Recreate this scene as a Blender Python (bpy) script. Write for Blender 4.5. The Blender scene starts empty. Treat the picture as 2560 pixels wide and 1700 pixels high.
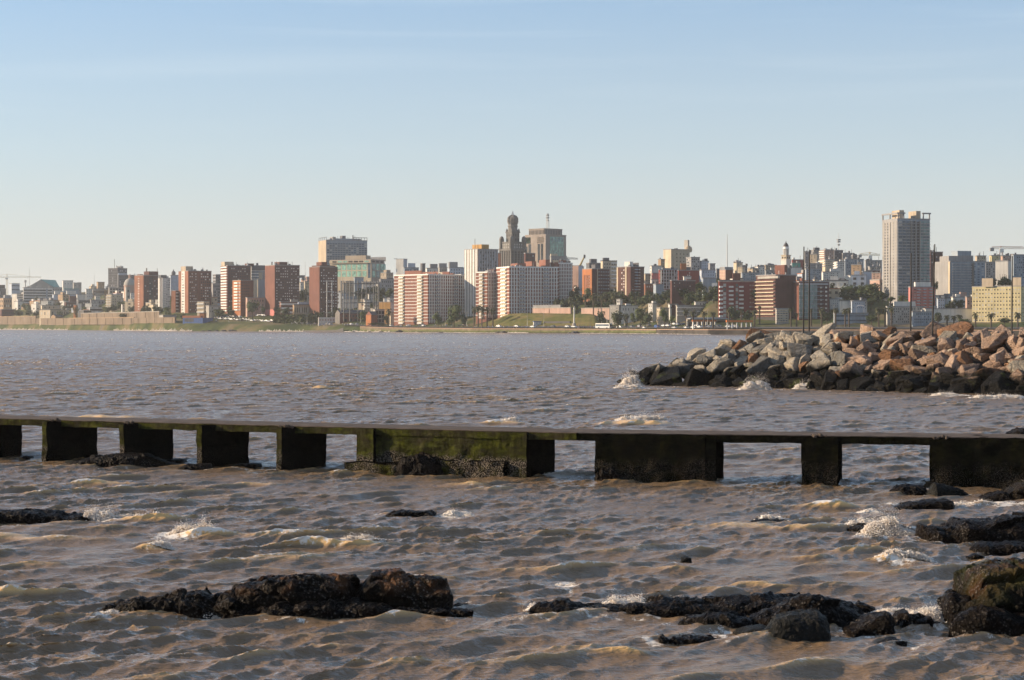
import bpy, bmesh, math, random
import numpy as np
from mathutils import Vector, Matrix
R = math.radians
sc = bpy.context.scene
col = sc.collection
rng = np.random.default_rng(7)
random.seed(7)
F, CX, HY, CH = 5000.0, 1280.0, 813.0, 5.0       # focal length in photo pixels, centre, horizon row, eye height
SUN = Vector((-.985, .14, 0)).normalized() * math.cos(R(19)) + Vector((0, 0, math.sin(R(19))))

# ---------------------------------------------------------------- camera, world, sun
cam = bpy.data.objects.new('camera', bpy.data.cameras.new('camera'))
col.objects.link(cam)
cam.location = (0, 0, CH)
cam.rotation_euler = (R(90), 0, 0)
cam.data.sensor_width = 36.0
cam.data.lens = 36.0 * F / 2560.0
cam.data.shift_y = -(850.0 - HY) / 2560.0
cam.data.clip_start = .5
cam.data.clip_end = 60000
sc.camera = cam
w = bpy.data.worlds.new('World')
sc.world = w
w.use_nodes = True
nt = w.node_tree
bg = nt.nodes['Background']
sky = nt.nodes.new('ShaderNodeTexSky')
sky.sky_type = 'NISHITA'
sky.sun_disc = False
sky.sun_elevation = R(19)
sky.sun_rotation = R(90 - math.degrees(math.atan2(SUN.y, SUN.x)))
sky.altitude = 0
sky.air_density, sky.dust_density, sky.ozone_density = .95, .2, 5.5
tc = nt.nodes.new('ShaderNodeTexCoord')
mp = nt.nodes.new('ShaderNodeMapping')
mp.inputs['Scale'].default_value = (3.0, 3.0, 52.0)
mp.inputs['Rotation'].default_value = (0, R(1.2), 0)
nz = nt.nodes.new('ShaderNodeTexNoise')
nz.inputs['Scale'].default_value = 1.3
nz.inputs['Detail'].default_value = 5
nz.inputs['Distortion'].default_value = .6
rp = nt.nodes.new('ShaderNodeValToRGB')
rp.color_ramp.elements[0].position = .5
rp.color_ramp.elements[1].position = .8
sep = nt.nodes.new('ShaderNodeSeparateXYZ')
mr = nt.nodes.new('ShaderNodeMapRange')           # thin cirrus only well above the horizon
mr.inputs['From Min'].default_value = .07
mr.inputs['From Max'].default_value = .14
mr.inputs['To Max'].default_value = .13
ml = nt.nodes.new('ShaderNodeMath')
ml.operation = 'MULTIPLY'
mx = nt.nodes.new('ShaderNodeMix')
mx.data_type = 'RGBA'
mx.inputs['B'].default_value = (7.6, 7.9, 8.2, 1)
L = nt.links.new
L(tc.outputs['Generated'], mp.inputs['Vector'])
L(mp.outputs['Vector'], nz.inputs['Vector'])
L(nz.outputs['Fac'], rp.inputs['Fac'])
L(tc.outputs['Generated'], sep.inputs[0])
L(sep.outputs['Z'], mr.inputs['Value'])
L(rp.outputs['Color'], ml.inputs[0])
L(mr.outputs['Result'], ml.inputs[1])
L(ml.outputs[0], mx.inputs['Factor'])
L(sky.outputs[0], mx.inputs['A'])
wb = nt.nodes.new('ShaderNodeMix')                # white balance of the sky light
wb.data_type = 'RGBA'
wb.blend_type = 'MULTIPLY'
wb.inputs['Factor'].default_value = 1
wb.inputs['B'].default_value = (.97, 1.02, .965, 1)
L(mx.outputs['Result'], wb.inputs['A'])
lo = nt.nodes.new('ShaderNodeValToRGB')          # dusty whitening of the sky low over the river
for k, (p_, c_) in enumerate([(0, .92), (.045, .76), (.085, .55), (.16, .32), (.34, .36), (1, .25)]):
    e_ = lo.color_ramp.elements[k] if k < 2 else lo.color_ramp.elements.new(p_)
    e_.position = p_
    e_.color = (c_, c_, c_, 1)
hzm = nt.nodes.new('ShaderNodeMix')
hzm.data_type = 'RGBA'
hzm.inputs['B'].default_value = (4.1, 3.97, 3.78, 1)
hi = nt.nodes.new('ShaderNodeMix')               # higher up the veil is pale blue rather than cream
hi.data_type = 'RGBA'
hi.inputs['A'].default_value = (4.1, 3.97, 3.78, 1)
hi.inputs['B'].default_value = (3.25, 3.9, 4.7, 1)
mr2 = nt.nodes.new('ShaderNodeMapRange')
mr2.inputs['From Min'].default_value = .13
mr2.inputs['From Max'].default_value = .30
L(sep.outputs['Z'], mr2.inputs['Value'])
L(mr2.outputs['Result'], hi.inputs['Factor'])
L(hi.outputs['Result'], hzm.inputs['B'])
L(sep.outputs['Z'], lo.inputs['Fac'])
L(lo.outputs['Color'], hzm.inputs['Factor'])
L(wb.outputs['Result'], hzm.inputs['A'])
L(hzm.outputs['Result'], bg.inputs['Color'])
bg.inputs['Strength'].default_value = .105
sun = bpy.data.lights.new('sun', 'SUN')
sun.energy = 5.0
sun.angle = R(.5)
sun.color = (1.0, .80, .57)
so = bpy.data.objects.new('sun', sun)
so.rotation_euler = SUN.to_track_quat('Z', 'Y').to_euler()
so.location = (-200, 50, 200)
col.objects.link(so)
sc.view_settings.view_transform = 'Standard'
sc.view_settings.look = 'None'
sc.view_settings.exposure = .75
sc.view_settings.gamma = 1
sc.cycles.max_bounces = 6
sc.cycles.use_adaptive_sampling = True
sc.cycles.adaptive_threshold = .02
sc.cycles.volume_bounces = 0

# ---------------------------------------------------------------- helpers
def tag(o, label=None, cat=None, group=None, kind=None):
    if label: o['label'] = label
    if cat: o['category'] = cat
    if group: o['group'] = group
    if kind or cat: o['kind'] = kind or 'thing'
    return o

def link(name, me, mats=(), parent=None):
    o = bpy.data.objects.new(name, me)
    col.objects.link(o)
    for m in mats:
        if m is not None and m.name not in me.materials: me.materials.append(m)
    if parent: o.parent = parent
    return o

def empty(name, loc, rz=0):
    o = bpy.data.objects.new(name, None)
    o.empty_display_size = .5
    col.objects.link(o)
    o.location = loc
    o.rotation_euler = (0, 0, rz)
    return o

def mesh(name, V, faces, smooth=False, midx=None):
    """V: n x 3 array; faces: n x k array or list of such arrays"""
    me = bpy.data.meshes.new(name)
    V = np.asarray(V, dtype=np.float32)
    if not isinstance(faces, list): faces = [faces]
    faces = [np.asarray(f, dtype=np.int32) for f in faces if len(f)]
    me.vertices.add(len(V))
    me.vertices.foreach_set('co', V.ravel())
    nl = sum(f.size for f in faces)
    nf = sum(len(f) for f in faces)
    me.loops.add(nl)
    me.polygons.add(nf)
    me.loops.foreach_set('vertex_index', np.concatenate([f.ravel() for f in faces]))
    tot = np.concatenate([np.full(len(f), f.shape[1], np.int32) for f in faces])
    st = np.concatenate([[0], np.cumsum(tot)[:-1]]).astype(np.int32)
    me.polygons.foreach_set('loop_start', st)
    try: me.polygons.foreach_set('loop_total', tot)
    except Exception: pass
    me.polygons.foreach_set('use_smooth', np.full(nf, smooth))
    if midx is not None: me.polygons.foreach_set('material_index', np.asarray(midx, np.int32))
    me.update(calc_edges=True)
    me.validate()
    return me

_perm = np.random.default_rng(3).permutation(512)
_grad = np.random.default_rng(4).normal(size=(512, 3))
_grad /= np.linalg.norm(_grad, axis=1)[:, None]
def noise3(P):
    P = np.asarray(P, float)
    I = np.floor(P).astype(int)
    f = P - I
    u = f * f * f * (f * (f * 6 - 15) + 10)
    def g(dx, dy, dz):
        h = _perm[(_perm[(_perm[(I[:, 0] + dx) & 511] + I[:, 1] + dy) & 511] + I[:, 2] + dz) & 511]
        return (_grad[h] * (f - (dx, dy, dz))).sum(1)
    def mixl(a, b, t): return a + (b - a) * t
    x00 = mixl(g(0, 0, 0), g(1, 0, 0), u[:, 0]); x10 = mixl(g(0, 1, 0), g(1, 1, 0), u[:, 0])
    x01 = mixl(g(0, 0, 1), g(1, 0, 1), u[:, 0]); x11 = mixl(g(0, 1, 1), g(1, 1, 1), u[:, 0])
    return mixl(mixl(x00, x10, u[:, 1]), mixl(x01, x11, u[:, 1]), u[:, 2]) * 1.6
def fbm(P, oct=4, ridged=False, gain=.5):
    P = np.asarray(P, float)
    s, a, t = 0, 1, 0
    for i in range(oct):
        n = noise3(P * 2 ** i + 17.3 * i)
        if ridged: n = 1 - 2 * np.abs(n)
        s = s + a * n; t += a; a *= gain
    return s / t

def ico(level):
    bm = bmesh.new()
    bmesh.ops.create_icosphere(bm, subdivisions=level, radius=1)
    V = np.array([v.co[:] for v in bm.verts]); Fc = np.array([[v.index for v in f.verts] for f in bm.faces])
    bm.free()
    return V, Fc
ICO = {k: ico(k) for k in (1, 2, 4, 5, 6)}

def boxes_mesh(name, bx, midx=None):
    """bx: list of (x0,y0,z0,x1,y1,z1)"""
    B = np.asarray(bx, float).reshape(-1, 6)
    c = np.array([[0,0,0],[1,0,0],[1,1,0],[0,1,0],[0,0,1],[1,0,1],[1,1,1],[0,1,1]], float)
    V = (B[:, None, :3] + (B[:, None, 3:] - B[:, None, :3]) * c[None]).reshape(-1, 3)
    q = np.array([[0,3,2,1],[4,5,6,7],[0,1,5,4],[1,2,6,5],[2,3,7,6],[3,0,4,7]])
    Fc = (q[None] + 8 * np.arange(len(B))[:, None, None]).reshape(-1, 4)
    return mesh(name, V, Fc, midx=None if midx is None else np.repeat(midx, 6))

def tube(pts, rad, n=6, cap=True):
    """swept tube: returns V, quads, tris-free caps as quads list"""
    pts = [Vector(p) for p in pts]
    if np.isscalar(rad): rad = [rad] * len(pts)
    V, Q = [], []
    for i, p in enumerate(pts):
        d = (pts[min(i + 1, len(pts) - 1)] - pts[max(i - 1, 0)]).normalized()
        q = d.to_track_quat('Z', 'Y')
        for k in range(n):
            a = 2 * math.pi * k / n
            V.append(p + q @ Vector((math.cos(a) * rad[i], math.sin(a) * rad[i], 0)))
    for i in range(len(pts) - 1):
        for k in range(n):
            a, b = i * n + k, i * n + (k + 1) % n
            Q.append((a, b, b + n, a + n))
    return np.array([v[:] for v in V]), np.array(Q)

def join(parts):
    V, Fs, o = [], [], 0
    for v, f in parts:
        V.append(v); Fs.append(np.asarray(f) + o); o += len(v)
    q = [f for f in Fs if f.shape[1] == 4]; t = [f for f in Fs if f.shape[1] == 3]
    out = []
    if q: out.append(np.concatenate(q))
    if t: out.append(np.concatenate(t))
    return np.concatenate(V), out

def lathe(prof, n=16):
    """prof: list of (r, z) bottom to top"""
    V = [(r * math.cos(2 * math.pi * k / n), r * math.sin(2 * math.pi * k / n), z) for r, z in prof for k in range(n)]
    Q = [(i * n + k, i * n + (k + 1) % n, (i + 1) * n + (k + 1) % n, (i + 1) * n + k) for i in range(len(prof) - 1) for k in range(n)]
    return np.array(V, float), np.array(Q)

def at(px, py, Y): return Vector(((px - CX) * Y / F, Y, CH - (py - HY) * Y / F))
def wl(py): return F * CH / (py - HY)              # distance of the water seen at this row

# ---------------------------------------------------------------- materials
class NT:
    def __init__(s, name):
        s.m = bpy.data.materials.new(name); s.m.use_nodes = True
        s.t = s.m.node_tree; s.b = s.t.nodes['Principled BSDF']; s.geo = s.n('ShaderNodeNewGeometry')
    def n(s, typ, **kw):
        x = s.t.nodes.new(typ)
        for k, v in kw.items(): setattr(x, k, v)
        return x
    def l(s, a, b): s.t.links.new(a, b)
    def pos(s, sx, sy=None, sz=None, obj=False):
        m = s.n('ShaderNodeMapping'); m.inputs['Scale'].default_value = (sx, sy or sx, sz or sx)
        if obj: s.l(s.n('ShaderNodeTexCoord').outputs['Object'], m.inputs[0])
        else: s.l(s.geo.outputs['Position'], m.inputs[0])
        return m.outputs[0]
    def noise(s, vec, scale=1, detail=4, rough=.55, dist=0):
        x = s.n('ShaderNodeTexNoise'); x.inputs['Scale'].default_value = scale; x.inputs['Detail'].default_value = detail
        x.inputs['Roughness'].default_value = rough; x.inputs['Distortion'].default_value = dist
        s.l(vec, x.inputs['Vector']); return x.outputs['Fac']
    def voro(s, vec, scale=1, feature='F1', out='Distance'):
        x = s.n('ShaderNodeTexVoronoi'); x.feature = feature; x.inputs['Scale'].default_value = scale
        s.l(vec, x.inputs['Vector']); return x.outputs[out]
    def ramp(s, fac, stops):
        x = s.n('ShaderNodeValToRGB'); e = x.color_ramp.elements
        while len(e) < len(stops): e.new(.5)
        for k, (p, c) in enumerate(stops):
            e[k].position = p; e[k].color = (c, c, c, 1) if np.isscalar(c) else (*c, 1)
        s.l(fac, x.inputs[0]); return x.outputs[0]
    def math(s, op, a, b=None, clamp=False):
        x = s.n('ShaderNodeMath', operation=op, use_clamp=clamp)
        for i, v in enumerate((a, b)):
            if v is None: continue
            if np.isscalar(v): x.inputs[i].default_value = v
            else: s.l(v, x.inputs[i])
        return x.outputs[0]
    def mix(s, fac, a, b, blend='MIX'):
        x = s.n('ShaderNodeMix', data_type='RGBA', blend_type=blend)
        for nm, v in (('Factor', fac), ('A', a), ('B', b)):
            i = x.inputs[nm] if nm == 'Factor' else x.inputs[nm]
            if isinstance(v, tuple): i.default_value = (*v, 1)
            elif np.isscalar(v): i.default_value = v
            else: s.l(v, i)
        return x.outputs['Result']
    def maprange(s, v, a, b, c=0, d=1):
        x = s.n('ShaderNodeMapRange'); s.l(v, x.inputs['Value'])
        for k, q in zip(('From Min', 'From Max', 'To Min', 'To Max'), (a, b, c, d)): x.inputs[k].default_value = q
        return x.outputs[0]
    def bump(s, h, strength=.5, dist=.1):
        x = s.n('ShaderNodeBump'); x.inputs['Strength'].default_value = strength; x.inputs['Distance'].default_value = dist
        s.l(h, x.inputs['Height']); s.l(x.outputs[0], s.b.inputs['Normal']); return x
    def set(s, color=None, rough=None, spec=None, **kw):
        for nm, v in (('Base Color', color), ('Roughness', rough), ('Specular IOR Level', spec), *kw.items()):
            if v is None: continue
            i = s.b.inputs[nm]
            if isinstance(v, tuple): i.default_value = (*v, 1) if len(v) == 3 else v
            elif np.isscalar(v): i.default_value = v
            else: s.l(v, i)
        return s.m

MATS = {}
def wallmat(name, c, var=.28, rough=.85, scale=.12, streak=True):
    """rendered or brick wall: uneven tone, weather streaks down the face"""
    if name in MATS: return MATS[name]
    t = NT(name)
    n1 = t.noise(t.pos(scale), 1, 5, .6)
    f = t.ramp(n1, [(.25, 1 - var), (.75, 1 + var * .5)])
    cc = t.mix(1.0, c, f, 'MULTIPLY')
    if streak:
        n2 = t.noise(t.pos(.9, .9, .05), 1, 3, .6)
        cc = t.mix(1.0, cc, t.ramp(n2, [(.3, .78), (.62, 1.06)]), 'MULTIPLY')
    MATS[name] = t.set(cc, rough, .25)
    return MATS[name]
def plain(name, c, rough=.7, metal=0, spec=.4):
    if name in MATS: return MATS[name]
    t = NT(name)
    n1 = t.noise(t.pos(.7), 1, 4)
    MATS[name] = t.set(t.mix(1.0, c, t.ramp(n1, [(.3, .85), (.7, 1.08)]), 'MULTIPLY'), rough, spec, Metallic=metal)
    return MATS[name]
# froth and spray
t = NT('foam')
t.set(t.ramp(t.noise(t.pos(3), 1, 3), [(.3, (.62, .53, .44)), (.7, (.82, .77, .71))]), .75, .3)
t.b.inputs['Subsurface Weight'].default_value = 0
FOAM = t.m
# ---------------------------------------------------------------- water: one sheet of real waves, finer towards the shore we stand on
def ocean(N, Lm, lp, hs, lmin, lmax, wd, seed, spread=3, chop=1.0):
    g = np.random.default_rng(seed)
    k1 = np.fft.fftfreq(N, Lm / N) * 2 * np.pi
    kx, ky = np.meshgrid(k1, k1, indexing='ij')
    k = np.hypot(kx, ky); k[0, 0] = 1e-6
    kp = 2 * np.pi / lp
    S = np.exp(-1.25 * (kp / k) ** 2) / k ** 3.6
    d = (kx * math.cos(wd) + ky * math.sin(wd)) / k
    S *= np.where(d > 0, d ** spread, .15 * np.abs(d) ** spread)
    S[(k > 2 * np.pi / lmin) | (k < 2 * np.pi / lmax)] = 0
    A = np.sqrt(S) * (g.normal(size=k.shape) + 1j * g.normal(size=k.shape))
    h = np.fft.ifft2(A).real
    sgm = h.std()
    A *= hs / 4 / sgm
    h = np.fft.ifft2(A).real
    dx = np.fft.ifft2(1j * kx / k * A).real * chop
    dy = np.fft.ifft2(1j * ky / k * A).real * chop
    jx = np.fft.ifft2(-kx * kx / k * A).real * chop
    jy = np.fft.ifft2(-ky * ky / k * A).real * chop
    jxy = np.fft.ifft2(-kx * ky / k * A).real * chop
    J = (1 + jx) * (1 + jy) - jxy ** 2
    return np.stack([h, dx, dy, J], -1), Lm, N
def samp(tile, x, y, rot=0):
    T, Lm, N = tile
    c, s_ = math.cos(rot), math.sin(rot)
    u = ((x * c + y * s_) / Lm * N) % N
    v = ((-x * s_ + y * c) / Lm * N) % N
    i, j = np.floor(u).astype(int), np.floor(v).astype(int)
    a, b = (u - i)[:, None], (v - j)[:, None]
    i %= N; j %= N; i1, j1 = (i + 1) % N, (j + 1) % N
    r = T[i, j] * (1 - a) * (1 - b) + T[i1, j] * a * (1 - b) + T[i, j1] * (1 - a) * b + T[i1, j1] * a * b
    return r[:, 0], r[:, 1] * c - r[:, 2] * s_, r[:, 1] * s_ + r[:, 2] * c, r[:, 3]
WD = R(-72)                                          # waves run towards the shore we stand on, slightly to the right
OA = ocean(1024, 151.0, 2.8, .232, .8, 12, WD, 11, 9, 1.45)
OB = ocean(1024, 47.0, 1.0, .084, .2, 2.0, WD + .22, 12, 7, 1.35)
OC = ocean(1024, 17.0, .40, .023, .08, .8, WD - .22, 13, 6, 1.3)
NR, NCW = 3000, 960
Yr = np.exp(np.linspace(math.log(19), math.log(3400), NR))
nin = NCW - 200                                      # columns of the stretch we look along; the rest widens the sheet to both sides
tin = np.linspace(-1, 1, nin) * .29
eo = np.linspace(0, 1, 101)[1:] ** 1.5
X = np.concatenate([-(.29 * Yr[:, None] + eo[::-1][None] * (16 + .06 * Yr[:, None])), Yr[:, None] * tin[None], .29 * Yr[:, None] + eo[None] * (16 + .06 * Yr[:, None])], 1).ravel()
Y = np.repeat(Yr, NCW)
fade = lambda a, b: np.clip((b - Y) / (b - a), 0, 1)
hA, ax, ay, JA = samp(OA, X, Y)
hA2, ax2, ay2, JA2 = samp(OA, X + 31.7, Y - 11, .37)
hB, bx, by, JB = samp(OB, X, Y, .2)
hC, cx_, cy_, JC = samp(OC, X, Y, -.15)
wB, wC = fade(350, 1500), fade(50, 150)
gust = .85 + .35 * fbm(np.stack([X / 37, Y / 60, 0 * X], 1), 2)
ga = .72 * gust
patch = np.clip(.92 + 1.1 * fbm(np.stack([X / 6.5, Y / 9, 0 * X + 4], 1), 2), .3, 1.6)   # cat's-paws: smoother and rougher patches
wB, wC = wB * patch, wC * patch
Z = (hA + hA2 * .8) * ga + hB * wB * gust * 1.1 + hC * wC
DX = (ax + ax2 * .8) * ga + bx * wB * gust + cx_ * wC
DY = (ay + ay2 * .8) * ga + by * wB * gust + cy_ * wC
# single steeper waves, about to break (left end, right end, row of the foot, height, half width, lean)
HUMPS = [(690, 960, 1366, .30, .34), (255, 430, 1302, .30, .32), (425, 560, 1342, .30, .34), (-60, 180, 1348, .24, .45), (-80, 130, 1490, .26, .34), (340, 430, 1376, .16, .25), (1760, 2140, 1322, .22, .40), (1990, 2160, 1270, .2, .35), (2170, 2330, 1404, .2, .32),
         (1960, 2080, 1395, .2, .3), (1500, 1690, 1062, .34, .8), (1200, 1320, 1060, .28, .6), (170, 350, 1046, .3, .8), (760, 830, 972, .35, 1.0), (560, 700, 1215, .14, .4), (150, 330, 1212, .2, .5), (1100, 1260, 1215, .16, .4), (1380, 1500, 1330, .12, .3), (620, 760, 1425, .14, .25), (1600, 1750, 1425, .13, .25), (2100, 2250, 1435, .15, .25), (300, 420, 1575, .12, .2), (1500, 1640, 1640, .12, .18), (760, 900, 1620, .10, .18), (130, 260, 1650, .1, .18), (1820, 1990, 1470, .12, .22)]
hump = np.zeros_like(Z)
for hx0, hx1, hyb, hh, hw_ in HUMPS:
    Yh = wl(hyb); a0, a1 = (hx0 - CX) * Yh / F, (hx1 - CX) * Yh / F
    xc, lx = (a0 + a1) / 2, (a1 - a0) / 2
    m = np.where((np.abs(X - xc) < lx * 1.7) & (np.abs(Y - Yh) < hw_ * 6))[0]
    e = np.exp(-np.abs((X[m] - xc) / lx) ** 2.4) * (.75 + .5 * noise3(np.stack([X[m] * 1.3 + hyb, Y[m] * .3, 0 * X[m]], 1)))
    v_ = (Y[m] - Yh - .25 * (X[m] - xc) * .3 + .12 * np.sin((X[m] - xc) * 2.2)) / hw_
    prof_ = np.where(v_ < 0, np.exp(-(v_ * 1.5) ** 2), np.exp(-(v_ * .75) ** 2))
    hump[m] = np.maximum(hump[m], hh * .85 * e * prof_)
Z = Z + hump
DY = DY - hump * .55
def wave_z(x, y):
    x, y = np.atleast_1d(np.asarray(x, float)), np.atleast_1d(np.asarray(y, float))
    return (samp(OA, x, y)[0] + samp(OA, x + 31.7, y - 11, .37)[0] * .8) * .72 + samp(OB, x, y, .2)[0]
V = np.stack([X + DX, Y + DY, Z], 1)
i = np.arange(NR - 1)[:, None] * NCW + np.arange(NCW - 1)[None]
i = i.ravel()
me = mesh('water', V, np.stack([i, i + 1, i + NCW + 1, i + NCW], 1), True)
crest = np.clip((.72 - (JA + (JA2 - 1) * .8)) / .3, 0, 1) * np.clip((Z - .08) / .12, 0, 1) + .6 * np.clip((.25 - JB) / .3, 0, 1) * wB * np.clip(Z / .15, 0, 1)
at_ = me.attributes.new('foam', 'FLOAT', 'POINT')
at_.data.foreach_set('value', np.clip(crest, 0, 1).astype(np.float32))
at_ = me.attributes.new('lift', 'FLOAT', 'POINT')
at_.data.foreach_set('value', (Z + hump * .5).astype(np.float32))
at_ = me.attributes.new('calm', 'FLOAT', 'POINT')   # how much of the short chop the sheet itself still carries here
at_.data.foreach_set('value', np.clip(wB * .55 + wC * .45, 0, 1).astype(np.float32))
t = NT('river_water')
fo = t.n('ShaderNodeAttribute', attribute_name='foam').outputs['Fac']
li = t.n('ShaderNodeAttribute', attribute_name='lift').outputs['Fac']
ca = t.n('ShaderNodeAttribute', attribute_name='calm').outputs['Fac']
big = t.noise(t.pos(.045, .02, 1), 1, 3, .5)
mud = t.mix(big, (.170, .105, .056), (.228, .150, .082))
mud = t.mix(t.maprange(li, .045, .19, 0, 1), mud, (.67, .41, .155))      # sun shining through the crests, painted as golden base colour
fn = t.noise(t.pos(9, 7, 9), 1, 5, .72, .8)
fn2 = t.voro(t.pos(5, 3.4, 5), 1)
fnn = t.math('ADD', fn, t.math('MULTIPLY', fn2, .35))
ff = t.maprange(t.math('ADD', t.math('MULTIPLY', fo, .62), t.math('MULTIPLY', fnn, -1)), -.42, -.22)
ff = t.math('MULTIPLY', ff, t.maprange(fo, .03, .15), True)
t.set(t.mix(ff, mud, (.76, .69, .60)), t.math('ADD', t.maprange(ca, 0, 1, .30, .07), t.math('MULTIPLY', ff, .4)), .95, IOR=1.33)
def ridge(v): return t.math('SUBTRACT', 1, t.math('ABSOLUTE', t.math('MULTIPLY', t.math('SUBTRACT', v, .5), 3.2)))
r1 = ridge(t.noise(t.pos(1.5, 4.6, 2), 1, 3, .6, .5))
r2 = ridge(t.noise(t.pos(4.2, 12, 5), 1, 3, .6, .4))
r3 = t.noise(t.pos(14, 34, 14), 1, 2, .5)
rip = t.math('ADD', t.math('ADD', t.math('MULTIPLY', r1, 1.0), t.math('MULTIPLY', r2, .42)), t.math('MULTIPLY', r3, .10))
t.bump(rip, .68, .045)
me.materials.append(t.m)
water = link('water', me)
tag(water, 'choppy brown river water with blue sky glints and small whitecaps', 'water', kind='structure')
del X, Y, Z, V, hump, hA, hA2, hB, hC, DX, DY, i
# ---------------------------------------------------------------- old concrete jetty
def concrete(name, grn):
    t = NT(name)
    z = t.n('ShaderNodeSeparateXYZ'); t.l(t.geo.outputs['Position'], z.inputs[0]); z = z.outputs['Z']
    n0 = t.noise(t.pos(1.3), 1, 5, .65)
    n1 = t.noise(t.pos(2.2, 2.2, 5), 1, 6, .7)
    n2 = t.noise(t.pos(6, 6, 1.2), 1, 4, .7)
    moss = t.ramp(n1, [(.30, (.017, .014, .010)), (.45, (.030, .030, .009)), (.62, (.066, .070, .013)), (.80, (.115, .088, .05))])
    moss = t.mix(t.math('MULTIPLY', t.maprange(n0, .42, .62), .75), moss, (.035, .028, .02))
    moss = t.mix(1.0, moss, t.ramp(n2, [(.3, .5), (.6, 1.15)]), 'MULTIPLY')
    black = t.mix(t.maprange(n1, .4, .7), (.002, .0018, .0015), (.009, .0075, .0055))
    # moss keeps to the front faces; side faces: algae black deepened by painted shade
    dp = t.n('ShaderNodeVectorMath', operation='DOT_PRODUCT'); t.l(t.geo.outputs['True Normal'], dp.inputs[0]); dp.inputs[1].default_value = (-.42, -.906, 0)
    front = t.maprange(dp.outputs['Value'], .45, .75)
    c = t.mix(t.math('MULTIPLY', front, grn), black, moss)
    vb = t.voro(t.pos(23), 1)
    barn = t.ramp(vb, [(.10, (.36, .31, .26)), (.36, (.17, .14, .11)), (.60, (.02, .017, .014))])
    zb = t.math('ADD', z, t.math('MULTIPLY', n0, -.7))
    fb = t.maprange(zb, .40, .20)
    patch = t.maprange(t.noise(t.pos(1.1), 1, 3), .38, .55)
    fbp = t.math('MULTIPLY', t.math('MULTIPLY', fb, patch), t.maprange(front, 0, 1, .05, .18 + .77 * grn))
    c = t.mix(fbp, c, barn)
    t.set(c, .85, 0.0)
    t.bump(t.math('ADD', t.noise(t.pos(7), 1, 6, .7), t.math('MULTIPLY', t.math('MULTIPLY', vb, fb), 2.2)), .9, .05)
    return t.m
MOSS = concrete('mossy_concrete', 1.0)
ALGAE_SHADE = concrete('algae_shade_concrete', .12)  # right half: its shade painted in as darker, barely mossed concrete
t = NT('deck_planking')
t.set(t.ramp(t.noise(t.pos(2, 2, 2), 1, 5, .7), [(.3, (.035, .026, .020)), (.7, (.13, .095, .07))]), .85, .2)
t.bump(t.noise(t.pos(9), 1, 5), .5, .03)
DECK = t.m

def rough_box(u0, v0, z0, u1, v1, z1, step, amp, o, du, dv, seed=0, skew=None):
    """box in the frame (o, du, dv), divided and worn"""
    V, Q, off = [], [], 0
    def face(fn, a, b):
        nonlocal off
        na, nb = max(1, int(round(a / step))), max(1, int(round(b / step)))
        g = np.array([fn(i / na, j / nb) for i in range(na + 1) for j in range(nb + 1)])
        V.append(g)
        Q.extend([(off + i * (nb + 1) + j, off + (i + 1) * (nb + 1) + j, off + (i + 1) * (nb + 1) + j + 1, off + i * (nb + 1) + j + 1) for i in range(na) for j in range(nb)])
        off += len(g)
    du_, dv_, dz_ = u1 - u0, v1 - v0, z1 - z0
    face(lambda a, b: (u0 + a * du_, v0, z0 + b * dz_), du_, dz_)
    face(lambda a, b: (u1 - a * du_, v1, z0 + b * dz_), du_, dz_)
    face(lambda a, b: (u0, v1 - a * dv_, z0 + b * dz_), dv_, dz_)
    face(lambda a, b: (u1, v0 + a * dv_, z0 + b * dz_), dv_, dz_)
    face(lambda a, b: (u0 + a * du_, v0 + b * dv_, z1), du_, dv_)
    face(lambda a, b: (u0 + a * du_, v1 - b * dv_, z0), du_, dv_)
    P = np.concatenate(V)
    W = np.outer(P[:, 0], du) + np.outer(P[:, 1], dv) + np.array(o)
    W[:, 2] = P[:, 2]
    D = np.stack([fbm(W * 1.7 + 31 * k + seed, 4) for k in range(3)], 1)
    W += D * amp
    return W, np.array(Q)

jetty = empty('jetty', (0, 66, 0))
tag(jetty, 'long low old concrete jetty with mossy deck on cross walls, standing in the brown water', 'jetty')
ZT, TH = 1.52, .25
class Seg:
    def __init__(s, a, b):
        s.o = np.array([a[0], a[1], 0.0]); d = np.array([b[0] - a[0], b[1] - a[1], 0.0]); d /= np.linalg.norm(d)
        s.du = d; s.dv = np.array([-d[1], d[0], 0.0])
    def u(s, px, v=0):
        k = (px - CX) / F; p = s.o + s.dv * v
        return (k * p[1] - p[0]) / (s.du[0] - k * s.du[1])
    def box(s, *a, **k): return rough_box(*a, o=s.o, du=s.du, dv=s.dv, **k)
SA, SB = Seg((-19.1, 74.7), (.56, 65.4)), Seg((1.81, 64.8), (15.8, 61.7))
def jpart(name, geo, m, label=None):
    V, Q = join(geo)
    V[:, 1] -= 66
    o = link(name, mesh(name, V, Q, False), [m], jetty)
    if label: o['label'] = label
    return o
    return o
DW = 2.25
# deck slabs (front edge beam + walking surface), one per bend
ua, ub = SA.u(-900), SA.u(1440)
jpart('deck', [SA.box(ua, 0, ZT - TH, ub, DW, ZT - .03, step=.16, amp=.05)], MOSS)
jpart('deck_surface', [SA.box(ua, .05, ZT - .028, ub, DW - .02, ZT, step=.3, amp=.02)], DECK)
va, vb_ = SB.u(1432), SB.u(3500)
jpart('deck', [SB.box(va, 0, ZT - TH, vb_, DW, ZT - .03, step=.16, amp=.05, seed=5)], ALGAE_SHADE)
jpart('deck_surface', [SB.box(va, .05, ZT - .028, vb_, DW - .02, ZT, step=.3, amp=.02, seed=5)], DECK)
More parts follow.
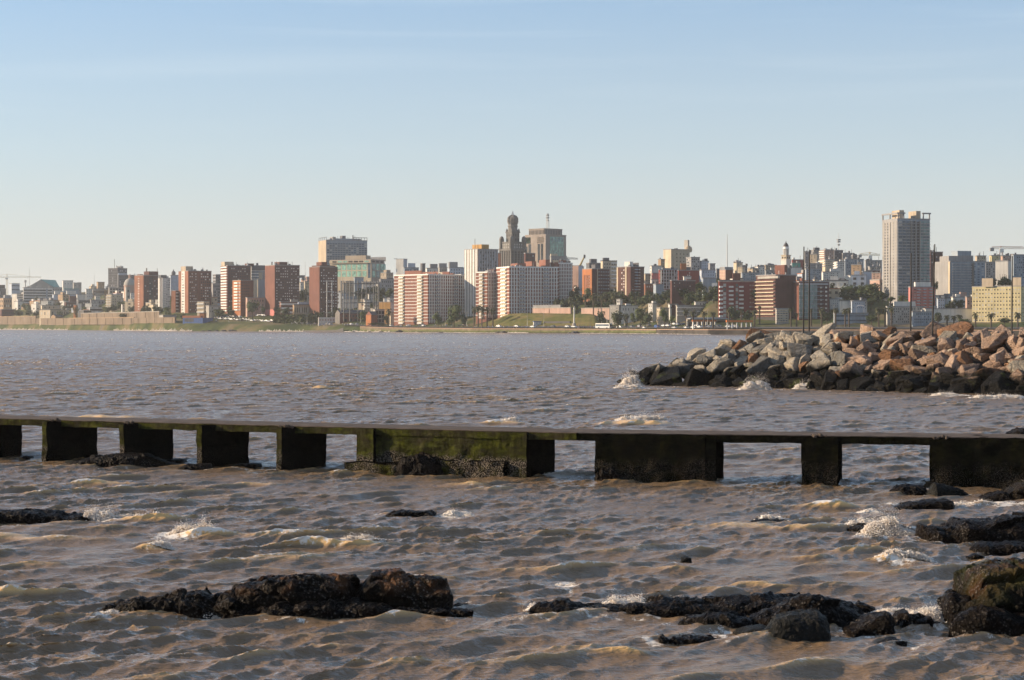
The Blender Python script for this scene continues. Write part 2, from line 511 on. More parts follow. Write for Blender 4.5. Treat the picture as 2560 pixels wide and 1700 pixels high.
# thin cross walls of the left half: lit end, dark side
P_ = .85
for k, (x0, x1) in enumerate([(-680, -667), (-480, -467), (-281, -268), (-88, -76), (105, 117), (298, 310), (491, 504), (691, 704)]):
    a, b = SA.u(x0, -P_), SA.u(x1, -P_)
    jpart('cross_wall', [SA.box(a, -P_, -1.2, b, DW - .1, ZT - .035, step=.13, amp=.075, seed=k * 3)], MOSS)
# solid wall section in the middle, two pilasters and a broken plinth
a, b = SA.u(893), SA.u(1316, -.14)
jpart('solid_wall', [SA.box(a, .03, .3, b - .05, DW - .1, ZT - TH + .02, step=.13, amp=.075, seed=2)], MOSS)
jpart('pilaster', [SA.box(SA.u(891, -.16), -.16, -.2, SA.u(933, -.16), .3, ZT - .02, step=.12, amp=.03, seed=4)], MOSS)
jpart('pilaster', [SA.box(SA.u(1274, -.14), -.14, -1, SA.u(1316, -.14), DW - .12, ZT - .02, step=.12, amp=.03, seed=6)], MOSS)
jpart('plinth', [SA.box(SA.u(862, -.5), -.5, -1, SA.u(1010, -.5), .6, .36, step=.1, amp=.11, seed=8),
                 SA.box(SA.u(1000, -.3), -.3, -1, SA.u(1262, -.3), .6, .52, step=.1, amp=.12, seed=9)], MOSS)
# right half: broad walls
jpart('solid_wall', [SB.box(SB.u(1486, -.4), -.4, -1.2, SB.u(1763, -.4), DW, ZT - .03, step=.13, amp=.075, seed=12)], ALGAE_SHADE)
jpart('pilaster', [SB.box(SB.u(1745, -.2), -.2, -1.2, SB.u(1789, -.2), DW - .2, ZT - .04, step=.13, amp=.04, seed=14)], ALGAE_SHADE)
jpart('cross_wall', [SB.box(SB.u(2004, -.3), -.3, -1.2, SB.u(2095, -.3), DW - .1, ZT - .035, step=.13, amp=.075, seed=15)], ALGAE_SHADE)
jpart('solid_wall', [SB.box(SB.u(2325, -.4), -.4, -1.2, SB.u(3480, -.4), DW, ZT - .03, step=.13, amp=.075, seed=16)], ALGAE_SHADE)
jpart('pilaster', [SB.box(SB.u(2330, -.5), -.5, -1.2, SB.u(2380, -.5), .2, ZT - .06, step=.13, amp=.04, seed=18)], ALGAE_SHADE)
# crumbled concrete on the heads of the walls
for k, (sg, px, v) in enumerate([(SA, 128, -.4), (SA, 318, -.5), (SA, 712, -.4), (SB, 2045, -.1), (SB, 2345, -.2)]):
    Vs, Fs = [], 0
    geo = []
    for q in range(9):
        Vi, Fi = ICO[2]
        r = rng.uniform(.03, .065)
        c_ = sg.o + sg.du * (sg.u(px, v) + rng.uniform(-.2, .3)) + sg.dv * (v + rng.uniform(-.25, .3))
        W = Vi * r * (1 + .5 * fbm(Vi * 1.5 + q * 9 + k, 2)[:, None])
        geo.append((W + c_ + np.array([0, 0, ZT + rng.uniform(-.03, .02)]), Fi))
    jpart('rubble', geo, DECK)['kind'] = 'stuff'
# ---------------------------------------------------------------- black foreshore rocks
def rockmat(name, base, hi, wet=.35, barn=0, rust=0, moss=0):
    t = NT(name)
    n0 = t.noise(t.pos(2.1), 1, 6, .65)
    n1 = t.noise(t.pos(9), 1, 5, .7)
    c = t.ramp(n0, [(.3, base), (.72, hi)])
    c = t.mix(1.0, c, t.ramp(n1, [(.25, .55), (.75, 1.5)]), 'MULTIPLY')
    z = t.n('ShaderNodeSeparateXYZ'); t.l(t.geo.outputs['Position'], z.inputs[0]); z = z.outputs['Z']
    if rust:
        k = t.math('MULTIPLY', t.maprange(t.noise(t.pos(1.3), 1, 4), .45, .62), t.maprange(z, .3, .6))
        c = t.mix(t.math('MULTIPLY', k, rust), c, (.16, .075, .034))
    if moss:
        k = t.math('MULTIPLY', t.maprange(t.noise(t.pos(1.9), 1, 5), .42, .56), t.maprange(z, .25, .8))
        c = t.mix(t.math('MULTIPLY', k, moss), c, (.038, .042, .010))
    h = t.math('ADD', t.math('MULTIPLY', n1, .8), t.noise(t.pos(24), 1, 5, .7))
    if barn:
        v = t.voro(t.pos(16), 1)
        k = t.math('MULTIPLY', t.maprange(v, .36, .16), t.maprange(t.noise(t.pos(1.6), 1, 4), .42, .6))
        c = t.mix(t.math('MULTIPLY', k, barn), c, (.26, .23, .20))
        h = t.math('ADD', h, t.math('MULTIPLY', v, -1.0))
    t.set(c, t.maprange(n1, .3, .7, wet - .22, wet + .12), .045)
    t.bump(h, .9, .045)
    return t.m
BLACK = rockmat('wet_black_rock', (.0025, .0018, .0013), (.012, .0078, .0053), .42, .4, .0)
RUSTY = rockmat('rust_topped_black_rock', (.003, .0022, .0015), (.014, .009, .0055), .42, .4, .85)
MOSSY = rockmat('mossy_black_rock', (.004, .003, .0022), (.015, .011, .007), .45, .5, .3, .42)
GREY = rockmat('dark_grey_granite', (.006, .006, .0055), (.024, .023, .020), .5, .15, 0)

CRAGS = []
def crag(name, label, prof, yb, depth, m, seed, amp=.16, lev=5, cells=26, cat='rock', group='black rocks in the shallows', sink=.35, hump=.5):
    """rock from its silhouette: prof = [(px, top row)], yb = row of its front waterline, depth in metres"""
    yf = wl(yb)
    yc = yf + depth * hump
    g = np.random.default_rng(seed)
    pts = [at(px, py, yc) for px, py in prof]
    xs = np.array([p.x for p in pts]); zs = np.array([p.z for p in pts])
    x0, x1 = xs[0], xs[-1]
    xc, rx = (x0 + x1) / 2, (x1 - x0) / 2
    nu = max(14, int((x1 - x0) / {4: .035, 5: .022, 6: .014}[lev])); nv = {4: 26, 5: 56, 6: 96}[lev]
    uu = np.linspace(0, 1, nu)
    th = np.linspace(-.28, math.pi + .28, nv)
    e = .62
    cy, sz = np.sign(np.cos(th)) * np.abs(np.cos(th)) ** e, np.sign(np.sin(th)) * np.abs(np.sin(th)) ** e
    zt = np.interp(x0 + (x1 - x0) * uu, xs, zs)
    dep = depth * .5 * np.clip(np.minimum(uu, 1 - uu) * 9, .03, 1) ** .5 * (.6 + .4 * np.clip(zt / max(zs.max(), .01), 0, 1))
    xw = np.repeat(x0 + (x1 - x0) * uu, nv)
    yw = yc - (dep[:, None] * cy[None]).ravel()
    zw = np.where(sz[None] > 0, sz[None] * zt[:, None], sz[None] * sink * 1.6).ravel()
    W = np.stack([xw, yw, zw], 1)
    P = np.stack([np.repeat((uu - .5) * .6, nv), -np.tile(cy, nu), np.tile(sz, nu)], 1)
    ii = (np.arange(nu - 1)[:, None] * nv + np.arange(nv - 1)[None]).ravel()
    Fc = np.stack([ii, ii + nv, ii + nv + 1, ii + 1], 1)
    S = np.stack([g.uniform(x0, x1, cells), yc + g.uniform(-.6, .6, cells) * depth, g.uniform(-.1, max(zs.max(), .2), cells)], 1)
    off = g.normal(size=(cells, 3)) * amp * np.array([.4, .6, .32])
    sc3 = np.array([1, 1.1, 1.7])
    wr = W + np.stack([fbm(W * 2.2 + 7 * q + seed, 3) for q in range(3)], 1) * .16
    D = np.linalg.norm((wr[:, None] - S[None]) * sc3, axis=2)
    o = np.argsort(D, axis=1)
    r = np.arange(len(W))
    d1, d2 = D[r, o[:, 0]], D[r, o[:, 1]]
    k = np.clip((d2 - d1) / .10, 0, 1)[:, None]
    W = W + off[o[:, 0]] * k - np.array([0, 0, 1]) * (1 - k) * amp * .5
    n = fbm(W * 2.4 + seed, 5, True, .6)
    n2 = np.stack([fbm(W * 7 + 3 * q + seed, 4) for q in range(3)], 1)
    nr = P / np.linalg.norm(P, axis=1)[:, None]
    W = W + nr * (n * amp * .42)[:, None] + n2 * .05
    W[:, 2] += np.where(P[:, 2] > 0, 0, -.05)
    CRAGS.append((xc, yc, rx, depth * .5))
    c = np.array([xc, yc, 0])
    me = mesh(name, W - c, Fc, True)
    ob = link(name, me, [m])
    ob.location = c
    return tag(ob, label, cat, group)

K = 2.361
def c6(*p): return [(240 + x / K, 1400 + y / K) for x, y in p]
def c7(*p): return [(1300 + x / 1.8738, 1380 + y / 1.8738) for x, y in p]
# long outcrop left of the middle
crag('rock', 'long black outcrop in the foreground water, low tapering left end and rising back', c6((75, 300), (140, 260), (260, 226), (420, 205), (640, 185), (700, 215), (800, 170), (960, 120), (1260, 88), (1500, 90), (1520, 130), (1545, 250)), 1542, 1.5, RUSTY, 21, .17, 6, 44)
crag('rock', 'square rust-topped black rock at the right end of the long foreground outcrop', c6((1490, 200), (1560, 150), (1600, 112), (1760, 92), (1890, 118), (1930, 108), (2080, 140), (2098, 180), (2105, 290)), 1536, 1.2, RUSTY, 22, .15, 5, 22)
crag('rock', 'low rounded black ledge along the front foot of the long outcrop', c6((850, 310), (960, 275), (1100, 250), (1160, 265), (1250, 232), (1390, 240), (1420, 270), (1540, 240), (1680, 250), (1760, 280), (2000, 290), (2110, 305), (2215, 300)), 1548, .8, BLACK, 23, .10, 5, 30)
crag('rock', 'small flat black stone awash just right of the long outcrop', c6((2110, 275), (2140, 256), (2170, 262), (2200, 285)), 1517, .5, BLACK, 24, .03, 4, 5)
# right group
crag('rock', 'very long flat black reef with foam breaking over its left end', c7((45, 250), (90, 236), (200, 240), (320, 262), (420, 252), (600, 236), (660, 225), (720, 236), (900, 238), (1080, 222), (1220, 212), (1420, 218), (1560, 250), (1660, 275)), 1540, 1.3, BLACK, 31, .09, 6, 40)
crag('rock', 'broad humped black rock behind the round grey boulder', c7((1090, 320), (1150, 290), (1240, 240), (1310, 207), (1380, 210), (1470, 228), (1560, 262), (1620, 300), (1650, 345)), 1568, 1.3, BLACK, 32, .13, 5, 20)
crag('rock', 'lumpy low black rock in front of the flat reef', c7((745, 330), (850, 310), (880, 282), (970, 280), (1020, 300), (1085, 312), (1095, 340)), 1570, .9, BLACK, 33, .09, 5, 16)
crag('rock', 'round dark grey granite boulder in the foreground shallows', c7((1125, 390), (1165, 350), (1200, 300), (1250, 285), (1390, 279), (1430, 300), (1452, 350), (1450, 400)), 1600, .85, GREY, 34, .035, 5, 9)
crag('rock', 'small sloping dark slab leaning on the left of the round grey boulder', c7((1000, 378), (1060, 352), (1120, 346), (1165, 360), (1170, 385)), 1586, .7, GREY, 35, .04, 4, 7)
crag('rock', 'pointed black rock with a sloping left side, right of the round grey boulder', c7((1525, 380), (1580, 335), (1640, 295), (1730, 280), (1752, 310), (1762, 380)), 1586, .9, BLACK, 36, .09, 5, 10)
crag('rock', 'twin lumped black rock between the pointed rock and the big mossy block', c7((1745, 350), (1760, 288), (1805, 268), (1840, 300), (1890, 300), (1912, 330), (1914, 352)), 1569, .8, BLACK, 37, .09, 5, 10)
crag('rock', 'thin black ledge barely out of the water left of the round grey boulder', c7((635, 405), (660, 388), (700, 400), (780, 392), (860, 402), (900, 396), (962, 425)), 1606, .6, BLACK, 38, .04, 5, 12)
crag('rock', 'small dark rock awash in front of the pointed black rock', c7((1680, 425), (1720, 410), (1760, 404), (1815, 422)), 1613, .5, BLACK, 39, .03, 4, 5)
crag('rock', 'big square mossy rock cut by the right edge of the picture', c7((2035, 350), (2062, 190), (2070, 110), (2120, 85), (2180, 70), (2260, 60), (2380, 60), (2500, 75), (2620, 110), (2650, 340)), 1578, 2.2, MOSSY, 41, .2, 6, 30, hump=.6)
crag('rock', 'dark shoulder rock on the left side of the big mossy block', c7((1982, 330), (1990, 215), (2020, 192), (2070, 195), (2100, 250), (2110, 340)), 1562, 1.0, BLACK, 42, .1, 5, 10)
crag('rock', 'barnacled front foot of the big mossy block', c7((2010, 350), (2070, 300), (2150, 262), (2230, 250), (2300, 290), (2420, 280), (2560, 320)), 1590, .9, BLACK, 43, .12, 5, 16)
crag('rock', 'tiny black stone beside the dark shoulder rock', c7((1915, 345), (1935, 326), (1965, 332), (1975, 345)), 1564, .3, BLACK, 44, .02, 4, 4)
# middle distance
crag('rock', 'flat ragged black rock at the left edge with surf at its right end', [(-120, 1282), (-40, 1276), (10, 1279), (70, 1276), (110, 1281), (150, 1284), (165, 1292), (200, 1284), (226, 1294)], 1305, 1.3, BLACK, 51, .09, 5, 22)
crag('rock', 'small low black rock alone in the middle of the water', [(964, 1292), (985, 1280), (1010, 1276), (1040, 1279), (1075, 1279), (1094, 1291)], 1294, .8, BLACK, 52, .05, 5, 10)
crag('rock', 'stepped black slabs at the right edge, above the big mossy block', [(2290, 1345), (2300, 1318), (2360, 1325), (2395, 1302), (2470, 1305), (2520, 1296), (2580, 1298), (2680, 1320)], 1358, 2.0, BLACK, 53, .14, 6, 26)
crag('rock', 'low black wedge below the stepped slabs at the right edge', [(2420, 1375), (2440, 1364), (2464, 1356), (2480, 1360), (2520, 1354), (2600, 1362), (2660, 1372)], 1378, .9, BLACK, 54, .06, 5, 12)
crag('rock', 'flat black rock with a foaming swell at its left, below the jetty end', [(2220, 1268), (2270, 1256), (2330, 1250), (2370, 1252), (2385, 1262)], 1272, 1.1, BLACK, 55, .05, 5, 10)
crag('rock', 'low dark rock drowned under the breaking splash', [(2120, 1326), (2150, 1315), (2200, 1318), (2260, 1314), (2290, 1326)], 1328, .9, BLACK, 56, .05, 4, 8)
crag('rock', 'thin dark rock with foam running over it, left of the breaking splash', [(1870, 1304), (1900, 1297), (1945, 1299), (1990, 1306)], 1308, .8, BLACK, 57, .04, 4, 8)
crag('rock', 'small upright pale-sided stone poking out of the water', [(1702, 1403), (1706, 1393), (1716, 1390), (1726, 1396), (1728, 1404)], 1405, .3, GREY, 58, .02, 4, 4)
crag('rock', 'small black stone at the right edge below the low wedge', [(2415, 1392), (2435, 1385), (2455, 1388)], 1392, .4, BLACK, 59, .02, 4, 4)
crag('rock', 'flat dark rock between the solid jetty end and the pointed grey rock', [(2226, 1232), (2250, 1215), (2280, 1210), (2310, 1216), (2318, 1234)], 1236, .9, BLACK, 61, .08, 5, 9)
crag('rock', 'pointed grey rock lying against the foot of the right jetty wall', [(2318, 1236), (2335, 1206), (2360, 1210), (2400, 1224), (2424, 1238)], 1240, .9, GREY, 62, .05, 5, 8)
crag('rock', 'jagged dark rock in front of the right jetty wall', [(2445, 1248), (2470, 1236), (2500, 1228), (2525, 1232), (2540, 1246)], 1250, .8, BLACK, 63, .08, 5, 10)
crag('rock', 'olive-topped rock at the right edge below the jetty', [(2500, 1245), (2530, 1215), (2560, 1205), (2620, 1205), (2680, 1240)], 1252, 1.3, MOSSY, 64, .1, 5, 14)
crag('rock', 'black rock behind the jetty at the right edge', [(2515, 1084), (2540, 1072), (2580, 1068), (2640, 1082)], 1090, 1.4, BLACK, 65, .08, 5, 10)
crag('rock', 'long barnacled rock lying under the jetty, across its third and fourth walls', [(180, 1156), (215, 1144), (260, 1138), (320, 1132), (365, 1134), (400, 1150), (450, 1160), (470, 1164)], 1168, 1.6, BLACK, 66, .1, 5, 22)
crag('rock', 'flat black slab at the foot of the jetty, right of the long barnacled rock', [(395, 1158), (430, 1147), (462, 1146), (468, 1158)], 1160, 1.0, BLACK, 67, .04, 4, 6)
crag('rock', 'pale barnacled slab at the lit foot of a jetty cross wall', [(445, 1170), (470, 1160), (525, 1160), (530, 1172)], 1174, .8, BLACK, 68, .04, 4, 6)
crag('rock', 'flat dark slab sticking out right of the fifth jetty wall', [(540, 1170), (600, 1160), (640, 1157), (655, 1163)], 1172, .9, BLACK, 69, .03, 4, 6)
crag('rock', 'small dark stone between the two leftmost jetty walls', [(48, 1148), (60, 1139), (75, 1140), (84, 1148)], 1149, .6, BLACK, 70, .04, 4, 5)
crag('rock', 'broken barnacled boulder heap against the middle jetty wall', [(985, 1185), (1010, 1150), (1050, 1130), (1080, 1140), (1100, 1160), (1180, 1172), (1230, 1186)], 1190, .8, BLACK, 71, .13, 5, 20)
crag('rock', 'barnacled rubble at the left foot of the broad right jetty wall', [(1488, 1196), (1505, 1165), (1530, 1165), (1560, 1185), (1590, 1200)], 1204, .8, BLACK, 72, .1, 5, 14)
# ---------------------------------------------------------------- boulder breakwater
toe = [np.array(p) for p in ((9.8, 169.0), (21.3, 159.0), (36.0, 141.0), (52.0, 122.0))]
T0, T1 = toe[0], toe[2]
bd = (T1 - T0) / np.linalg.norm(T1 - T0)            # along the toe, towards us
bn = np.array([-bd[1], bd[0]])                       # into the mound
if bn[1] < 0: bn = -bn
bn = np.array([.72, .69]); bd = np.array([.69, -.72])
CREST, RUN = 4.9, 7.2
def toe_at(u):
    return T0 + bd * u
# core mound, dark quarry run seen only in the gaps
prof = [(-1.5, -1.2), (0, -.5), (1.2, .2), (RUN, CREST - 1.2), (RUN + 4, CREST - 1.2), (2 * RUN + 4, -.8)]
us = [-1, 2, 4, 6.5, 9, 30, 62]
sc_ = [.05, .25, .5, .8, 1, 1, 1]
Vm = []
for u, s_ in zip(us, sc_):
    for (o_, z_) in prof:
        p = toe_at(u) + bn * (o_ if u > 8 else (RUN + 2 + (o_ - RUN - 2) * (.3 + .7 * s_)))
        Vm.append((p[0], p[1], (z_ + .8) * s_ - .8))
n_ = len(prof)
Qm = [(a * n_ + b, (a + 1) * n_ + b, (a + 1) * n_ + b + 1, a * n_ + b + 1) for a in range(len(us) - 1) for b in range(n_ - 1)]
t = NT('quarry_run')
t.set(t.mix(t.noise(t.pos(3), 1, 4), (.015, .013, .012), (.05, .04, .034)), .9, .2)
tag(link('breakwater_core', mesh('breakwater_core', Vm, np.array(Qm)), [t.m]), 'dark rubble core seen in gaps of the boulder mound', 'ground', kind='structure')

def boulder_mat(name, c0, c1, tint):
    t = NT(name)
    oi = t.n('ShaderNodeObjectInfo').outputs['Random']
    n0 = t.noise(t.pos(.9), 1, 6, .6)
    n1 = t.noise(t.pos(5), 1, 6, .7)
    c = t.mix(t.ramp(n0, [(.3, 0), (.7, 1)]), c0, c1)
    c = t.mix(t.math('MULTIPLY', t.maprange(t.noise(t.pos(1.7), 1, 3), .5, .7), .55), c, tint)
    c = t.mix(1.0, c, t.ramp(n1, [(.25, .58), (.72, 1.18)]), 'MULTIPLY')
    c = t.mix(t.maprange(t.noise(t.pos(2.6, 2.6, .9), 1, 4, .7), .54, .68, 0, .45), c, (.10, .085, .065))
    c = t.mix(1.0, c, t.ramp(oi, [(0, .62), (.5, .95), (1, 1.15)]), 'MULTIPLY')
    z = t.n('ShaderNodeSeparateXYZ'); t.l(t.geo.outputs['Position'], z.inputs[0]); z = z.outputs['Z']
    zz = t.math('ADD', z, t.math('MULTIPLY', t.noise(t.pos(.55), 1, 3), -2.2))
    wet = t.maprange(t.math('ADD', zz, t.math('MULTIPLY', oi, -.7)), .38, -.15)
    alg = t.maprange(t.noise(t.pos(.8), 1, 3), .6, .68)
    dk = t.mix(t.math('MULTIPLY', alg, .8), (.009, .0078, .0062), (.05, .058, .012))
    dk = t.mix(t.maprange(t.noise(t.pos(6), 1, 3), .62, .75), dk, (.07, .062, .05))
    c = t.mix(wet, c, dk)
    t.set(c, t.maprange(wet, 0, 1, .9, .5), .08)
    v = t.voro(t.pos(1.4, 1.4, 2.6), 1, 'DISTANCE_TO_EDGE')
    t.bump(t.math('ADD', t.math('ADD', n1, t.math('MULTIPLY', n0, 1.8)), t.math('MULTIPLY', t.maprange(v, 0, .09), .26)), .95, .24)
    return t.m
BM = {'grey': boulder_mat('grey_boulder', (.34, .295, .235), (.52, .45, .355), (.42, .32, .21)),
      'dark': boulder_mat('slate_boulder', (.15, .145, .135), (.27, .25, .22), (.22, .18, .13)),
      'pink': boulder_mat('red_granite_boulder', (.32, .215, .155), (.45, .325, .245), (.40, .24, .15)),
      'rust': boulder_mat('rusty_boulder', (.20, .105, .06), (.30, .17, .10), (.34, .18, .09))}
def boulder(c, r, m, seed, lev=4):
    g = np.random.default_rng(seed)
    V, Fc = ICO[lev]
    k = g.integers(6, 11)
    N = g.normal(size=(k, 3)); N /= np.linalg.norm(N, axis=1)[:, None]
    d = g.uniform(.55, .95, k)
    N = np.concatenate([N, np.eye(3), -np.eye(3)]); d = np.concatenate([d, g.uniform(.9, 1.15, 6)])
    pw = 55
    q = np.clip(V @ N.T / d, 0, None)
    rr = (q ** pw).sum(1) ** (-1 / pw)
    P = V * rr[:, None]
    P = P * (1 + .05 * fbm(P * 1.6 + seed, 4)[:, None]) + .022 * np.stack([fbm(P * 5 + seed + 9 * a, 3) for a in range(3)], 1)
    ax = g.uniform(.75, 1.3, 3) * np.array([1.18, 1, .78])
    P = P * ax * r
    th = g.normal(0, .35), g.normal(-.1, .3), g.uniform(0, 6.28)
    M = np.array((Matrix.Rotation(th[0], 3, 'X') @ Matrix.Rotation(th[1], 3, 'Y') @ Matrix.Rotation(th[2], 3, 'Z')))
    o = link('boulder', mesh('boulder', P @ M.T, Fc, True), [m])
    o.location = c
    return o
g = np.random.default_rng(41)
poles_px = [2009, 2023, 2277, 2333, 2530]
rows = 10
cnt = {}
BS = []
for rI in range(rows):
    v = rI / (rows - 1)
    u = g.uniform(-1.5, 0.0)
    end = 54
    while u < end:
        r = g.uniform(.34, .58) if g.random() < .8 else g.uniform(.58, .9)
        if rI == 0: r *= .9
        uu = u + g.normal(0, .3)
        # the head of the mound rounds off to the water at the left
        head = np.clip((uu + 1.5) / 8.5, 0, 1)
        zmax = CREST * (.04 + .96 * head ** .85)
        z = -.25 + v * (CREST - .75)
        if z > zmax - .5:
            u += 1.7; continue
        p = toe_at(uu) + bn * (v * RUN * (1 if head > .99 else .55 + .45 * head) + g.normal(0, .3))
        BS.append((p[0], p[1], z + g.normal(0, .12), min(r, .62) if v > .8 else r, v, uu))
        u += r * 2.3
# a row behind the crest and a few loose ones in front
u = 7
while u < 54:
    r = g.uniform(.6, 1.0)
    p = toe_at(u) + bn * (RUN + 1.9 + g.normal(0, .4))
    BS.append((p[0], p[1], CREST - 1.0 + g.normal(0, .2), r, 1.0, u)); u += 2.2
REST = []
SIZE = ['small', 'middling', 'large']
for k, (x, y, z, r, v, uu) in enumerate(BS):
    px = CX + x / y * F
    if uu > 40.5:
        REST.append((x, y, z, r)); continue
    q = g.random()
    red = np.clip((px - 2030) / 120, 0, 1) * np.clip((v - .12) / .2 + .4, 0, 1)
    if g.random() < red: kind = 'pink' if q < .80 else ('rust' if q < .86 else 'grey')
    else: kind = 'grey' if q < .70 else ('dark' if q < .9 else ('rust' if px > 1700 and q > .96 else 'grey'))
    o = boulder((x, y, z), r * 1.12, BM[kind], 900 + k, 5 if px < 2600 else 2)
    colr = {'grey': 'pale grey', 'dark': 'slate dark', 'pink': 'reddish granite', 'rust': 'rust brown'}[kind]
    if v < .16: colr = 'wet blackened'
    elif v < .32: colr = 'half-wet ' + colr
    ax = o.dimensions
    shp = 'slab' if ax.z < .62 * max(ax.x, ax.y) else ('block' if ax.z < .9 * max(ax.x, ax.y) else 'upright boulder')
    size = SIZE[0 if r < .44 else 1 if r < .60 else 2]; shp = shp.replace('upright boulder', 'upright stone')
    row = ['at the waterline', 'above the waterline', 'low on slope', 'below mid-slope', 'at mid-slope', 'above mid-slope', 'under the crest', 'on the crest'][min(7, int(v * 7 + .5))]
    lm = [('at the mound tip', 1590), ('right of the tip', 1700), ('between tip and poles', 1840), ('left of the pole pair', 1945), ('below the pole pair', 2016), ('right of the pole pair', 2110),
          ('left of the third pole', 2220), ('near the third pole', 2280), ('near the fourth pole', 2345), ('between the last two poles', 2440), ('near the last pole', 2530), ('beyond the last pole', 2640)]
    where = min(lm, key=lambda a: abs(a[1] - px))[0]
    lab = (f'{size} {colr} {shp} {row}, {where}').replace('half-wet reddish granite', 'half-wet reddish')
    tag(o, lab, 'boulder', 'boulders piled on the breakwater')
# the boulders beyond the picture's right edge, one mass
geo = []
for k, (x, y, z, r) in enumerate(REST):
    o = boulder((0, 0, 0), r * 1.12, BM['pink'], 3000 + k, 2)
    me_ = o.data
    v_ = np.empty(len(me_.vertices) * 3, np.float32); me_.vertices.foreach_get('co', v_)
    geo.append((v_.reshape(-1, 3) + np.array([x, y, z]), ICO[2][1]))
    bpy.data.objects.remove(o); bpy.data.meshes.remove(me_)
V_, Q_ = join(geo)
tag(link('boulder_mass', mesh('boulder_mass', V_, Q_, True), [BM['pink']]), 'reddish boulders continuing beyond the right edge', 'boulder', None, 'stuff')
# poles standing in the mound
t = NT('tarred_pole')
t.set(t.ramp(t.noise(t.pos(3, 3, .4), 1, 4), [(.3, (.018, .016, .015)), (.7, (.06, .052, .045))]), .7, .3)
PM = t.m
pl = [(2009, 618, 'tall dark pole on the boulder mound, taller and left of the close pair', 9.0), (2023, 626, 'dark pole on the boulder mound, right one of the close pair', 9.6),
      (2277, 634, 'dark pole on the reddish boulders, just left of the tall slanting one', 9.0), (2333, 612, 'tall slightly slanting dark pole on the reddish boulders', 8.6), (2530, 642, 'dark pole near the right edge, rising before the yellow apartment block', 8.8)]
for px, yt, lab, off in pl:
    k = (px - CX) / F
    d = T0 + bn * off                                # where the ray crosses the back of the crest
    uu = (k * d[1] - d[0]) / (bd[0] - k * bd[1])
    p = d + bd * uu
    Y_ = p[1]
    zt = CH - (yt - HY) * Y_ / F
    lean = .25 if yt == 612 else .06
    V_, Q_ = tube([(-lean * .5, 0, 0), (0, 0, (zt - 2.2) * .5), (lean * .5, 0, zt - 2.2)], [.075, .066, .045] if px < 2400 else [.065, .055, .04], 10)
    root = empty('mooring_pole', (p[0], p[1], 2.2))
    tag(root, lab, 'pole', 'poles standing on the breakwater')
    link('shaft', mesh('shaft', V_, Q_, True), [PM], root)
    Vc, Qc = lathe([(0, -.02), (.13, 0), (.15, .08), (.06, .16), (0, .17)], 10)
    c_ = link('cap', mesh('cap', Vc * .36, Qc, True), [PM], root)
    c_.location = (lean * .5, 0, zt - 2.2)
def hump_z(x, y):
    r = np.zeros_like(x)
    for hx0, hx1, hyb, hh, hw_ in HUMPS:
        Yh = wl(hyb); a0, a1 = (hx0 - CX) * Yh / F, (hx1 - CX) * Yh / F
        xc, lx = (a0 + a1) / 2, (a1 - a0) / 2
        r = np.maximum(r, hh * .85 * np.exp(-np.abs((x - xc) / lx) ** 2.4 - ((y - Yh) / hw_) ** 2))
    return r
# ---------------------------------------------------------------- breaking foam and spray (masses of froth, each splash one object)
FOAMSEG = []
def splash(label, px0, px1, yb, hpx, n=700, lean=0, spray=.35, depth=1.0, rs=1.0, seed=0, ridge=None, lum=1.0):
    """froth along a crest from px0 to px1 on the water at row yb; hpx = height in rows"""
    g = np.random.default_rng(seed + 100)
    FOAMSEG.append((px0, px1, yb, depth, hpx))
    Yc = wl(yb); sc1 = Yc / F
    x0, x1 = (px0 - CX) * sc1, (px1 - CX) * sc1
    H = hpx * sc1
    pxm = Yc / 2000
    n = int(n * 8)
    spray *= .4
    a = np.clip(g.beta(1.4, 1.4, n), 0, 1) if ridge is None else g.uniform(0, 1, n)
    cxs, wts = g.uniform(.1, .9, 5), g.uniform(.4, 1, 5)
    env = (wts * np.exp(-((a[:, None] - cxs) / .16) ** 2)).sum(1)
    env = np.minimum(1, .22 + env * .7) * np.minimum(1, np.minimum(6 * a, 6 * (1 - a)))
    env *= .55 + .9 * np.clip(.5 + noise3(np.stack([a * 14 + seed, 0 * a, 0 * a], 1)), 0, 1)
    fr = g.random(n) < spray
    z = np.where(fr, H * env * (.3 + .9 * g.random(n) ** 1.8), H * .6 * env * g.random(n) ** 1.5)
    r = np.where(fr, g.uniform(.10, .28, n), g.uniform(.3, .8, n)) * pxm
    x = x0 + (x1 - x0) * a + g.normal(0, .04, n) * rs + lean * z + np.where(fr, g.normal(0, .05, n) * rs, 0)
    y = Yc + g.normal(0, .2, n) * depth + z * .2
    st = np.where(fr[:, None], [[.8, .8, 1.6]], [[1.7, 1.4, .7]])
    zz = z + wave_z(x, y) * .75 + hump_z(x, y) * .8
    Vi = np.array([[1, 0, 0], [-1, 0, 0], [0, 1, 0], [0, -1, 0], [0, 0, 1], [0, 0, -1]], float)
    Fi = np.array([[0, 2, 4], [2, 1, 4], [1, 3, 4], [3, 0, 4], [2, 0, 5], [1, 2, 5], [3, 1, 5], [0, 3, 5]])
    th = g.uniform(0, 6.28, n)
    Rz = np.stack([np.cos(th), -np.sin(th), np.sin(th), np.cos(th)], 1).reshape(n, 2, 2)
    B = (Vi[None] * (st * r[:, None])[:, None])
    B[..., :2] = np.einsum('nij,nkj->nki', Rz, B[..., :2])
    B += np.stack([x, y, zz], 1)[:, None]
    V_ = B.reshape(-1, 3)
    Q_ = (Fi[None] + 6 * np.arange(n)[:, None, None]).reshape(-1, 3)
    c = np.array([(x0 + x1) / 2, Yc, 0])
    o = link('splash', mesh('splash', V_ - c, Q_, True), [FOAM])
    o.location = c
    return tag(o, label, 'foam', 'breaking foam', 'stuff')
splash('white splash bursting at the right end of the flat left-edge rock', 206, 280, 1298, 36, 900, .3, .45, .5, 1, 1)
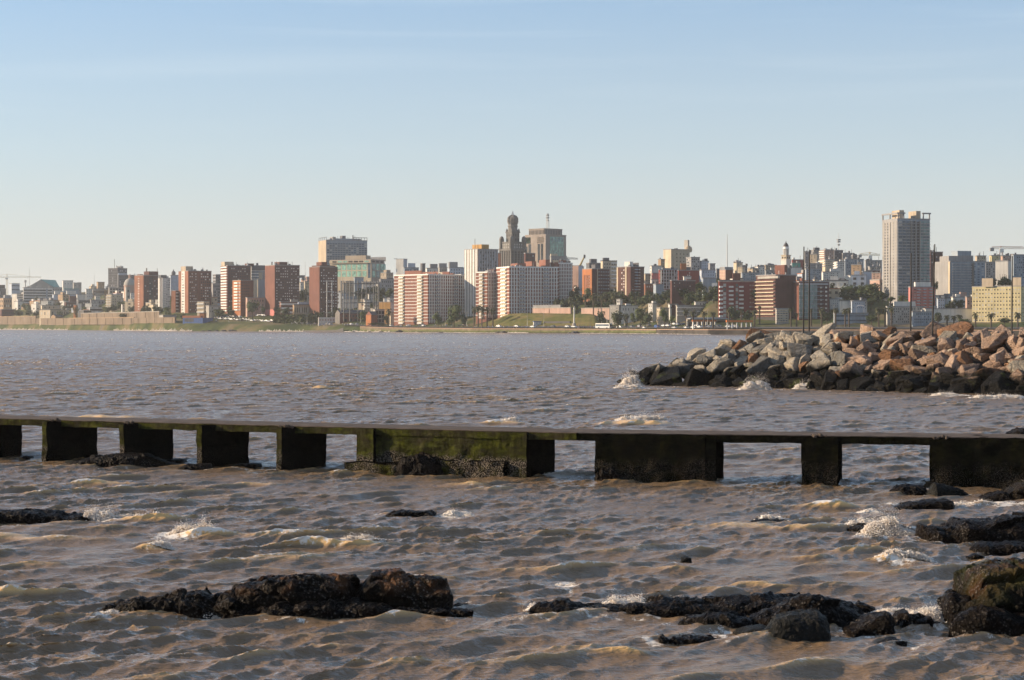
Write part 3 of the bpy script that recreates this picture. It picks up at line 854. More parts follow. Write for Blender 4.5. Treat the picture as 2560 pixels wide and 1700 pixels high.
splash('low foaming crest running right from the left-edge rock', 262, 420, 1296, 22, 900, 0, .25, .4, .9, 2, 1)
splash('curling white breaker in the left foreground water', 420, 545, 1338, 40, 1300, 0, .4, .5, 1, 3)
splash('small round whitecap below the left breaker', 368, 428, 1374, 20, 500, 0, .2, .35, 1, 4)
splash('white crest breaking at the centre left', 842, 955, 1352, 20, 700, 0, .35, .35, .9, 5)
splash('froth on the shoulder of the centre breaker', 700, 850, 1362, 9, 300, 0, .15, .3, .8, 6)
splash('small foam trail right of the lone low rock', 1112, 1180, 1290, 14, 350, 0, .2, .5, 1, 7)
splash('big white burst of spray against the stepped right-edge slabs', 2150, 2305, 1338, 50, 2200, .15, .45, .7, 1.1, 8)
splash('foam streaming left from the burst at the stepped slabs', 2110, 2260, 1318, 24, 900, 0, .3, .5, 1, 9)
splash('broad frothy swell before the stepped right-edge slabs', 2190, 2330, 1402, 20, 800, 0, .2, .5, 1, 10)
splash('frothy lip washing over the drowned rock left of the burst', 1890, 2000, 1302, 16, 600, 0, .3, .4, 1, 11)
splash('surf tumbling over the left end of the flat reef', 1500, 1640, 1520, 34, 1300, 0, .3, .45, .85, 12)
splash('foam pool at the far left tip of the flat reef', 1318, 1390, 1521, 18, 500, 0, .2, .3, .8, 13)
splash('foam streak on the back of the flat reef', 1650, 1760, 1512, 14, 600, 0, .25, .3, .8, 14)
splash('white wash between the twin rocks and the big mossy block', 2270, 2365, 1550, 32, 1100, 0, .3, .4, .9, 15)
splash('thin foam behind the twin rocks', 2180, 2290, 1532, 16, 500, 0, .25, .4, .8, 16)
splash('white surf burst at the tip of the boulder mound', 1552, 1600, 964, 34, 1500, -.1, .35, .8, 2.6, 17)
splash('foam spreading left of the boulder mound tip', 1535, 1610, 972, 12, 700, 0, .2, .9, 2.4, 18)
splash('surf bursting against the grey boulders', 1845, 1930, 975, 30, 1500, 0, .35, .7, 2.3, 19)
splash('foam at the foot of the boulders below the pole pair', 1985, 2050, 973, 26, 800, 0, .3, .7, 2.2, 20)
splash('foam line along the wet red boulders', 2330, 2420, 990, 12, 700, 0, .2, .7, 2.2, 21)
splash('foam at the foot of the last boulders on the right', 2420, 2560, 996, 10, 700, 0, .2, .7, 2.2, 22)
splash('whitecap out beyond the jetty, left of the boulder mound', 1540, 1670, 1052, 20, 900, 0, .3, .6, 1.6, 23)
splash('little whitecap behind the jetty at its middle', 1230, 1300, 1058, 13, 450, 0, .25, .5, 1.4, 24)
splash('foam lapping the left foot of the broad right jetty wall', 1350, 1480, 1190, 10, 450, 0, .25, .5, 1.1, 25)
splash('foam curl at the foot of the right cross wall', 1988, 2040, 1205, 14, 350, 0, .3, .4, 1.1, 26)
splash('foam strip right of the pointed grey rock', 2330, 2560, 1262, 9, 700, 0, .2, .5, 1, 27)
splash('foam at the foot of the second jetty wall', 75, 115, 1150, 10, 250, 0, .2, .5, 1.2, 28)
splash('foam collar at the left tip of the long outcrop', 242, 300, 1536, 12, 300, 0, .2, .3, .7, 29)
splash('froth along the front of the long outcrop', 480, 600, 1538, 10, 450, 0, .2, .3, .7, 30)
splash('small crest of foam left of the solitary upright stone', 1395, 1440, 1462, 12, 250, 0, .25, .3, .8, 31)
splash('thin foam streak behind the stepped slabs', 2140, 2200, 1282, 8, 300, 0, .2, .4, 1, 32)
# froth lying on the water itself: round the splashes, the rocks, the jetty walls and the boulder toe
me = water.data
nv_ = len(me.vertices)
co = np.empty(nv_ * 3, np.float32); me.vertices.foreach_get('co', co); co = co.reshape(-1, 3)
fa = np.empty(nv_, np.float32); me.attributes['foam'].data.foreach_get('value', fa)
x_, y_ = co[:, 0], co[:, 1]
def ring(xc, yc, rx, ry, w_, amt):
    m = np.where((np.abs(x_ - xc) < rx + 3 * w_) & (np.abs(y_ - yc) < ry + 3 * w_))[0]
    d = np.hypot((x_[m] - xc) / (rx + w_), (y_[m] - yc) / (ry + w_))
    k = np.exp(-((d - .95) / .22) ** 2) * amt
    nn = .55 + .9 * noise3(np.stack([x_[m] * 1.1, y_[m] * .6, 0 * x_[m]], 1))
    fa[m] = np.maximum(fa[m], k * np.clip(nn, 0, 1))
for xc, yc, rx, ry in CRAGS: ring(xc, yc, rx, ry, .28, .55)
for px0, px1, yb, depth, hp in FOAMSEG:
    Yc = wl(yb); x0, x1 = (px0 - CX) * Yc / F, (px1 - CX) * Yc / F
    lx, ly = (x1 - x0) * .75, .35 + depth * .9 + hp * Yc / F * .6
    xc = (x0 + x1) / 2
    m = np.where((np.abs(x_ - xc) < lx * 1.6) & (np.abs(y_ - Yc) < ly * 3))[0]
    k = np.exp(-((x_[m] - xc) / lx) ** 2 - ((y_[m] - Yc) / ly) ** 2)
    nn = .6 + .8 * noise3(np.stack([x_[m] * .9, y_[m] * .8, 0 * x_[m] + 3], 1))
    fa[m] = np.maximum(fa[m], np.clip(k * nn * 1.35, 0, 1))
for u in np.arange(-1, 40, 1.1):
    p_ = toe_at(u) - bn * .7
    ring(p_[0], p_[1], .8, .8, .5, .5)
# scattered whitecap trails
g = np.random.default_rng(5)
for k in range(70):
    yy_ = math.exp(g.uniform(math.log(30), math.log(420))); xx_ = g.uniform(-.26, .26) * yy_
    lx, ly = g.uniform(.4, 1.5) * (1 + yy_ / 250), g.uniform(.15, .4) * (1 + yy_ / 150)
    m = np.where((np.abs(x_ - xx_) < lx * 2) & (np.abs(y_ - yy_) < ly * 3))[0]
    fa[m] = np.maximum(fa[m], np.exp(-((x_[m] - xx_) / lx) ** 2 - ((y_[m] - yy_) / ly) ** 2) * np.clip(co[m, 2] / .1, 0, 1) * .75)
me.attributes['foam'].data.foreach_set('value', fa)
del co, fa, x_, y_
# ---------------------------------------------------------------- river haze
hz = link('haze', boxes_mesh('haze', [(-3200, -60, -6, 2200, 5600, 130)]))
m = bpy.data.materials.new('haze'); m.use_nodes = True
m.node_tree.nodes.clear()
vo = m.node_tree.nodes.new('ShaderNodeVolumePrincipled')
vo.inputs['Density'].default_value = .000066
vo.inputs['Color'].default_value = (.97, .95, .93, 1)
vo.inputs['Anisotropy'].default_value = .2
ou = m.node_tree.nodes.new('ShaderNodeOutputMaterial')
m.node_tree.links.new(vo.outputs[0], ou.inputs['Volume'])
hz.data.materials.append(m)
tag(hz, 'thin pale haze over the river and the city', 'haze', kind='stuff')
# ---------------------------------------------------------------- far shore: terrain, building kit
CROP = {1: (0, 620, 5.491), 2: (400, 560, 5.2256), 3: (760, 560, 5.2256), 4: (1130, 500, 4.356), 5: (1440, 560, 5.2256), 6: (1780, 560, 5.2256), 7: (2130, 500, 4.356)}
def px_(c, x): return CROP[c][0] + x / CROP[c][2]
def py_(c, y): return CROP[c][1] + y / CROP[c][2]
SH = np.array([(-900, 3300), (0, 2270), (430, 1667), (760, 1562), (1180, 1316), (1560, 1190), (1770, 1064), (2560, 960), (3400, 900)], float)
ZP = np.array([(-900, 8.5), (0, 7.4), (335, 7.1), (560, 6.3), (720, 5), (860, 4.1), (1000, 2.9), (1180, 2.6), (1770, 2.4), (3400, 2.4)], float)
ZG = np.array([(-900, 16), (0, 15), (335, 16), (560, 14), (720, 13), (860, 11.5), (960, 6.5), (1180, 5.5), (1290, 9), (1450, 10), (1560, 8), (1770, 8.5), (3400, 8)], float)
def dsh(px): return np.interp(px, SH[:, 0], SH[:, 1])
def ground(px, s):
    zp, zg = np.interp(px, ZP[:, 0], ZP[:, 1]), np.interp(px, ZG[:, 0], ZG[:, 1])
    steep = np.interp(px, [850, 950], [0, 1])        # 0: earth bank, 1: sea wall
    bank = np.interp(px, [850, 950], [14, .6])
    k = np.stack([np.where(s < bank, np.clip(s / bank, -.3, 1) ** 1.0 * zp, 0), np.where((s >= bank) & (s < 24), zp, 0),
                  np.where((s >= 24) & (s < 90), zp + (zg - zp) * (s - 24) / 66, 0),
                  np.where(s >= 90, zg + np.interp(s, [90, 220, 500, 900, 2600], [0, 13, 30, 37, 32])
                           + np.interp(px, [1380, 1470, 2200, 2290], [0, 1, 1, 0]) * np.interp(s, [90, 104, 220, 500], [0, 8.5, 4, 0])
                           + np.interp(px, [835, 870, 990, 1040], [0, 1, 1, 0]) * np.interp(s, [104, 136, 260, 500], [0, 10, 5, 0]), 0)])
    return k.sum(0) - np.where(s < 0, 1.5, 0)
def gz(x, y):
    px = CX + x / y * F
    return float(ground(px, np.array(y - dsh(px))))
def on_ground(px, row):
    """point of the far shore seen at this row"""
    for s in np.arange(1, 500, .5):
        Yd = dsh(px) + s
        z_ = float(ground(px, np.array(s)))
        if HY + (CH - z_) * F / Yd <= row: break
    return Vector(((px - CX) * Yd / F, Yd, z_))
pxs = np.linspace(-900, 3400, 300)
ss = np.array([-30, -.5, 0, .65, 3, 7, 14.1, 24, 40, 60, 90, 120, 160, 220, 300, 400, 500, 700, 900, 1500, 2000])
PX, SS = np.meshgrid(pxs, ss, indexing='ij')
YY = dsh(PX) + SS
ZZ = ground(PX.ravel(), SS.ravel()).reshape(PX.shape)
ZZ = ZZ + np.where(SS > 28, .5, 0) * noise3(np.stack([PX.ravel() / 17, SS.ravel() / 25, 0 * PX.ravel()], 1)).reshape(PX.shape)
Vt = np.stack([(PX - CX) * YY / F, YY, ZZ], -1).reshape(-1, 3)
ii = (np.arange(len(pxs) - 1)[:, None] * len(ss) + np.arange(len(ss) - 1)[None]).ravel()
t = NT('shore_ground')
g1 = t.noise(t.pos(.03), 1, 5, .6)
g2 = t.noise(t.pos(.25), 1, 4, .6)
c = t.ramp(g1, [(.38, (.040, .055, .020)), (.50, (.075, .088, .030)), (.60, (.16, .125, .065)), (.70, (.14, .125, .10))])
c = t.mix(1.0, c, t.ramp(g2, [(.3, .7), (.7, 1.15)]), 'MULTIPLY')
t.set(c, .95, .1)
terrain = link('terrain', mesh('terrain', Vt, np.stack([ii, ii + len(ss), ii + len(ss) + 1, ii + 1], 1), True), [t.m])
tag(terrain, 'grassy and built-up hill rising from the far shore', 'ground', kind='structure')

# ---- materials
for nm, c, v in [('brick', (.175, .072, .052), .28), ('brick_sun_orange', (.25, .105, .062), .28), ('brick_dark', (.105, .048, .042), .32), ('brick_stripe', (.235, .10, .07), .22),  # orange brick also puts low sunlight into the colour of end walls
                 ('white', (.60, .57, .52), .16), ('cream', (.52, .43, .31), .2), ('beige', (.42, .34, .25), .22), ('grey', (.28, .27, .265), .25), ('dark_grey', (.13, .13, .14), .3),
                 ('blue_grey', (.27, .31, .35), .2), ('pale_blue', (.42, .46, .52), .15), ('pink', (.50, .18, .16), .2), ('rose', (.44, .29, .23), .2), ('yellow', (.52, .44, .25), .18), ('tan', (.38, .26, .16), .25),
                 ('ochre', (.42, .24, .085), .2), ('stone', (.175, .162, .148), .35), ('granite', (.31, .26, .225), .15), ('red', (.24, .06, .05), .25), ('orange', (.40, .15, .06), .2), ('fascia', (.60, .18, .05), .1),
                 ('concrete', (.36, .335, .30), .25), ('blue', (.10, .17, .36), .2)]:
    wallmat(nm, c, v)
plain('roof_dark', (.05, .045, .048)); plain('roof_slate', (.085, .085, .095)); plain('terracotta', (.34, .12, .055)); plain('green_roof', (.06, .27, .22), .5)
plain('steel', (.10, .10, .10), .5); plain('steel_light', (.40, .39, .37), .5); plain('white_trim', (.70, .67, .62)); plain('grey_trim', (.36, .36, .37)); plain('asphalt', (.06, .058, .058), .9)
plain('blind', (.46, .44, .40)); plain('recess', (.035, .032, .032), .8); plain('crane_yellow', (.42, .30, .10)); plain('crane_red', (.34, .12, .07))
def glass(name, c, rough=.12):
    t = NT(name)
    v = t.noise(t.pos(.31, .31, .27), 1, 2, .8)
    MATS[name] = t.set(t.mix(1.0, c, t.ramp(v, [(.35, .6), (.65, 1.5)]), 'MULTIPLY'), rough, .5)
glass('glass', (.030, .036, .045)); glass('glass_blue', (.055, .085, .12)); glass('glass_green', (.24, .42, .33), .25); glass('glass_teal', (.12, .20, .20))
CUBE = {}
def cube(name, mat):
    k = (name, mat)
    if k not in CUBE:
        me = boxes_mesh(name, [(0, 0, 0, 1, 1, 1)]); me.materials.append(MATS[mat]); CUBE[k] = me
    return CUBE[k]
wr_ = random.Random(5)
PLAN = []
class B:
    """box building given by its near vertical edge and the left and right ends of its two visible faces"""
    def __init__(s, name, c, xl, xm, xr, yt, yb, lay, mat, label, cat='building', ae=None, depth=15, parapet=True, group=None, lmat=None):
        s.c = c; s.yt, s.yb = py_(c, yt), py_(c, yb)
        s.xl, s.xm, s.xr = xl, xm, xr
        pl_, pm, pr = px_(c, xl), px_(c, xm), px_(c, xr)
        s.pm = pm
        s.Y = Y = dsh(pm) + lay
        s.k = k = Y / F
        wl_, wr = pm - pl_, pr - pm
        th = math.atan((pm - CX) / F)
        if wl_ < .4: a = -th - R(2) if ae is None else R(ae) - th
        else: a = (math.atan2(wl_, wr) if ae is None else R(ae)); a = min(max(a, R(17)), R(72)) - th
        P = Vector(((pm - CX) * k, Y, 0))
        def hit(px, dx, dy):
            q = (px - CX) / F
            return (q * P.y - P.x) / (dx - q * dy)
        s.W = hit(pr, math.cos(a), math.sin(a)) if wr > .4 else depth
        s.L = hit(pl_, -math.sin(a), math.cos(a)) if wl_ > .4 else depth
        s.a = a
        corners = [P, P + Vector((math.cos(a), math.sin(a), 0)) * s.W, P + Vector((-math.sin(a), math.cos(a), 0)) * s.L]
        s.z0 = z0 = min(gz(p.x, p.y) for p in corners) - 1.5
        s.zt = CH - (s.yt - HY) * k
        s.zb = CH - (s.yb - HY) * k
        z0 = s.z0 = min(z0, s.zb)
        s.H = s.zt - z0
        s.vb = s.zb - z0
        s.root = empty(name, (P.x, P.y, z0), a)
        tag(s.root, label, cat, group)
        s.n = {}; s.mat = mat
        s.part('wall', mat, 0, s.W, 0, s.L, 0, s.H)
        if lmat: s.fbox('L', 'side_wall', lmat, 0, 1, 0, s.H, 0, .25)  # often a brighter end wall: sunlight put into colour beside the shaded front
        if parapet:
            e = .25
            s.part('roof', 'grey' if parapet is True else parapet, -e, s.W + e, -e, s.L + e, s.H, s.H + max(.5, 1.2 * k))
        cx = P + Vector((math.cos(a) * s.W - math.sin(a) * s.L, math.sin(a) * s.W + math.cos(a) * s.L, 0)) * .5
        PLAN.append((cx.x, cx.y, math.hypot(s.W, s.L) * .5))
    def part(s, name, mat, x0, x1, y0, y1, z0, z1, label=None, parent=None):
        o = bpy.data.objects.new(name, cube(name, mat)); col.objects.link(o)
        o.parent = parent or s.root
        o.location = (x0, y0, z0); o.scale = (max(x1 - x0, .02), max(y1 - y0, .02), max(z1 - z0, .02))
        if label: o['label'] = label
        return o
    def fbox(s, f, name, mat, u0, u1, z0, z1, d0, d1, **kw):
        """box on a face: u 0..1 left to right as seen, d = how far proud of the wall"""
        if f == 'F': return s.part(name, mat, u0 * s.W, u1 * s.W, -d1, -d0, z0, z1, **kw)
        return s.part(name, mat, -d1, -d0, (1 - u1) * s.L, (1 - u0) * s.L, z0, z1, **kw)
    def v(s, f): return s.vb + (s.H - s.vb) * f
    def win(s, f, cols, rows, u=(.06, .94), v=(.05, .96), w=.5, h=.5, m='glass', alt=('blind', .2), d=.09, name='window', skip=0):
        us = np.linspace(u[0], u[1], cols + 1); vs = np.linspace(v[0], v[1], rows + 1)
        for j in range(rows):
            for i in range(cols):
                if skip and wr_.random() < skip: continue
                du, dv = us[i + 1] - us[i], s.v(vs[j + 1]) - s.v(vs[j])
                uc, vc = us[i] + du / 2, s.v(vs[j]) + dv / 2
                mm = alt[0] if wr_.random() < alt[1] else m
                a = (f, name, mm, uc - du * w / 2, uc + du * w / 2, vc - dv * h / 2, vc + dv * h / 2, -.05, d)
                s.n.setdefault(name, []).append(a)
        return s
    def bands(s, f, rows, u=(0, 1), v=(0, 1), h=.3, m='white', d=.35, name='floor_band', off=.5):
        vs = np.linspace(v[0], v[1], rows + 1)
        for j in range(rows):
            z, dz = s.v(vs[j]), s.v(vs[j + 1]) - s.v(vs[j])
            zc = z + dz * off
            s.n.setdefault(name, []).append((f, name, m, u[0], u[1], zc - dz * h / 2, zc + dz * h / 2, -.05, d))
        return s
    def cols(s, f, n, u=(0, 1), v=(0, 1), w=.3, m='white', d=.3, name='pilaster'):
        us = np.linspace(u[0], u[1], n + 1)
        for i in range(n):
            uc, du = (us[i] + us[i + 1]) / 2, us[i + 1] - us[i]
            s.n.setdefault(name, []).append((f, name, m, uc - du * w / 2, uc + du * w / 2, s.v(v[0]), s.v(v[1]), -.05, d))
        return s
    def panel(s, f, name, m, u0, u1, v0, v1, d=.15, d0=-.05):
        s.n.setdefault(name, []).append((f, name, m, u0, u1, s.v(v0), s.v(v1), d0, d)); return s
    def rb(s, xl, xr, yt, mat='grey', name='roof_block', fy=(.25, .75), base=0, cap=None):
        """block on the roof, given in crop pixels"""
        wl_, wr = s.xm - s.xl, max(s.xr - s.xm, 1)
        if wl_ < 1: f0, f1 = (xl - s.xm) / wr, (xr - s.xm) / wr
        else: f0, f1 = (xl - s.xm + fy[1] * wl_) / wr, (xr - s.xm + fy[0] * wl_) / wr
        if f1 - f0 < .04: f0, f1 = f0 - .05, f1 + .05
        h = (s.yt - py_(s.c, yt)) * s.k
        s.part(name, mat, f0 * s.W, f1 * s.W, fy[0] * s.L, fy[1] * s.L, s.H + .02 + base, s.H + max(h, .4))
        if cap: s.part('roof_cap', cap, f0 * s.W - .3, f1 * s.W + .3, fy[0] * s.L - .3, fy[1] * s.L + .3, s.H + h, s.H + h + .5)
        return s
    def mast(s, x, yt, w=.35, fy=.5, mat='steel', name='antenna'):
        wl_, wr = s.xm - s.xl, max(s.xr - s.xm, 1)
        fx = (x - s.xm + fy * wl_) / wr
        h = (s.yt - py_(s.c, yt)) * s.k
        s.part(name, mat, fx * s.W - w / 2, fx * s.W + w / 2, fy * s.L - w / 2, fy * s.L + w / 2, s.H, s.H + h)
        return s
    def clutter(s, n=6, hmax=2.2, seed=1):
        g = random.Random(seed + int(s.pm))
        for i in range(n):
            x, y, w_, h = g.uniform(.05, .9) * s.W, g.uniform(.05, .5) * s.L, g.uniform(.5, 2), g.uniform(.8, hmax)
            s.part('roof_tank' if h < 1.6 else 'antenna', g.choice(['grey', 'dark_grey', 'white', 'steel']), x, x + (w_ if h < 1.6 else .22), y, y + (w_ if h < 1.6 else .22), s.H, s.H + .5 + h * (1 if h < 1.6 else 1.5))
        return s
    def end(s):
        for name, L_ in s.n.items():
            L_.sort(key=lambda a: -(a[4] - a[3]) * (a[6] - a[5]))
            for a in L_[:100]: s.fbox(*a)
            rest = L_[100:]
            if rest:
                bx, mi, ms = [], [], []
                for f, nm, m, u0, u1, z0, z1, d0, d1 in rest:
                    bx.append((u0 * s.W, -d1, z0, u1 * s.W, -d0, z1) if f == 'F' else (-d1, (1 - u1) * s.L, z0, -d0, (1 - u0) * s.L, z1))
                    if m not in ms: ms.append(m)
                    mi.append(ms.index(m))
                o = link(name, boxes_mesh(name, bx, np.array(mi)), [], s.root)
                for m in ms: o.data.materials.append(MATS[m])
                o['kind'] = 'stuff'
        return s
    def place(s, me_parts, x, y, z, name, mat, scale=1, smooth=True):
        o = link(name, mesh(name, me_parts[0] * scale, me_parts[1], smooth), [MATS[mat]], s.root)
        o.location = (x, y, z)
        return o
# plain sheets along the shore
def strip(name, p0, p1, s0, s1, dz, mat, n=160, **kw):
    pp = np.linspace(p0, p1, n)
    V = []
    for p in pp:
        for s in np.linspace(s0, s1, 4):
            Yd = dsh(p) + s
            V.append(((p - CX) * Yd / F, Yd, float(ground(p, np.array(s))) + dz))
    i = (np.arange(n - 1)[:, None] * 4 + np.arange(3)[None]).ravel()
    o = link(name, mesh(name, V, np.stack([i, i + 4, i + 5, i + 1], 1), True), [mat])
    return tag(o, kind='structure', **kw)
t = NT('promenade_paving'); t.set(t.ramp(t.noise(t.pos(.5), 1, 4), [(.3, (.30, .19, .14)), (.7, (.42, .28, .21))]), .9, .2)
PAV = t.m
strip('promenade', 380, 3300, 14.5, 21, .02, PAV, label='pinkish paved promenade along the far shore', cat='promenade')
strip('road', 860, 3300, 28, 37, .55, MATS['asphalt'], label='coast road behind the promenade', cat='road')
# the sea wall, top edge with a coping
t = NT('sea_wall_stone')
zz = t.n('ShaderNodeSeparateXYZ'); t.l(t.geo.outputs['Position'], zz.inputs[0])
n1 = t.noise(t.pos(.08, .08, .3), 1, 4)
zz = t.math('ADD', zz.outputs['Z'], t.math('MULTIPLY', n1, -2.5))
c = t.ramp(t.maprange(zz, -1.8, 1.2), [(0, (.035, .032, .026)), (.35, (.062, .066, .024)), (.62, (.115, .125, .04)), (.85, (.16, .13, .085))])
t.set(t.mix(1.0, c, t.ramp(t.noise(t.pos(.4), 1, 4), [(.3, .6), (.7, 1.2)]), 'MULTIPLY'), .9, .2)
def seawall(name, p0, p1, mat, label, top=0.0, s0=-.9, s1=.7):
    pp = np.linspace(p0, p1, max(6, int((p1 - p0) / 6)))
    V = []
    for p in pp:
        for (s, z) in ((s0, -2), (s0 + .45, None), (s1, None), (s1, -2)):
            Yd = dsh(p) + s
            zp = float(np.interp(p, ZP[:, 0], ZP[:, 1])) + top
            V.append(((p - CX) * Yd / F, Yd, zp if z is None else z))
    i = (np.arange(len(pp) - 1)[:, None] * 4 + np.arange(4)[None]); j = np.roll(np.arange(4), -1)[None] + np.arange(len(pp) - 1)[:, None] * 4
    q = np.stack([i.ravel(), i.ravel() + 4, j.ravel() + 4, j.ravel()], 1)
    o = link(name, mesh(name, V, q), [mat]); tag(o, label, 'wall', 'sea walls of the far shore')
    pp2 = [(((p - CX) * (dsh(p) + s) / F), dsh(p) + s, float(np.interp(p, ZP[:, 0], ZP[:, 1])) + top + z) for p in pp for s, z in ((s0 + .2, .002), (s0 + .2, .35), (s1, .35), (s1, .002))]
    link('coping', mesh('coping', pp2, q), [PAV], o)
    return o
SW = t.m
seawall('sea_wall', 900, 1412, SW, 'green algae-stained sea wall in front of the striped brick blocks')
seawall('sea_wall', 1413, 1640, SW, 'sea wall running from the grass mound to the parked coach', -.1)
t = NT('dark_sea_wall'); t.set(t.ramp(t.noise(t.pos(.12), 1, 4), [(.35, (.028, .026, .024)), (.62, (.075, .065, .055))]), .9, .2)
seawall('sea_wall', 1641, 1900, t.m, 'dark sea wall ending behind the boulder mound')
seawall('sea_wall', 1901, 3300, t.m, 'sea wall hidden behind the boulder mound at the right')
# ================================================================ buildings, left to right
# ---- left quarter (crop 1)
B('slate_roofed_house', 1, -60, -40, 82, 560, 940, 320, 'dark_grey', 'grey house with a dark roof at the far left edge', ae=25).rb(-60, 70, 505, 'roof_dark', 'mansard', (.05, .95)).win('F', 5, 4, w=.5, h=.5).end()
B('low_house', 1, 0, 45, 165, 690, 900, 130, 'tan', 'brownish low house at the left edge below the tower crane').win('F', 4, 3).win('L', 2, 3).rb(45, 150, 645, 'grey').end()
B('apartment_block', 1, 165, 232, 322, 632, 880, 190, 'white', 'plain white block left of the ribbon-window office').bands('F', 8, h=.3, m='glass_blue', d=.1, name='window_band', u=(.08, .95)).end()
B('office_block', 1, 318, 322, 722, 545, 860, 210, 'white', 'white office block with eight dark ribbon windows, under the green-roofed theatre', depth=26).bands('F', 8, (.01, .77), (.0, .95), .52, 'glass', .1, 'window_band').bands('F', 8, (.83, .98), (.0, .95), .52, 'glass', .1, 'window_band').panel('F', 'stair_strip', 'blue_grey', .775, .825, 0, .97, .3).clutter(5).end()
# theatre with gabled green roof
b = B('theatre', 1, 372, 380, 1000, 540, 600, 420, 'concrete', 'theatre with a big pale gable and a green metal roof on the hill', depth=40)
def gable(b, u0, u1, h, dep0, dep1, mroof, mwall, name='roof', along='F', over=.5):
    """gable roof: ridge runs back from the front face between u0 and u1"""
    x0, x1 = u0 * b.W, u1 * b.W
    xm = (x0 + x1) / 2
    if along == 'F':
        V = [(x0 - over, dep0, 0), (x1 + over, dep0, 0), (xm, dep0, h), (x0 - over, dep1, 0), (x1 + over, dep1, 0), (xm, dep1, h)]
    else:
        y0, y1 = dep0, dep1; ym = (y0 + y1) / 2
        V = [(x0, y0 - over, 0), (x0, y1 + over, 0), (x0, ym, h), (x1, y0 - over, 0), (x1, y1 + over, 0), (x1, ym, h)]
    sgn = 1 if along == 'F' else -1
    tri = [(0, 1, 2), (5, 4, 3)] if sgn == 1 else [(2, 1, 0), (3, 4, 5)]
    q = [(0, 2, 5, 3), (1, 4, 5, 2), (0, 3, 4, 1)]
    me = mesh(name, V, [np.array(tri), np.array(q)], midx=[1, 1, 0, 0, 0])
    o = link(name, me, [], b.root); me.materials.append(MATS[mroof]); me.materials.append(MATS[mwall]); o.location = (0, 0, b.H + .02)
    return o
hk = (py_(1, 540) - py_(1, 430)) * b.k
x0, x1, x2, x3 = [(px_(1, q) - px_(1, 380)) / (px_(1, 1000) - px_(1, 380)) * b.W for q in (372, 555, 735, 865)]
V = [(x0, 0, 0), (x2, 0, 0), (x1, 0, hk), (x0, 30, 0), (x1 + (x3 - x2), 30, hk), (x3, 30, .3)]
Vb = [(x0, -.3, 0), (x1, -.3, hk), (x2, -.3, 0), (x3, 26, hk * .08), (x3 + .5, 26, hk * .96), (x0, 26, 0)]
o = link('gable', mesh('gable', np.array([(x0, -.5, 0), (x2, -.5, 0), (x1, -.5, hk), (x0, 26, 0), (x3 + 4, 26, 0), (x3 - 2, 26, hk * .97)]), [np.array([(0, 1, 2), (5, 4, 3)]), np.array([(0, 2, 5, 3), (0, 3, 4, 1)])]), [MATS['concrete']], b.root); o.location = (0, 0, b.H)
o = link('roof_slope', mesh('roof_slope', np.array([(x2 + .3, -.6, .25), (x3 + 4.3, 26, .25), (x3 - 1.7, 26, hk * .97 + .25), (x1 + .3, -.6, hk + .25), (x2 + .3, -.6, .02), (x3 + 4.3, 26, .02), (x3 - 1.7, 26, hk * .97), (x1 + .3, -.6, hk)]), np.array([(0, 1, 2, 3), (7, 6, 5, 4), (0, 4, 5, 1), (1, 5, 6, 2), (2, 6, 7, 3), (3, 7, 4, 0)])), [MATS['green_roof']], b.root); o.location = (0, 0, b.H)
b.win('F', 9, 1, (.55, .99), (.3, .8), .4, .6).end()
B('block', 1, 855, 866, 1005, 450, 600, 400, 'white', 'white building stepping down right of the green theatre roof').win('F', 3, 2, w=.2, h=.2).end()
B('block', 1, 1000, 1012, 1118, 480, 620, 390, 'concrete', 'pale block with two roof boxes at the right of the theatre').rb(1060, 1112, 470, 'grey').win('F', 3, 2, w=.25, h=.25).end()
B('small_block', 1, 128, 160, 270, 490, 600, 470, 'pale_blue', 'pale blue-white flat block right of the far-left crane').bands('F', 2, h=.3, m='glass_blue', d=.1, name='window_band').end()
B('warehouse', 1, 720, 735, 1165, 640, 770, 250, 'pale_blue', 'long blank pale blue-white wall below the theatre', depth=20).rb(910, 1040, 585, 'white', 'upper_storey').rb(745, 880, 590, 'white', 'upper_storey').win('F', 8, 1, (.05, .45), (.85, 1.0), .2, .5).end()
B('market_hall', 1, 875, 880, 1085, 562, 640, 330, 'blue_grey', 'low building with a thin teal roof below the theatre', depth=14, parapet='green_roof').end()
B('brick_house', 1, 945, 955, 1050, 662, 800, 175, 'brick_dark', 'dark red brick cube among pale roofs', depth=12).end()
B('brick_house', 1, 885, 905, 1065, 745, 850, 150, 'brick_dark', 'low dark brick house in front of the red brick cube').win('F', 4, 1, v=(.4, .8)).end()
B('white_house', 1, 1175, 1182, 1270, 565, 690, 300, 'white', 'white stepped house left of the long pale shed roof').win('F', 3, 3, w=.25, h=.3).end()
B('long_shed', 1, 1270, 1275, 1490, 562, 640, 360, 'concrete', 'long low pale shed between white houses and the dark office tower', depth=10).bands('F', 1, h=.4, m='glass', d=.1, name='window_band').end()
B('white_house', 1, 1050, 1060, 1180, 640, 720, 200, 'white', 'white flat house right of the red brick cube').end()
B('grey_house', 1, 1050, 1075, 1250, 720, 800, 165, 'dark_grey', 'low grey terrace right of the red brick cube').win('F', 6, 1, v=(.3, .8), alt=('white', .3)).end()
B('white_house', 1, 1300, 1310, 1375, 660, 740, 210, 'white', 'small white house before the concrete-grid building').win('F', 2, 2, w=.3, h=.3).end()
B('grey_house', 1, 1240, 1250, 1440, 715, 830, 160, 'grey', 'grey house left of the curved cream apartments').win('F', 4, 2).end()
B('water_tower', 1, 1326, 1345, 1435, 470, 560, 420, 'tan', 'small tan tower block with a flat top on the left skyline').rb(1326, 1350, 462, 'tan').win('F', 2, 2, w=.3, h=.2).end()
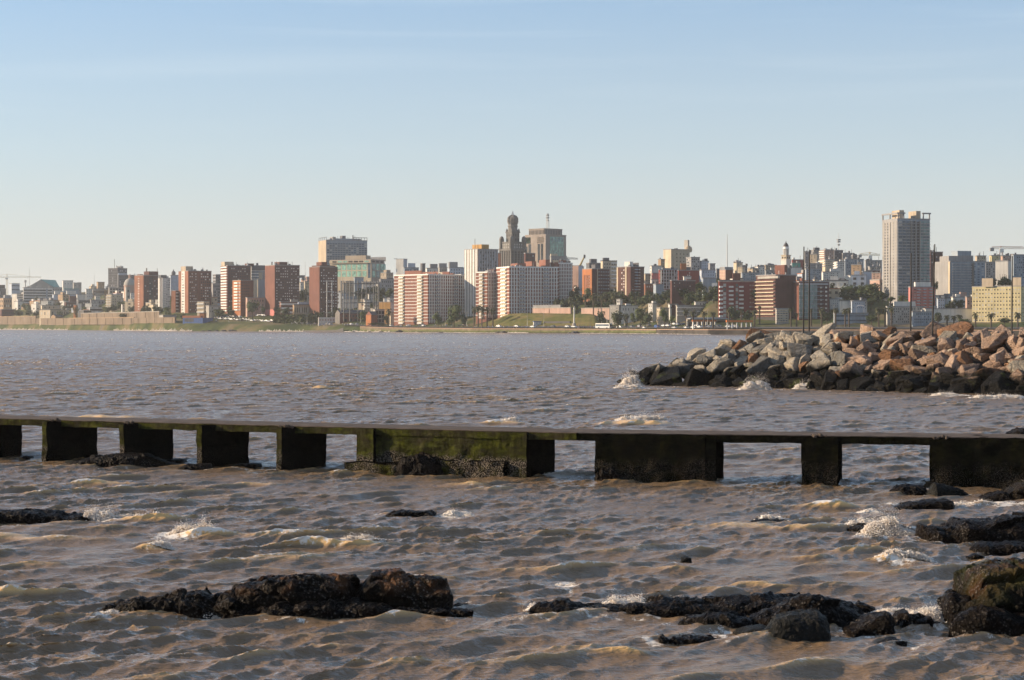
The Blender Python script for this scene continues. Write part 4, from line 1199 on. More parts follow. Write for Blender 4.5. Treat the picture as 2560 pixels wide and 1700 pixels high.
B('office_tower', 1, 1485, 1612, 1745, 280, 620, 330, 'dark_grey', 'dark grey office tower with a pale top section on the left skyline', ae=48).win('L', 7, 9, w=.45, h=.5, m='glass', alt=('grey_trim', .2)).win('F', 5, 9, w=.5, h=.5, alt=('grey_trim', .2)).rb(1597, 1692, 245, 'grey').clutter(8, 2.5).mast(1572, 150, .4).end()
B('office_wing', 1, 1612, 1625, 1862, 372, 620, 318, 'dark_grey', 'lower right wing of the dark grey office tower', depth=18).win('F', 9, 7, w=.5, h=.5, alt=('grey_trim', .25)).rb(1620, 1740, 345, 'pale_blue').mast(1850, 345, .4).end()
B('grid_building', 1, 1490, 1500, 1722, 548, 700, 270, 'concrete', 'pale concrete building with two rows of square openings', depth=18).win('F', 5, 2, (.02, .92), (.52, 1), .75, .62, 'recess', ('glass', .3)).end()
b = B('apartment_block', 1, 1460, 1530, 1668, 640, 870, 120, 'cream', 'cream apartment house with a rounded balconied corner', ae=45).bands('L', 6, (0, 1), (.05, .95), .3, 'white', 1.0, 'balcony').win('L', 3, 6, w=.5, h=.45).win('F', 4, 6, w=.3, h=.4)
b.end()
# church dome
def church_dome(c, xc, ytop, xl, xr, ydome_bot, yb, lay, mwall, mdome, label, name='church', lantern=True, drum_h=.25):
    pm = px_(c, xc); Yd = dsh(pm) + lay; k = Yd / F
    r = (px_(c, xr) - px_(c, xl)) / 2 * k
    zb, zd, zt = [CH - (py_(c, q) - HY) * k for q in (yb, ydome_bot, ytop)]
    x = (pm - CX) * k
    z0 = min(gz(x, Yd) - 1, zb)
    root = empty(name, (x, Yd + r, z0)); tag(root, label, 'church')
    V_, Q_ = lathe([(r * .96, 0), (r * .96, zd - z0 - r * .08), (r * 1.06, zd - z0 - r * .08), (r * 1.06, zd - z0), (0, zd - z0)], 24)
    link('drum', mesh('drum', V_, Q_, False), [MATS[mwall]], root)
    hd = (zt - zd) * (.6 if lantern else .95)
    V_, Q_ = lathe([(r * math.cos(q), zd - z0 + .02 + hd * math.sin(q)) for q in np.linspace(0, 1.5, 10)], 24)
    link('dome', mesh('dome', V_, Q_, True), [MATS[mdome]], root)
    if lantern:
        zl = zd - z0 + hd * .99
        V_, Q_ = lathe([(r * .22, zl - .4), (r * .22, zl + (zt - zd) * .2), (r * .27, zl + (zt - zd) * .2), (r * .2, zl + (zt - zd) * .28), (.12, zl + (zt - zd) * .33), (.06, zt - z0 + .02)], 10)
        link('lantern', mesh('lantern', V_, Q_, False), [MATS[mwall]], root)
    PLAN.append((x, Yd + r, r))
    return root
church_dome(1, 1768, 345, 1682, 1852, 512, 700, 250, 'rose', 'concrete', 'church with a grey ribbed dome and lantern left of the first brick tower')
B('bell_tower', 1, 1718, 1732, 1788, 540, 800, 215, 'concrete', 'square pale church shaft below the grey dome', depth=8).win('F', 1, 3, w=.35, h=.4).end()
B('white_house', 1, 1665, 1678, 1742, 775, 850, 105, 'white', 'small pinkish-white house right of the rounded cream apartments').win('F', 2, 2, w=.3, h=.4).end()
B('white_house', 1, 1790, 1795, 1850, 620, 760, 180, 'white', 'narrow white house between the church and the first brick tower', depth=10).win('F', 2, 5, w=.4, h=.4).end()
b = B('brick_tower', 1, 1848, 1972, 2175, 378, 885, 105, 'brick_dark', 'leftmost brick apartment tower, sun-orange end wall with one window column', lmat='brick_sun_orange')
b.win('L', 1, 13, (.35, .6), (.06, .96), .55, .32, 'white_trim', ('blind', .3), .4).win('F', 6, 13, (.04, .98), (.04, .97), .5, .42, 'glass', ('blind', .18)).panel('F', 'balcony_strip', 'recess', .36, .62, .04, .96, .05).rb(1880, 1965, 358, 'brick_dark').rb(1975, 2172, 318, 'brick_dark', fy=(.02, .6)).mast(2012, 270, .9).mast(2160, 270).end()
b = B('apartment_block', 1, 2174, 2232, 2338, 415, 892, 112, 'white', 'slim white apartment tower with pale balcony columns beside the leftmost brick tower', lmat='white')
b.panel('L', 'stair_strip', 'dark_grey', .35, .95, 0, 1, .3).bands('F', 14, (.1, .45), (0, .98), .45, 'white_trim', .9, 'balcony').win('F', 3, 14, (.45, 1), (.02, .98), .45, .5, 'glass', ('blind', .3)).rb(2180, 2290, 370, 'dark_grey').clutter(4).end()
B('old_house', 1, 542, 690, 950, 850, 945, 34, 'cream', 'cream seaside house with a sunlit end wall, behind the left sea wall', ae=38, parapet='roof_dark').win('L', 3, 1, v=(.25, .75), w=.25, h=.8, m='recess').win('F', 7, 1, v=(.2, .8), w=.35, h=.8, m='recess').end()
B('old_house', 1, 560, 575, 832, 790, 850, 70, 'cream', 'upper storey house with four small windows above the cream seaside house', depth=10).win('F', 4, 1, (.05, .98), (.3, .85), .2, .7, 'recess').end()
b = B('gabled_hut', 1, 700, 760, 872, 940, 985, 24, 'tan', 'little hut with a dark gabled roof by the left sea wall', ae=35, parapet=False)
gable(b, 0, 1, (25 / 5.491) * b.k, 0, b.L, 'roof_dark', 'tan', along='L').name = 'roof'
b.end()
B('low_house', 1, -40, 20, 215, 845, 940, 60, 'brick_dark', 'low dark brick house at the left edge above the sea wall').win('F', 6, 1, v=(.2, .8), alt=('white', .2)).end()
B('shed', 1, 1085, 1150, 1255, 862, 895, 45, 'roof_dark', 'dark low roofed hut above the long tan wall').end()
B('low_building', 1, 1225, 1232, 1440, 815, 880, 75, 'white', 'long low white-roofed building above the tan wall', depth=12).bands('F', 1, h=.4, m='recess', d=.1, name='window_band').end()
B('small_house', 1, 1010, 1038, 1062, 785, 880, 70, 'orange', 'small orange-lit house front beside the tall thin palm').win('F', 1, 2, w=.3, h=.3).end()
B('small_house', 1, 1068, 1106, 1118, 765, 880, 74, 'white', 'small white-walled house right of the orange one').end()
B('low_house', 1, 2185, 2240, 2420, 925, 1010, 26, 'concrete', 'low pale arcade building at the foot of the white tower').win('F', 6, 1, v=(.05, .7), w=.6, h=.8, m='recess').end()

# ---- second crop
B('apartment_block', 2, 128, 140, 250, 672, 1000, 230, 'pale_blue', 'plain pale blue block between the white tower and the second brick tower', depth=16).win('F', 3, 6, w=.15, h=.15).end()
church_dome(2, 172, 590, 146, 200, 640, 760, 330, 'dark_grey', 'dark_grey', 'small dark church dome peeping over the pale blue block')
B('brick_block', 2, 150, 205, 250, 875, 1180, 100, 'brick_dark', 'low brick block with a sunlit balcony side left of the second brick tower', lmat='brick_sun_orange').bands('F', 7, (.05, .6), (0, 1), .35, 'white_trim', .8, 'balcony').end()
b = B('brick_tower', 2, 245, 372, 672, 615, 1192, 95, 'brick', 'second brick tower from the left, with a pale window strip down its end wall', lmat='brick_sun_orange')
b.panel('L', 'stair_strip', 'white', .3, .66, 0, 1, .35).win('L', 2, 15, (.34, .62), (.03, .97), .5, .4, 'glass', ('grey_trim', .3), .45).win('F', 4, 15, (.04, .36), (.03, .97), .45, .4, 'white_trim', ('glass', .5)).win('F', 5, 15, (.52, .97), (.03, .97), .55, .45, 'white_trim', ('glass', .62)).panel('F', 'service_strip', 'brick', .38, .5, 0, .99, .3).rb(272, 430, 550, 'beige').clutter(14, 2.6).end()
B('apartment_block', 2, 690, 730, 800, 665, 1010, 240, 'dark_grey', 'dark grey stepped block between the second and third brick towers').rb(728, 800, 655, 'dark_grey').win('F', 3, 8, alt=('grey_trim', .4)).bands('L', 8, h=.3, m='grey_trim', name='balcony').end()
B('apartment_block', 2, 672, 690, 795, 780, 1080, 170, 'grey', 'lower grey apartment block between the second and third brick towers').win('F', 5, 7, alt=('blind', .3)).end()
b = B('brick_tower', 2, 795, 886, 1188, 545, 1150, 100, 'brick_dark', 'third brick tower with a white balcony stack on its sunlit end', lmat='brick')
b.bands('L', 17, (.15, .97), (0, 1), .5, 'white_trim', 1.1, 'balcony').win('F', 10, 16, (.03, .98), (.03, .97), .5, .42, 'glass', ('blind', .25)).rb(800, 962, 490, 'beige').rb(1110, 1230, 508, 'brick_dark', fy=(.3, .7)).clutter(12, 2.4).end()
B('office_block', 2, 1186, 1192, 1378, 545, 960, 150, 'white', 'white and glass office block with a dark top between two brick towers', depth=18).panel('F', 'top_band', 'dark_grey', 0, 1, .86, 1, .4).bands('F', 6, (0, 1), (.3, .85), .5, 'glass_blue', .12, 'window_band').rb(1255, 1285, 508, 'dark_grey').end()
b = B('brick_block', 2, 950, 1056, 1222, 738, 1140, 80, 'brick', 'shorter brick block with a column of sunlit white balconies', lmat='orange')
b.bands('L', 10, (.25, .7), (.0, .97), .5, 'white_trim', 1.0, 'balcony').bands('L', 10, (.75, .98), (.0, .97), .4, 'grey_trim', .4, 'window').win('F', 4, 10, (.05, .7), (.05, .97), .6, .25, 'glass', ('recess', .4)).end()
B('water_tank_block', 2, 1062, 1085, 1172, 652, 760, 130, 'concrete', 'corrugated pale concrete block rising behind the shorter brick block').cols('F', 5, w=.3, m='grey', d=.3).end()
B('apartment_block', 2, 1220, 1282, 1372, 728, 970, 120, 'blue_grey', 'narrow cream-sided block with one window column before the fourth brick tower', lmat='cream').win('L', 1, 7, (.4, .85), (.05, .95), .9, .5, 'recess').end()
B('roof_room', 2, 1292, 1338, 1375, 632, 760, 140, 'grey', 'pale sunlit lift house left of the fourth brick tower', lmat='cream').end()
b = B('brick_tower', 2, 1375, 1502, 1824, 540, 1200, 85, 'brick_dark', 'fourth brick tower, broad front dotted with white windows', lmat='brick')
b.win('L', 1, 15, (.38, .58), (.16, .98), .55, .3, 'white_trim', ('glass', .4)).panel('L', 'base_panel', 'pink', 0, 1, 0, .13, .3).win('F', 11, 15, (.03, .98), (.14, .97), .42, .36, 'white_trim', ('glass', .45)).rb(1496, 1666, 490, 'brick_dark').mast(1462, 488, .9).clutter(6).end()
B('terrace_house', 2, 485, 575, 645, 1015, 1175, 70, 'cream', 'cream stepped house with balconies in front of the second brick tower').bands('L', 3, h=.3, m='white_trim', name='balcony', d=.8).win('F', 2, 3, w=.5, h=.4).end()
B('terrace_house', 2, 600, 640, 795, 1070, 1170, 62, 'concrete', 'row of low grey-white houses before the third brick tower').win('F', 6, 2, w=.5, h=.45, alt=('white', .3)).end()
B('small_house', 2, 515, 575, 606, 1165, 1210, 48, 'orange', 'small sunlit orange house above the blue shed').end()
B('old_house', 2, 1120, 1140, 1375, 965, 1150, 75, 'rose', 'pinkish old house behind the big round tree').win('F', 6, 3, w=.35, h=.45, alt=('white', .4)).end()
B('gallery_house', 2, 1560, 1578, 1800, 1020, 1180, 62, 'brick', 'brick and white gallery house right of the fourth brick tower').bands('F', 3, (0, 1), (0, 1), .45, 'white_trim', .9, 'balcony').rb(1700, 1805, 985, 'concrete').end()
B('classical_house', 2, 1735, 1750, 1955, 1055, 1175, 55, 'tan', 'tan old mansion with tall pale pilasters beside the fifth brick tower', parapet='roof_slate').cols('F', 9, (0, 1), (0, .85), .3, 'cream', .5).win('F', 8, 1, (.06, .94), (.1, .75), .4, .8, 'recess').rb(1800, 1945, 1018, 'pale_blue', fy=(.4, .9)).end()
B('white_house', 2, 1822, 1832, 1880, 765, 850, 260, 'white', 'white house on the slope between the fourth and fifth brick towers').win('F', 2, 2, w=.3, h=.4).end()
B('white_house', 2, 1882, 1892, 1950, 752, 850, 240, 'cream', 'cream house on the slope just left of the fifth brick tower').win('F', 2, 2, w=.3, h=.4).end()
b = B('blue_shed', 2, 300, 560, 690, 1225, 1290, 22, 'blue', 'long blue boarded shed with a terracotta roof on the promenade', lmat='blue', parapet=False, ae=60)
b.panel('L', 'wall_panel', 'dark_grey', .1, .55, .2, .9, .3).end()
b.part('roof', 'terracotta', -.4, b.W * .2, b.L * .1, b.L + .4, b.H, b.H + 1.8)

# ---- third crop
b = B('glass_tower', 3, 192, 292, 826, 212, 640, 330, 'blue_grey', 'broad blue-glass slab tower with a beige end wall, tallest left of centre', lmat='beige')
b.win('F', 15, 14, (.01, .99), (.0, .93), .78, .62, 'glass_blue', ('blind', .14), .12).bands('F', 14, (0, 1), (0, .93), .14, 'grey_trim', .3, off=0).win('L', 1, 12, (.02, .12), (.05, .95), .6, .3, 'recess').rb(335, 415, 165, 'grey', fy=(.1, .5)).rb(470, 545, 145, 'dark_grey', fy=(.3, .6)).rb(300, 745, 183, 'blue_grey', fy=(.2, .6))
for q in np.linspace(.66, .99, 6): b.part('railing_post', 'steel', q * b.W, q * b.W + .4, 0, .4, b.H, b.H + 2.6)
b.part('railing', 'steel', .66 * b.W, b.W, 0, .4, b.H + 2.6, b.H + 3.1)
b.part('railing', 'steel', 0, .3, 0, b.L, b.H + 2.6, b.H + 3.1)
for q in np.linspace(0, .97, 5): b.part('railing_post', 'steel', 0, .3, q * b.L, q * b.L + .4, b.H, b.H + 2.6)
b.clutter(8, 3).mast(640, 130, .8).end()
b = B('bank_building', 3, 342, 880, 1048, 468, 705, 260, 'granite', 'pale stone building with two rows of large green glass panels and a rounded right corner', lmat='cream', parapet='granite', ae=60)
b.panel('L', 'attic_band', 'cream', 0, 1, .83, 1.0, 1.4).win('L', 7, 1, (.06, .97), (.85, .98), .75, .7, 'recess', ('glass_green', .2), 1.5)
b.win('L', 6, 2, (.155, .90), (.05, .8), .78, .84, 'glass_green', ('glass_green', 0), .3).panel('L', 'corner_strip', 'glass_blue', .92, .985, 0, .82, .3).win('F', 3, 2, (.02, .95), (.02, .82), .7, .86, 'glass_green', ('glass_teal', .5), .3).win('F', 3, 1, (.02, .95), (.85, .97), .6, .6, 'recess', ('glass_green', .2), .3)
b.rb(540, 870, 405, 'beige', fy=(.2, .7)).rb(865, 938, 408, 'grey', fy=(.25, .65))
rr = (px_(3, 1100) - px_(3, 1045)) * b.k
V_, Q_ = lathe([(rr, 0), (rr, b.H - rr * .6), (rr * .92, b.H - rr * .3), (rr * .7, b.H - .02), (0, b.H)], 20)
o = b.place((V_, Q_), b.W, rr, 0, 'rounded_corner', 'granite', smooth=False)
for j in range(2):
    for q in (-.75, -.25, .25):
        an = -math.pi / 2 + q + .5
        z0_, z1_ = b.v(.06 + .4 * j), b.v(.40 + .4 * j)
        o = b.part('window', 'glass_green', b.W + math.cos(an) * rr - .9, b.W + math.cos(an) * rr + .9, rr + math.sin(an) * rr - .5, rr + math.sin(an) * rr + .3, z0_, z1_)
b.end()
b = B('brick_tower', 3, 72, 205, 440, 562, 1200, 75, 'brick_dark', 'fifth brick tower, dark front behind a tall pale lattice frame', lmat='brick')
b.win('L', 2, 16, (.36, .66), (.06, .98), .45, .4, 'white_trim', ('glass', .35)).win('F', 7, 16, (.03, .97), (.06, .97), .4, .36, 'white_trim', ('glass', .45)).rb(162, 300, 492, 'brick').rb(102, 410, 538, 'brick_dark', fy=(.1, .9)).panel('L', 'base_panel', 'beige', 0, 1, 0, .05, .25).end()
B('old_house', 3, 1000, 1075, 1165, 640, 730, 210, 'beige', 'beige rambling house under the rounded green-glass corner', ae=45).rb(1040, 1130, 598, 'beige', fy=(.2, .7)).win('L', 3, 2, w=.3, h=.3).win('F', 3, 2, w=.3, h=.3).end()
B('white_house', 3, 480, 492, 708, 985, 1110, 100, 'white', 'big plain white wall behind the gasholder frame', depth=14, lmat='white').rb(500, 690, 945, 'blue_grey', fy=(.3, .9)).end()
B('apartment_block', 3, 525, 540, 645, 750, 960, 170, 'beige', 'beige balconied house seen through the gasholder columns', depth=12).bands('F', 6, (0, 1), (.0, .9), .4, 'cream', .8, 'balcony').end()
B('grey_box', 3, 650, 662, 780, 700, 860, 230, 'blue_grey', 'blank blue-grey box building above the gasholder frame', depth=12).end()
B('white_house', 3, 755, 768, 942, 760, 860, 190, 'white', 'white gabled house right of the blue-grey box', depth=12).win('F', 4, 2, w=.25, h=.3).end()
B('grey_house', 3, 985, 1000, 1178, 725, 840, 170, 'grey', 'grey old house above the dark trees left of the striped block', depth=12).win('F', 6, 2, w=.3, h=.4).rb(1080, 1170, 705, 'roof_slate').end()
B('balcony_house', 3, 778, 790, 870, 990, 1110, 95, 'concrete', 'pale house with stacked balconies right of the gasholder', depth=12).bands('F', 3, h=.4, m='white_trim', name='balcony', d=.8).win('F', 2, 3, w=.4, h=.3).end()
B('white_house', 3, 835, 845, 985, 920, 1000, 130, 'white', 'white house among trees right of the gasholder columns', depth=10).win('F', 4, 2, w=.3, h=.4).end()
B('house', 3, 982, 1130, 1180, 1022, 1085, 85, 'white', 'house with a sunlit tan side wall by the striped block', lmat='ochre', ae=62).end()
B('white_house', 3, 1035, 1120, 1182, 970, 1040, 110, 'white', 'white flat house just left of the striped block', ae=50).win('F', 2, 1, w=.3, h=.4).end()
B('grey_house', 3, 440, 452, 530, 880, 1000, 140, 'grey', 'small grey house right of the fifth brick tower', depth=10).win('F', 2, 3, w=.3, h=.3).end()
# concrete frame building
b = B('unfinished_building', 3, 900, 930, 1052, 1120, 1295, 48, 'concrete', 'concrete frame building with open storeys beside the brick warehouse')
b.win('F', 3, 3, (.03, .97), (.03, .95), .78, .72, 'recess', ('glass', .3), .12).end()
B('small_house', 3, 1120, 1130, 1182, 1155, 1300, 52, 'cream', 'narrow cream house left of the striped block', depth=10).end()
# brick warehouse with two gables
b = B('brick_warehouse', 3, 410, 470, 818, 1168, 1290, 42, 'brick_stripe', 'long brick warehouse with a slate roof on the waterfront', ae=22, parapet=False, lmat='stone')
b.win('F', 7, 1, (.05, .95), (.55, .9), .4, .5, 'recess', ('glass', .4)).win('F', 4, 1, (.1, .9), (.1, .45), .45, .8, 'recess', ('white', .3))
gable(b, 0, 1, 48 / 5.2256 * b.k, 0, b.L, 'roof_slate', 'stone', along='L')
b.end()
b = B('brick_warehouse', 3, 812, 880, 962, 1190, 1290, 36, 'brick_stripe', 'brick gable-ended hall at the right end of the warehouse', ae=40, parapet=False, lmat='orange')
gable(b, 0, 1, 50 / 5.2256 * b.k, 0, b.L, 'roof_slate', 'brick_stripe', along='L'); b.win('L', 2, 1, (.2, .8), (.2, .8), .3, .8, 'recess').end()
B('yard_wall', 3, 185, 190, 408, 1218, 1282, 24, 'white', 'long pinkish-white painted wall on the waterfront grass', cat='wall', depth=1.0, parapet=False).win('F', 6, 1, (.02, .98), (.1, .8), .5, .5, 'rose', ('cream', .4), .03, 'painted_patch').end()
# ---- striped brick blocks and the centre (crops 3 and 4)
def striped(c, xl, xm, xr, yt, yb, lay, label, wf, ncol, stacks_l, stacks_f, rows=14, roof=(), ae=None, mullion=True):
    b = B('striped_block', c, xl, xm, xr, yt, yb, lay, 'brick_stripe', label, cat='apartment building', ae=ae, lmat='brick_stripe', parapet='white_trim')
    b.bands('L', rows, (0, 1), (.02, 1.0), .17, 'white_trim', .45, off=.92).bands('F', rows, (0, 1), (.02, 1.0), .17, 'white_trim', .35, off=.92)
    for u0, u1 in stacks_l:
        b.panel('L', 'stair_panel', 'cream', u0, u1, .02, .99, .6)
        b.bands('L', rows, (u0 + .01, u1 - .01), (.02, 1.0), .42, 'white_trim', 1.4, 'balcony', .3)
        b.win('L', 2, rows, (u0 + .02, u1 - .02), (.02, 1.0), .3, .35, 'glass', ('recess', .3), .7)
    b.cols('F', ncol * 2, (.01, .99), (.04, .99), .40, 'white_trim', .22, 'frame_post')
    b.win('F', ncol * 2, rows, (.01 + .25 / ncol, .99 + .25 / ncol - .5 / ncol), (.02, 1.0), .40, .56, 'brick_stripe', ('recess', .32), .12)
    for u0, u1 in stacks_f: b.bands('F', rows, (u0, u1), (.02, 1.0), .45, 'grey_trim', 1.3, 'balcony', .3)
    b.panel('F', 'ground_floor', 'recess', .03, .97, 0, .022, .1)
    for r in roof: b.rb(*r)
    b.clutter(8, 2).end()
    return b
striped(3, 1180, 1622, 2092, 662, 1320, 80, 'brick block striped with white floor edges, two white balcony stacks on its sunlit wall', 470, 8, ((.15, .30), (.70, .85)), ((.20, .30), (.70, .79)), 15,
        [(1340, 1522, 603, 'brick_stripe'), (1562, 1722, 612, 'brick_stripe'), (1748, 1832, 612, 'cream', 'lift_house', (.3, .7)), (1830, 1882, 612, 'brick_stripe', 'lift_house', (.1, .3)), (1885, 1945, 632, 'brick_stripe', 'lift_house', (.1, .3)), (1945, 2090, 642, 'white', 'lift_house', (.1, .4))])
B('wedge_tower', 3, 1204, 1300, 1348, 460, 700, 300, 'pale_blue', 'pale blank tower with a sloped shoulder behind the striped block', lmat='white', ae=60).rb(1176, 1204, 565, 'dark_grey').end()
B('glass_pavilion', 3, 1300, 1312, 1500, 572, 700, 270, 'blue_grey', 'roof-level glass storey with an overhanging slab behind the striped block', depth=12).rb(1350, 1455, 510, 'pale_blue', fy=(.3, .9)).win('F', 6, 1, (.02, .98), (.5, .95), .7, .5, 'glass_blue').end()
B('grey_tower', 3, 1520, 1545, 1585, 520, 700, 290, 'dark_grey', 'narrow dark tower stub behind the striped block').end()
B('white_block', 3, 1590, 1605, 1760, 580, 700, 250, 'white', 'white roofs with two pale boxes behind the striped block').rb(1640, 1745, 520, 'grey', fy=(.3, .9)).win('F', 5, 2, w=.3, h=.4).end()
B('white_block', 3, 1755, 1770, 1870, 570, 700, 255, 'concrete', 'grey block with a square roof box behind the striped block').rb(1757, 1865, 512, 'grey', fy=(.3, .9)).win('F', 4, 2, w=.3, h=.4).end()
B('white_block', 3, 1880, 1900, 2092, 575, 700, 260, 'pale_blue', 'pale stepped block next to the tall grey-striped tower').rb(1887, 2008, 495, 'grey', fy=(.3, .9)).rb(2005, 2080, 560, 'blue_grey', fy=(.2, .7)).win('F', 5, 3, w=.35, h=.4).end()
b = B('striped_tower', 4, 138, 284, 502, 537, 1270, 150, 'grey', 'tall grey and white vertical-striped tower with an ochre roof box', cat='apartment building', lmat='concrete')
b.cols('L', 5, (0, 1), (0, 1), .34, 'white_trim', .5).win('L', 4, 20, (.1, .9), (.02, .98), .5, .5, 'recess', ('glass', .5)).cols('F', 8, (0, 1), (0, 1), .3, 'grey_trim', .6).win('F', 7, 20, (.0625, .9375), (.02, .98), .5, .55, 'glass', ('blue_grey', .4)).rb(220, 402, 480, 'ochre', fy=(.15, .85)).mast(250, 415, .3).end()
striped(4, 262, 388, 492, 787, 1300, 95, 'narrow sunlit striped block behind palms, left of the bigger striped block', 104, 3, ((.34, .64),), (), 13, [(400, 492, 752, 'brick_stripe')])
striped(4, 1158, 1166, 1312, 690, 1160, 150, 'right wing of the striped blocks, set back beside the dark trees', 140, 4, (), (), 12, [(1170, 1240, 655, 'brick_stripe'), (1100, 1160, 655, 'cream')])
striped(4, 488, 628, 1160, 730, 1295, 90, 'largest striped block, cream balconies glowing on its sunlit end', 530, 9, ((.40, .80),), ((.19, .31), (.68, .80)), 14,
        [(640, 805, 684, 'brick_stripe'), (800, 918, 660, 'brick_stripe'), (952, 1068, 640, 'brick_stripe'), (1075, 1158, 668, 'brick_stripe')], ae=20)
# the ornate tower palace
pm = px_(4, 662); Yp = dsh(pm) + 420; kp = Yp / F
xp = (pm - CX) * kp
def zz_(y): return CH - (py_(4, y) - HY) * kp
def hw(a, b): return (b - a) / 2 / CROP[4][2] * kp
z0 = gz(xp, Yp) - 2
pal = empty('palace_tower', (xp, Yp + 14, z0), R(38) - math.atan((pm - CX) / F))
tag(pal, 'dark ornate stone tower with bulbous dome, lantern and turreted shoulders', 'tower')
def pbox(name, mat, h, za, zb_, x=0, y=0, hy=None):
    hy = hy or h
    o = bpy.data.objects.new(name, cube(name, mat)); col.objects.link(o); o.parent = pal
    o.location = (x - h, y - hy, za - z0); o.scale = (2 * h, 2 * hy, zb_ - za); return o
def plathe(name, mat, prof, x=0, y=0, n=16, smooth=True):
    V_, Q_ = lathe([(r, z - z0) for r, z in prof], n)
    o = link(name, mesh(name, V_, Q_, smooth), [MATS[mat]], pal); o.location = (x, y, 0); return o
rt2 = 1.38                                            # a square seen on the corner is wider than its side
H1 = hw(522, 802) / rt2
pbox('base_block', 'stone', H1, z0, zz_(548))
pbox('cornice', 'stone', H1 * 1.09, zz_(548), zz_(528))
H2 = hw(520, 800) / rt2
pbox('upper_block', 'stone', H2 * .95, zz_(528), zz_(462))
pbox('cornice', 'stone', H2 * 1.0, zz_(462), zz_(450))
for sx in (-1, 1):
    for sy in (-1, 1):
        r = hw(526, 580)
        c_ = H2 * .86
        plathe('turret', 'stone', [(r * .9, zz_(548)), (r, zz_(530)), (r * .95, zz_(445)), (r * 1.02, zz_(440)), (r * .97, zz_(420)), (r * .8, zz_(402)), (r * .45, zz_(391)), (.05, zz_(385))], sx * c_, sy * c_, 14)
H3 = hw(586, 738) / rt2
pbox('tower_stage', 'stone', H3 * .95, zz_(455), zz_(350))
pbox('cornice', 'stone', H3 * 1.08, zz_(350), zz_(341))
for sx in (-1, 1):
    for sy in (-1, 1): plathe('pinnacle', 'stone', [(hw(586, 612), zz_(345)), (hw(588, 610), zz_(318)), (.05, zz_(300))], sx * H3 * .85, sy * H3 * .85, 8)
rS = hw(608, 718)
plathe('drum', 'stone', [(rS * 1.08, zz_(341)), (rS * 1.02, zz_(318)), (rS * .95, zz_(315)), (rS * .95, zz_(285)), (rS * 1.04, zz_(282)), (rS * 1.04, zz_(275)), (rS * .95, zz_(272)), (rS * .95, zz_(248)), (rS * 1.08, zz_(246)), (rS * 1.08, zz_(240)), (rS * .9, zz_(238))], 0, 0, 12, False)
plathe('dome', 'stone', [(rS * .94, zz_(240)), (rS * 1.04, zz_(225)), (rS * 1.05, zz_(205)), (rS * .98, zz_(185)), (rS * .75, zz_(170)), (rS * .42, zz_(160)), (rS * .28, zz_(156))], 0, 0, 12)
for k in range(12):
    an = k / 12 * 2 * math.pi
    if k % 2 == 0:
        pts = [(math.cos(an) * r, math.sin(an) * r, z - z0) for r, z in ((rS * 1.0, zz_(240)), (rS * 1.1, zz_(222)), (rS * 1.1, zz_(204)), (rS * 1.02, zz_(184)), (rS * .78, zz_(168)), (rS * .3, zz_(156)))]
        V_, Q_ = tube(pts, .5, 5); link('dome_rib', mesh('dome_rib', V_, Q_, True), [MATS['stone']], pal)
plathe('lantern', 'white_trim', [(hw(642, 680), zz_(157)), (hw(647, 675), zz_(135)), (hw(655, 667), zz_(112)), (.05, zz_(108))], 0, 0, 4, False)
def pwin(h, za, zb_, n, rows, mat='recess', wfrac=.4, name='window'):
    for f in range(2):                                # the two visible faces
        for i in range(n):
            for j in range(rows):
                u = (i + .5) / n * 2 - 1; w_ = h / n * wfrac
                zc = za + (zb_ - za) * (j + .5) / rows; hz_ = (zb_ - za) / rows * .28
                o = bpy.data.objects.new(name, cube(name, mat)); col.objects.link(o); o.parent = pal
                if f == 0: o.location = (u * h - w_, -h - .15, zc - hz_ - z0); o.scale = (2 * w_, .3, 2 * hz_)
                else: o.location = (-h - .15, u * h - w_, zc - hz_ - z0); o.scale = (.3, 2 * w_, 2 * hz_)
pwin(H1, zz_(715), zz_(552), 5, 6)
pwin(H2 * .95, zz_(526), zz_(466), 6, 2, 'blind', .28)
pwin(H3 * .95, zz_(448), zz_(355), 3, 2, wfrac=.3)
for f in range(2):
    for i in range(6):
        u = i / 5 * 2 - 1
        o = bpy.data.objects.new('pilaster', cube('pilaster', 'stone')); col.objects.link(o); o.parent = pal
        if f == 0: o.location = (u * H1 - .5, -H1 - .6, 0); o.scale = (1, .62, zz_(552) - z0)
        else: o.location = (-H1 - .6, u * H1 - .5, 0); o.scale = (.62, 1, zz_(552) - z0)
PLAN.append((xp, Yp + 14, 20))
# bank tower with green glass
b = B('bank_tower', 4, 796, 1022, 1243, 378, 680, 470, 'granite', 'rosy granite tower with green glass fields and a lattice mast', cat='tower', lmat='granite', parapet='granite')
def field(f, u0, u1, v0, v1, m='glass_green', d=.25): b.panel(f, 'glass_field', m, u0, u1, v0, v1, d)
field('F', .20, .87, .05, .935); b.win('F', 4, 1, (.23, .86), (.75, .935), .72, .9, 'glass_teal', ('glass_teal', 0), .45, 'glass_panel')
b.bands('F', 13, (.20, .87), (.05, .75), .12, 'granite', .4).cols('F', 9, (.20, .87), (.05, .75), .12, 'granite', .38, 'mullion')
field('L', .02, .28, .70, .93); field('L', .60, .92, .70, .93); b.panel('L', 'recess_panel', 'recess', .30, .46, .68, .93, .2)
for u in ((.04, .13), (.17, .30), (.62, .73), (.77, .88)): b.panel('L', 'shaft', 'glass', u[0], u[1], .0, .68 if u[0] > .1 else .6, .3)
b.win('L', 3, 7, (.34, .60), (.0, .72), .38, .38, 'recess', ('recess', 0))
b.rb(838, 1200, 312, 'granite', 'upper_storey', (.12, .85), cap='granite')
hs = (b.yt - py_(4, 312)) * b.k
for i in range(12): b.part('fin', 'granite', -0 + .12 * b.W, .12 * b.W, 0, 0, 0, 0) if False else None
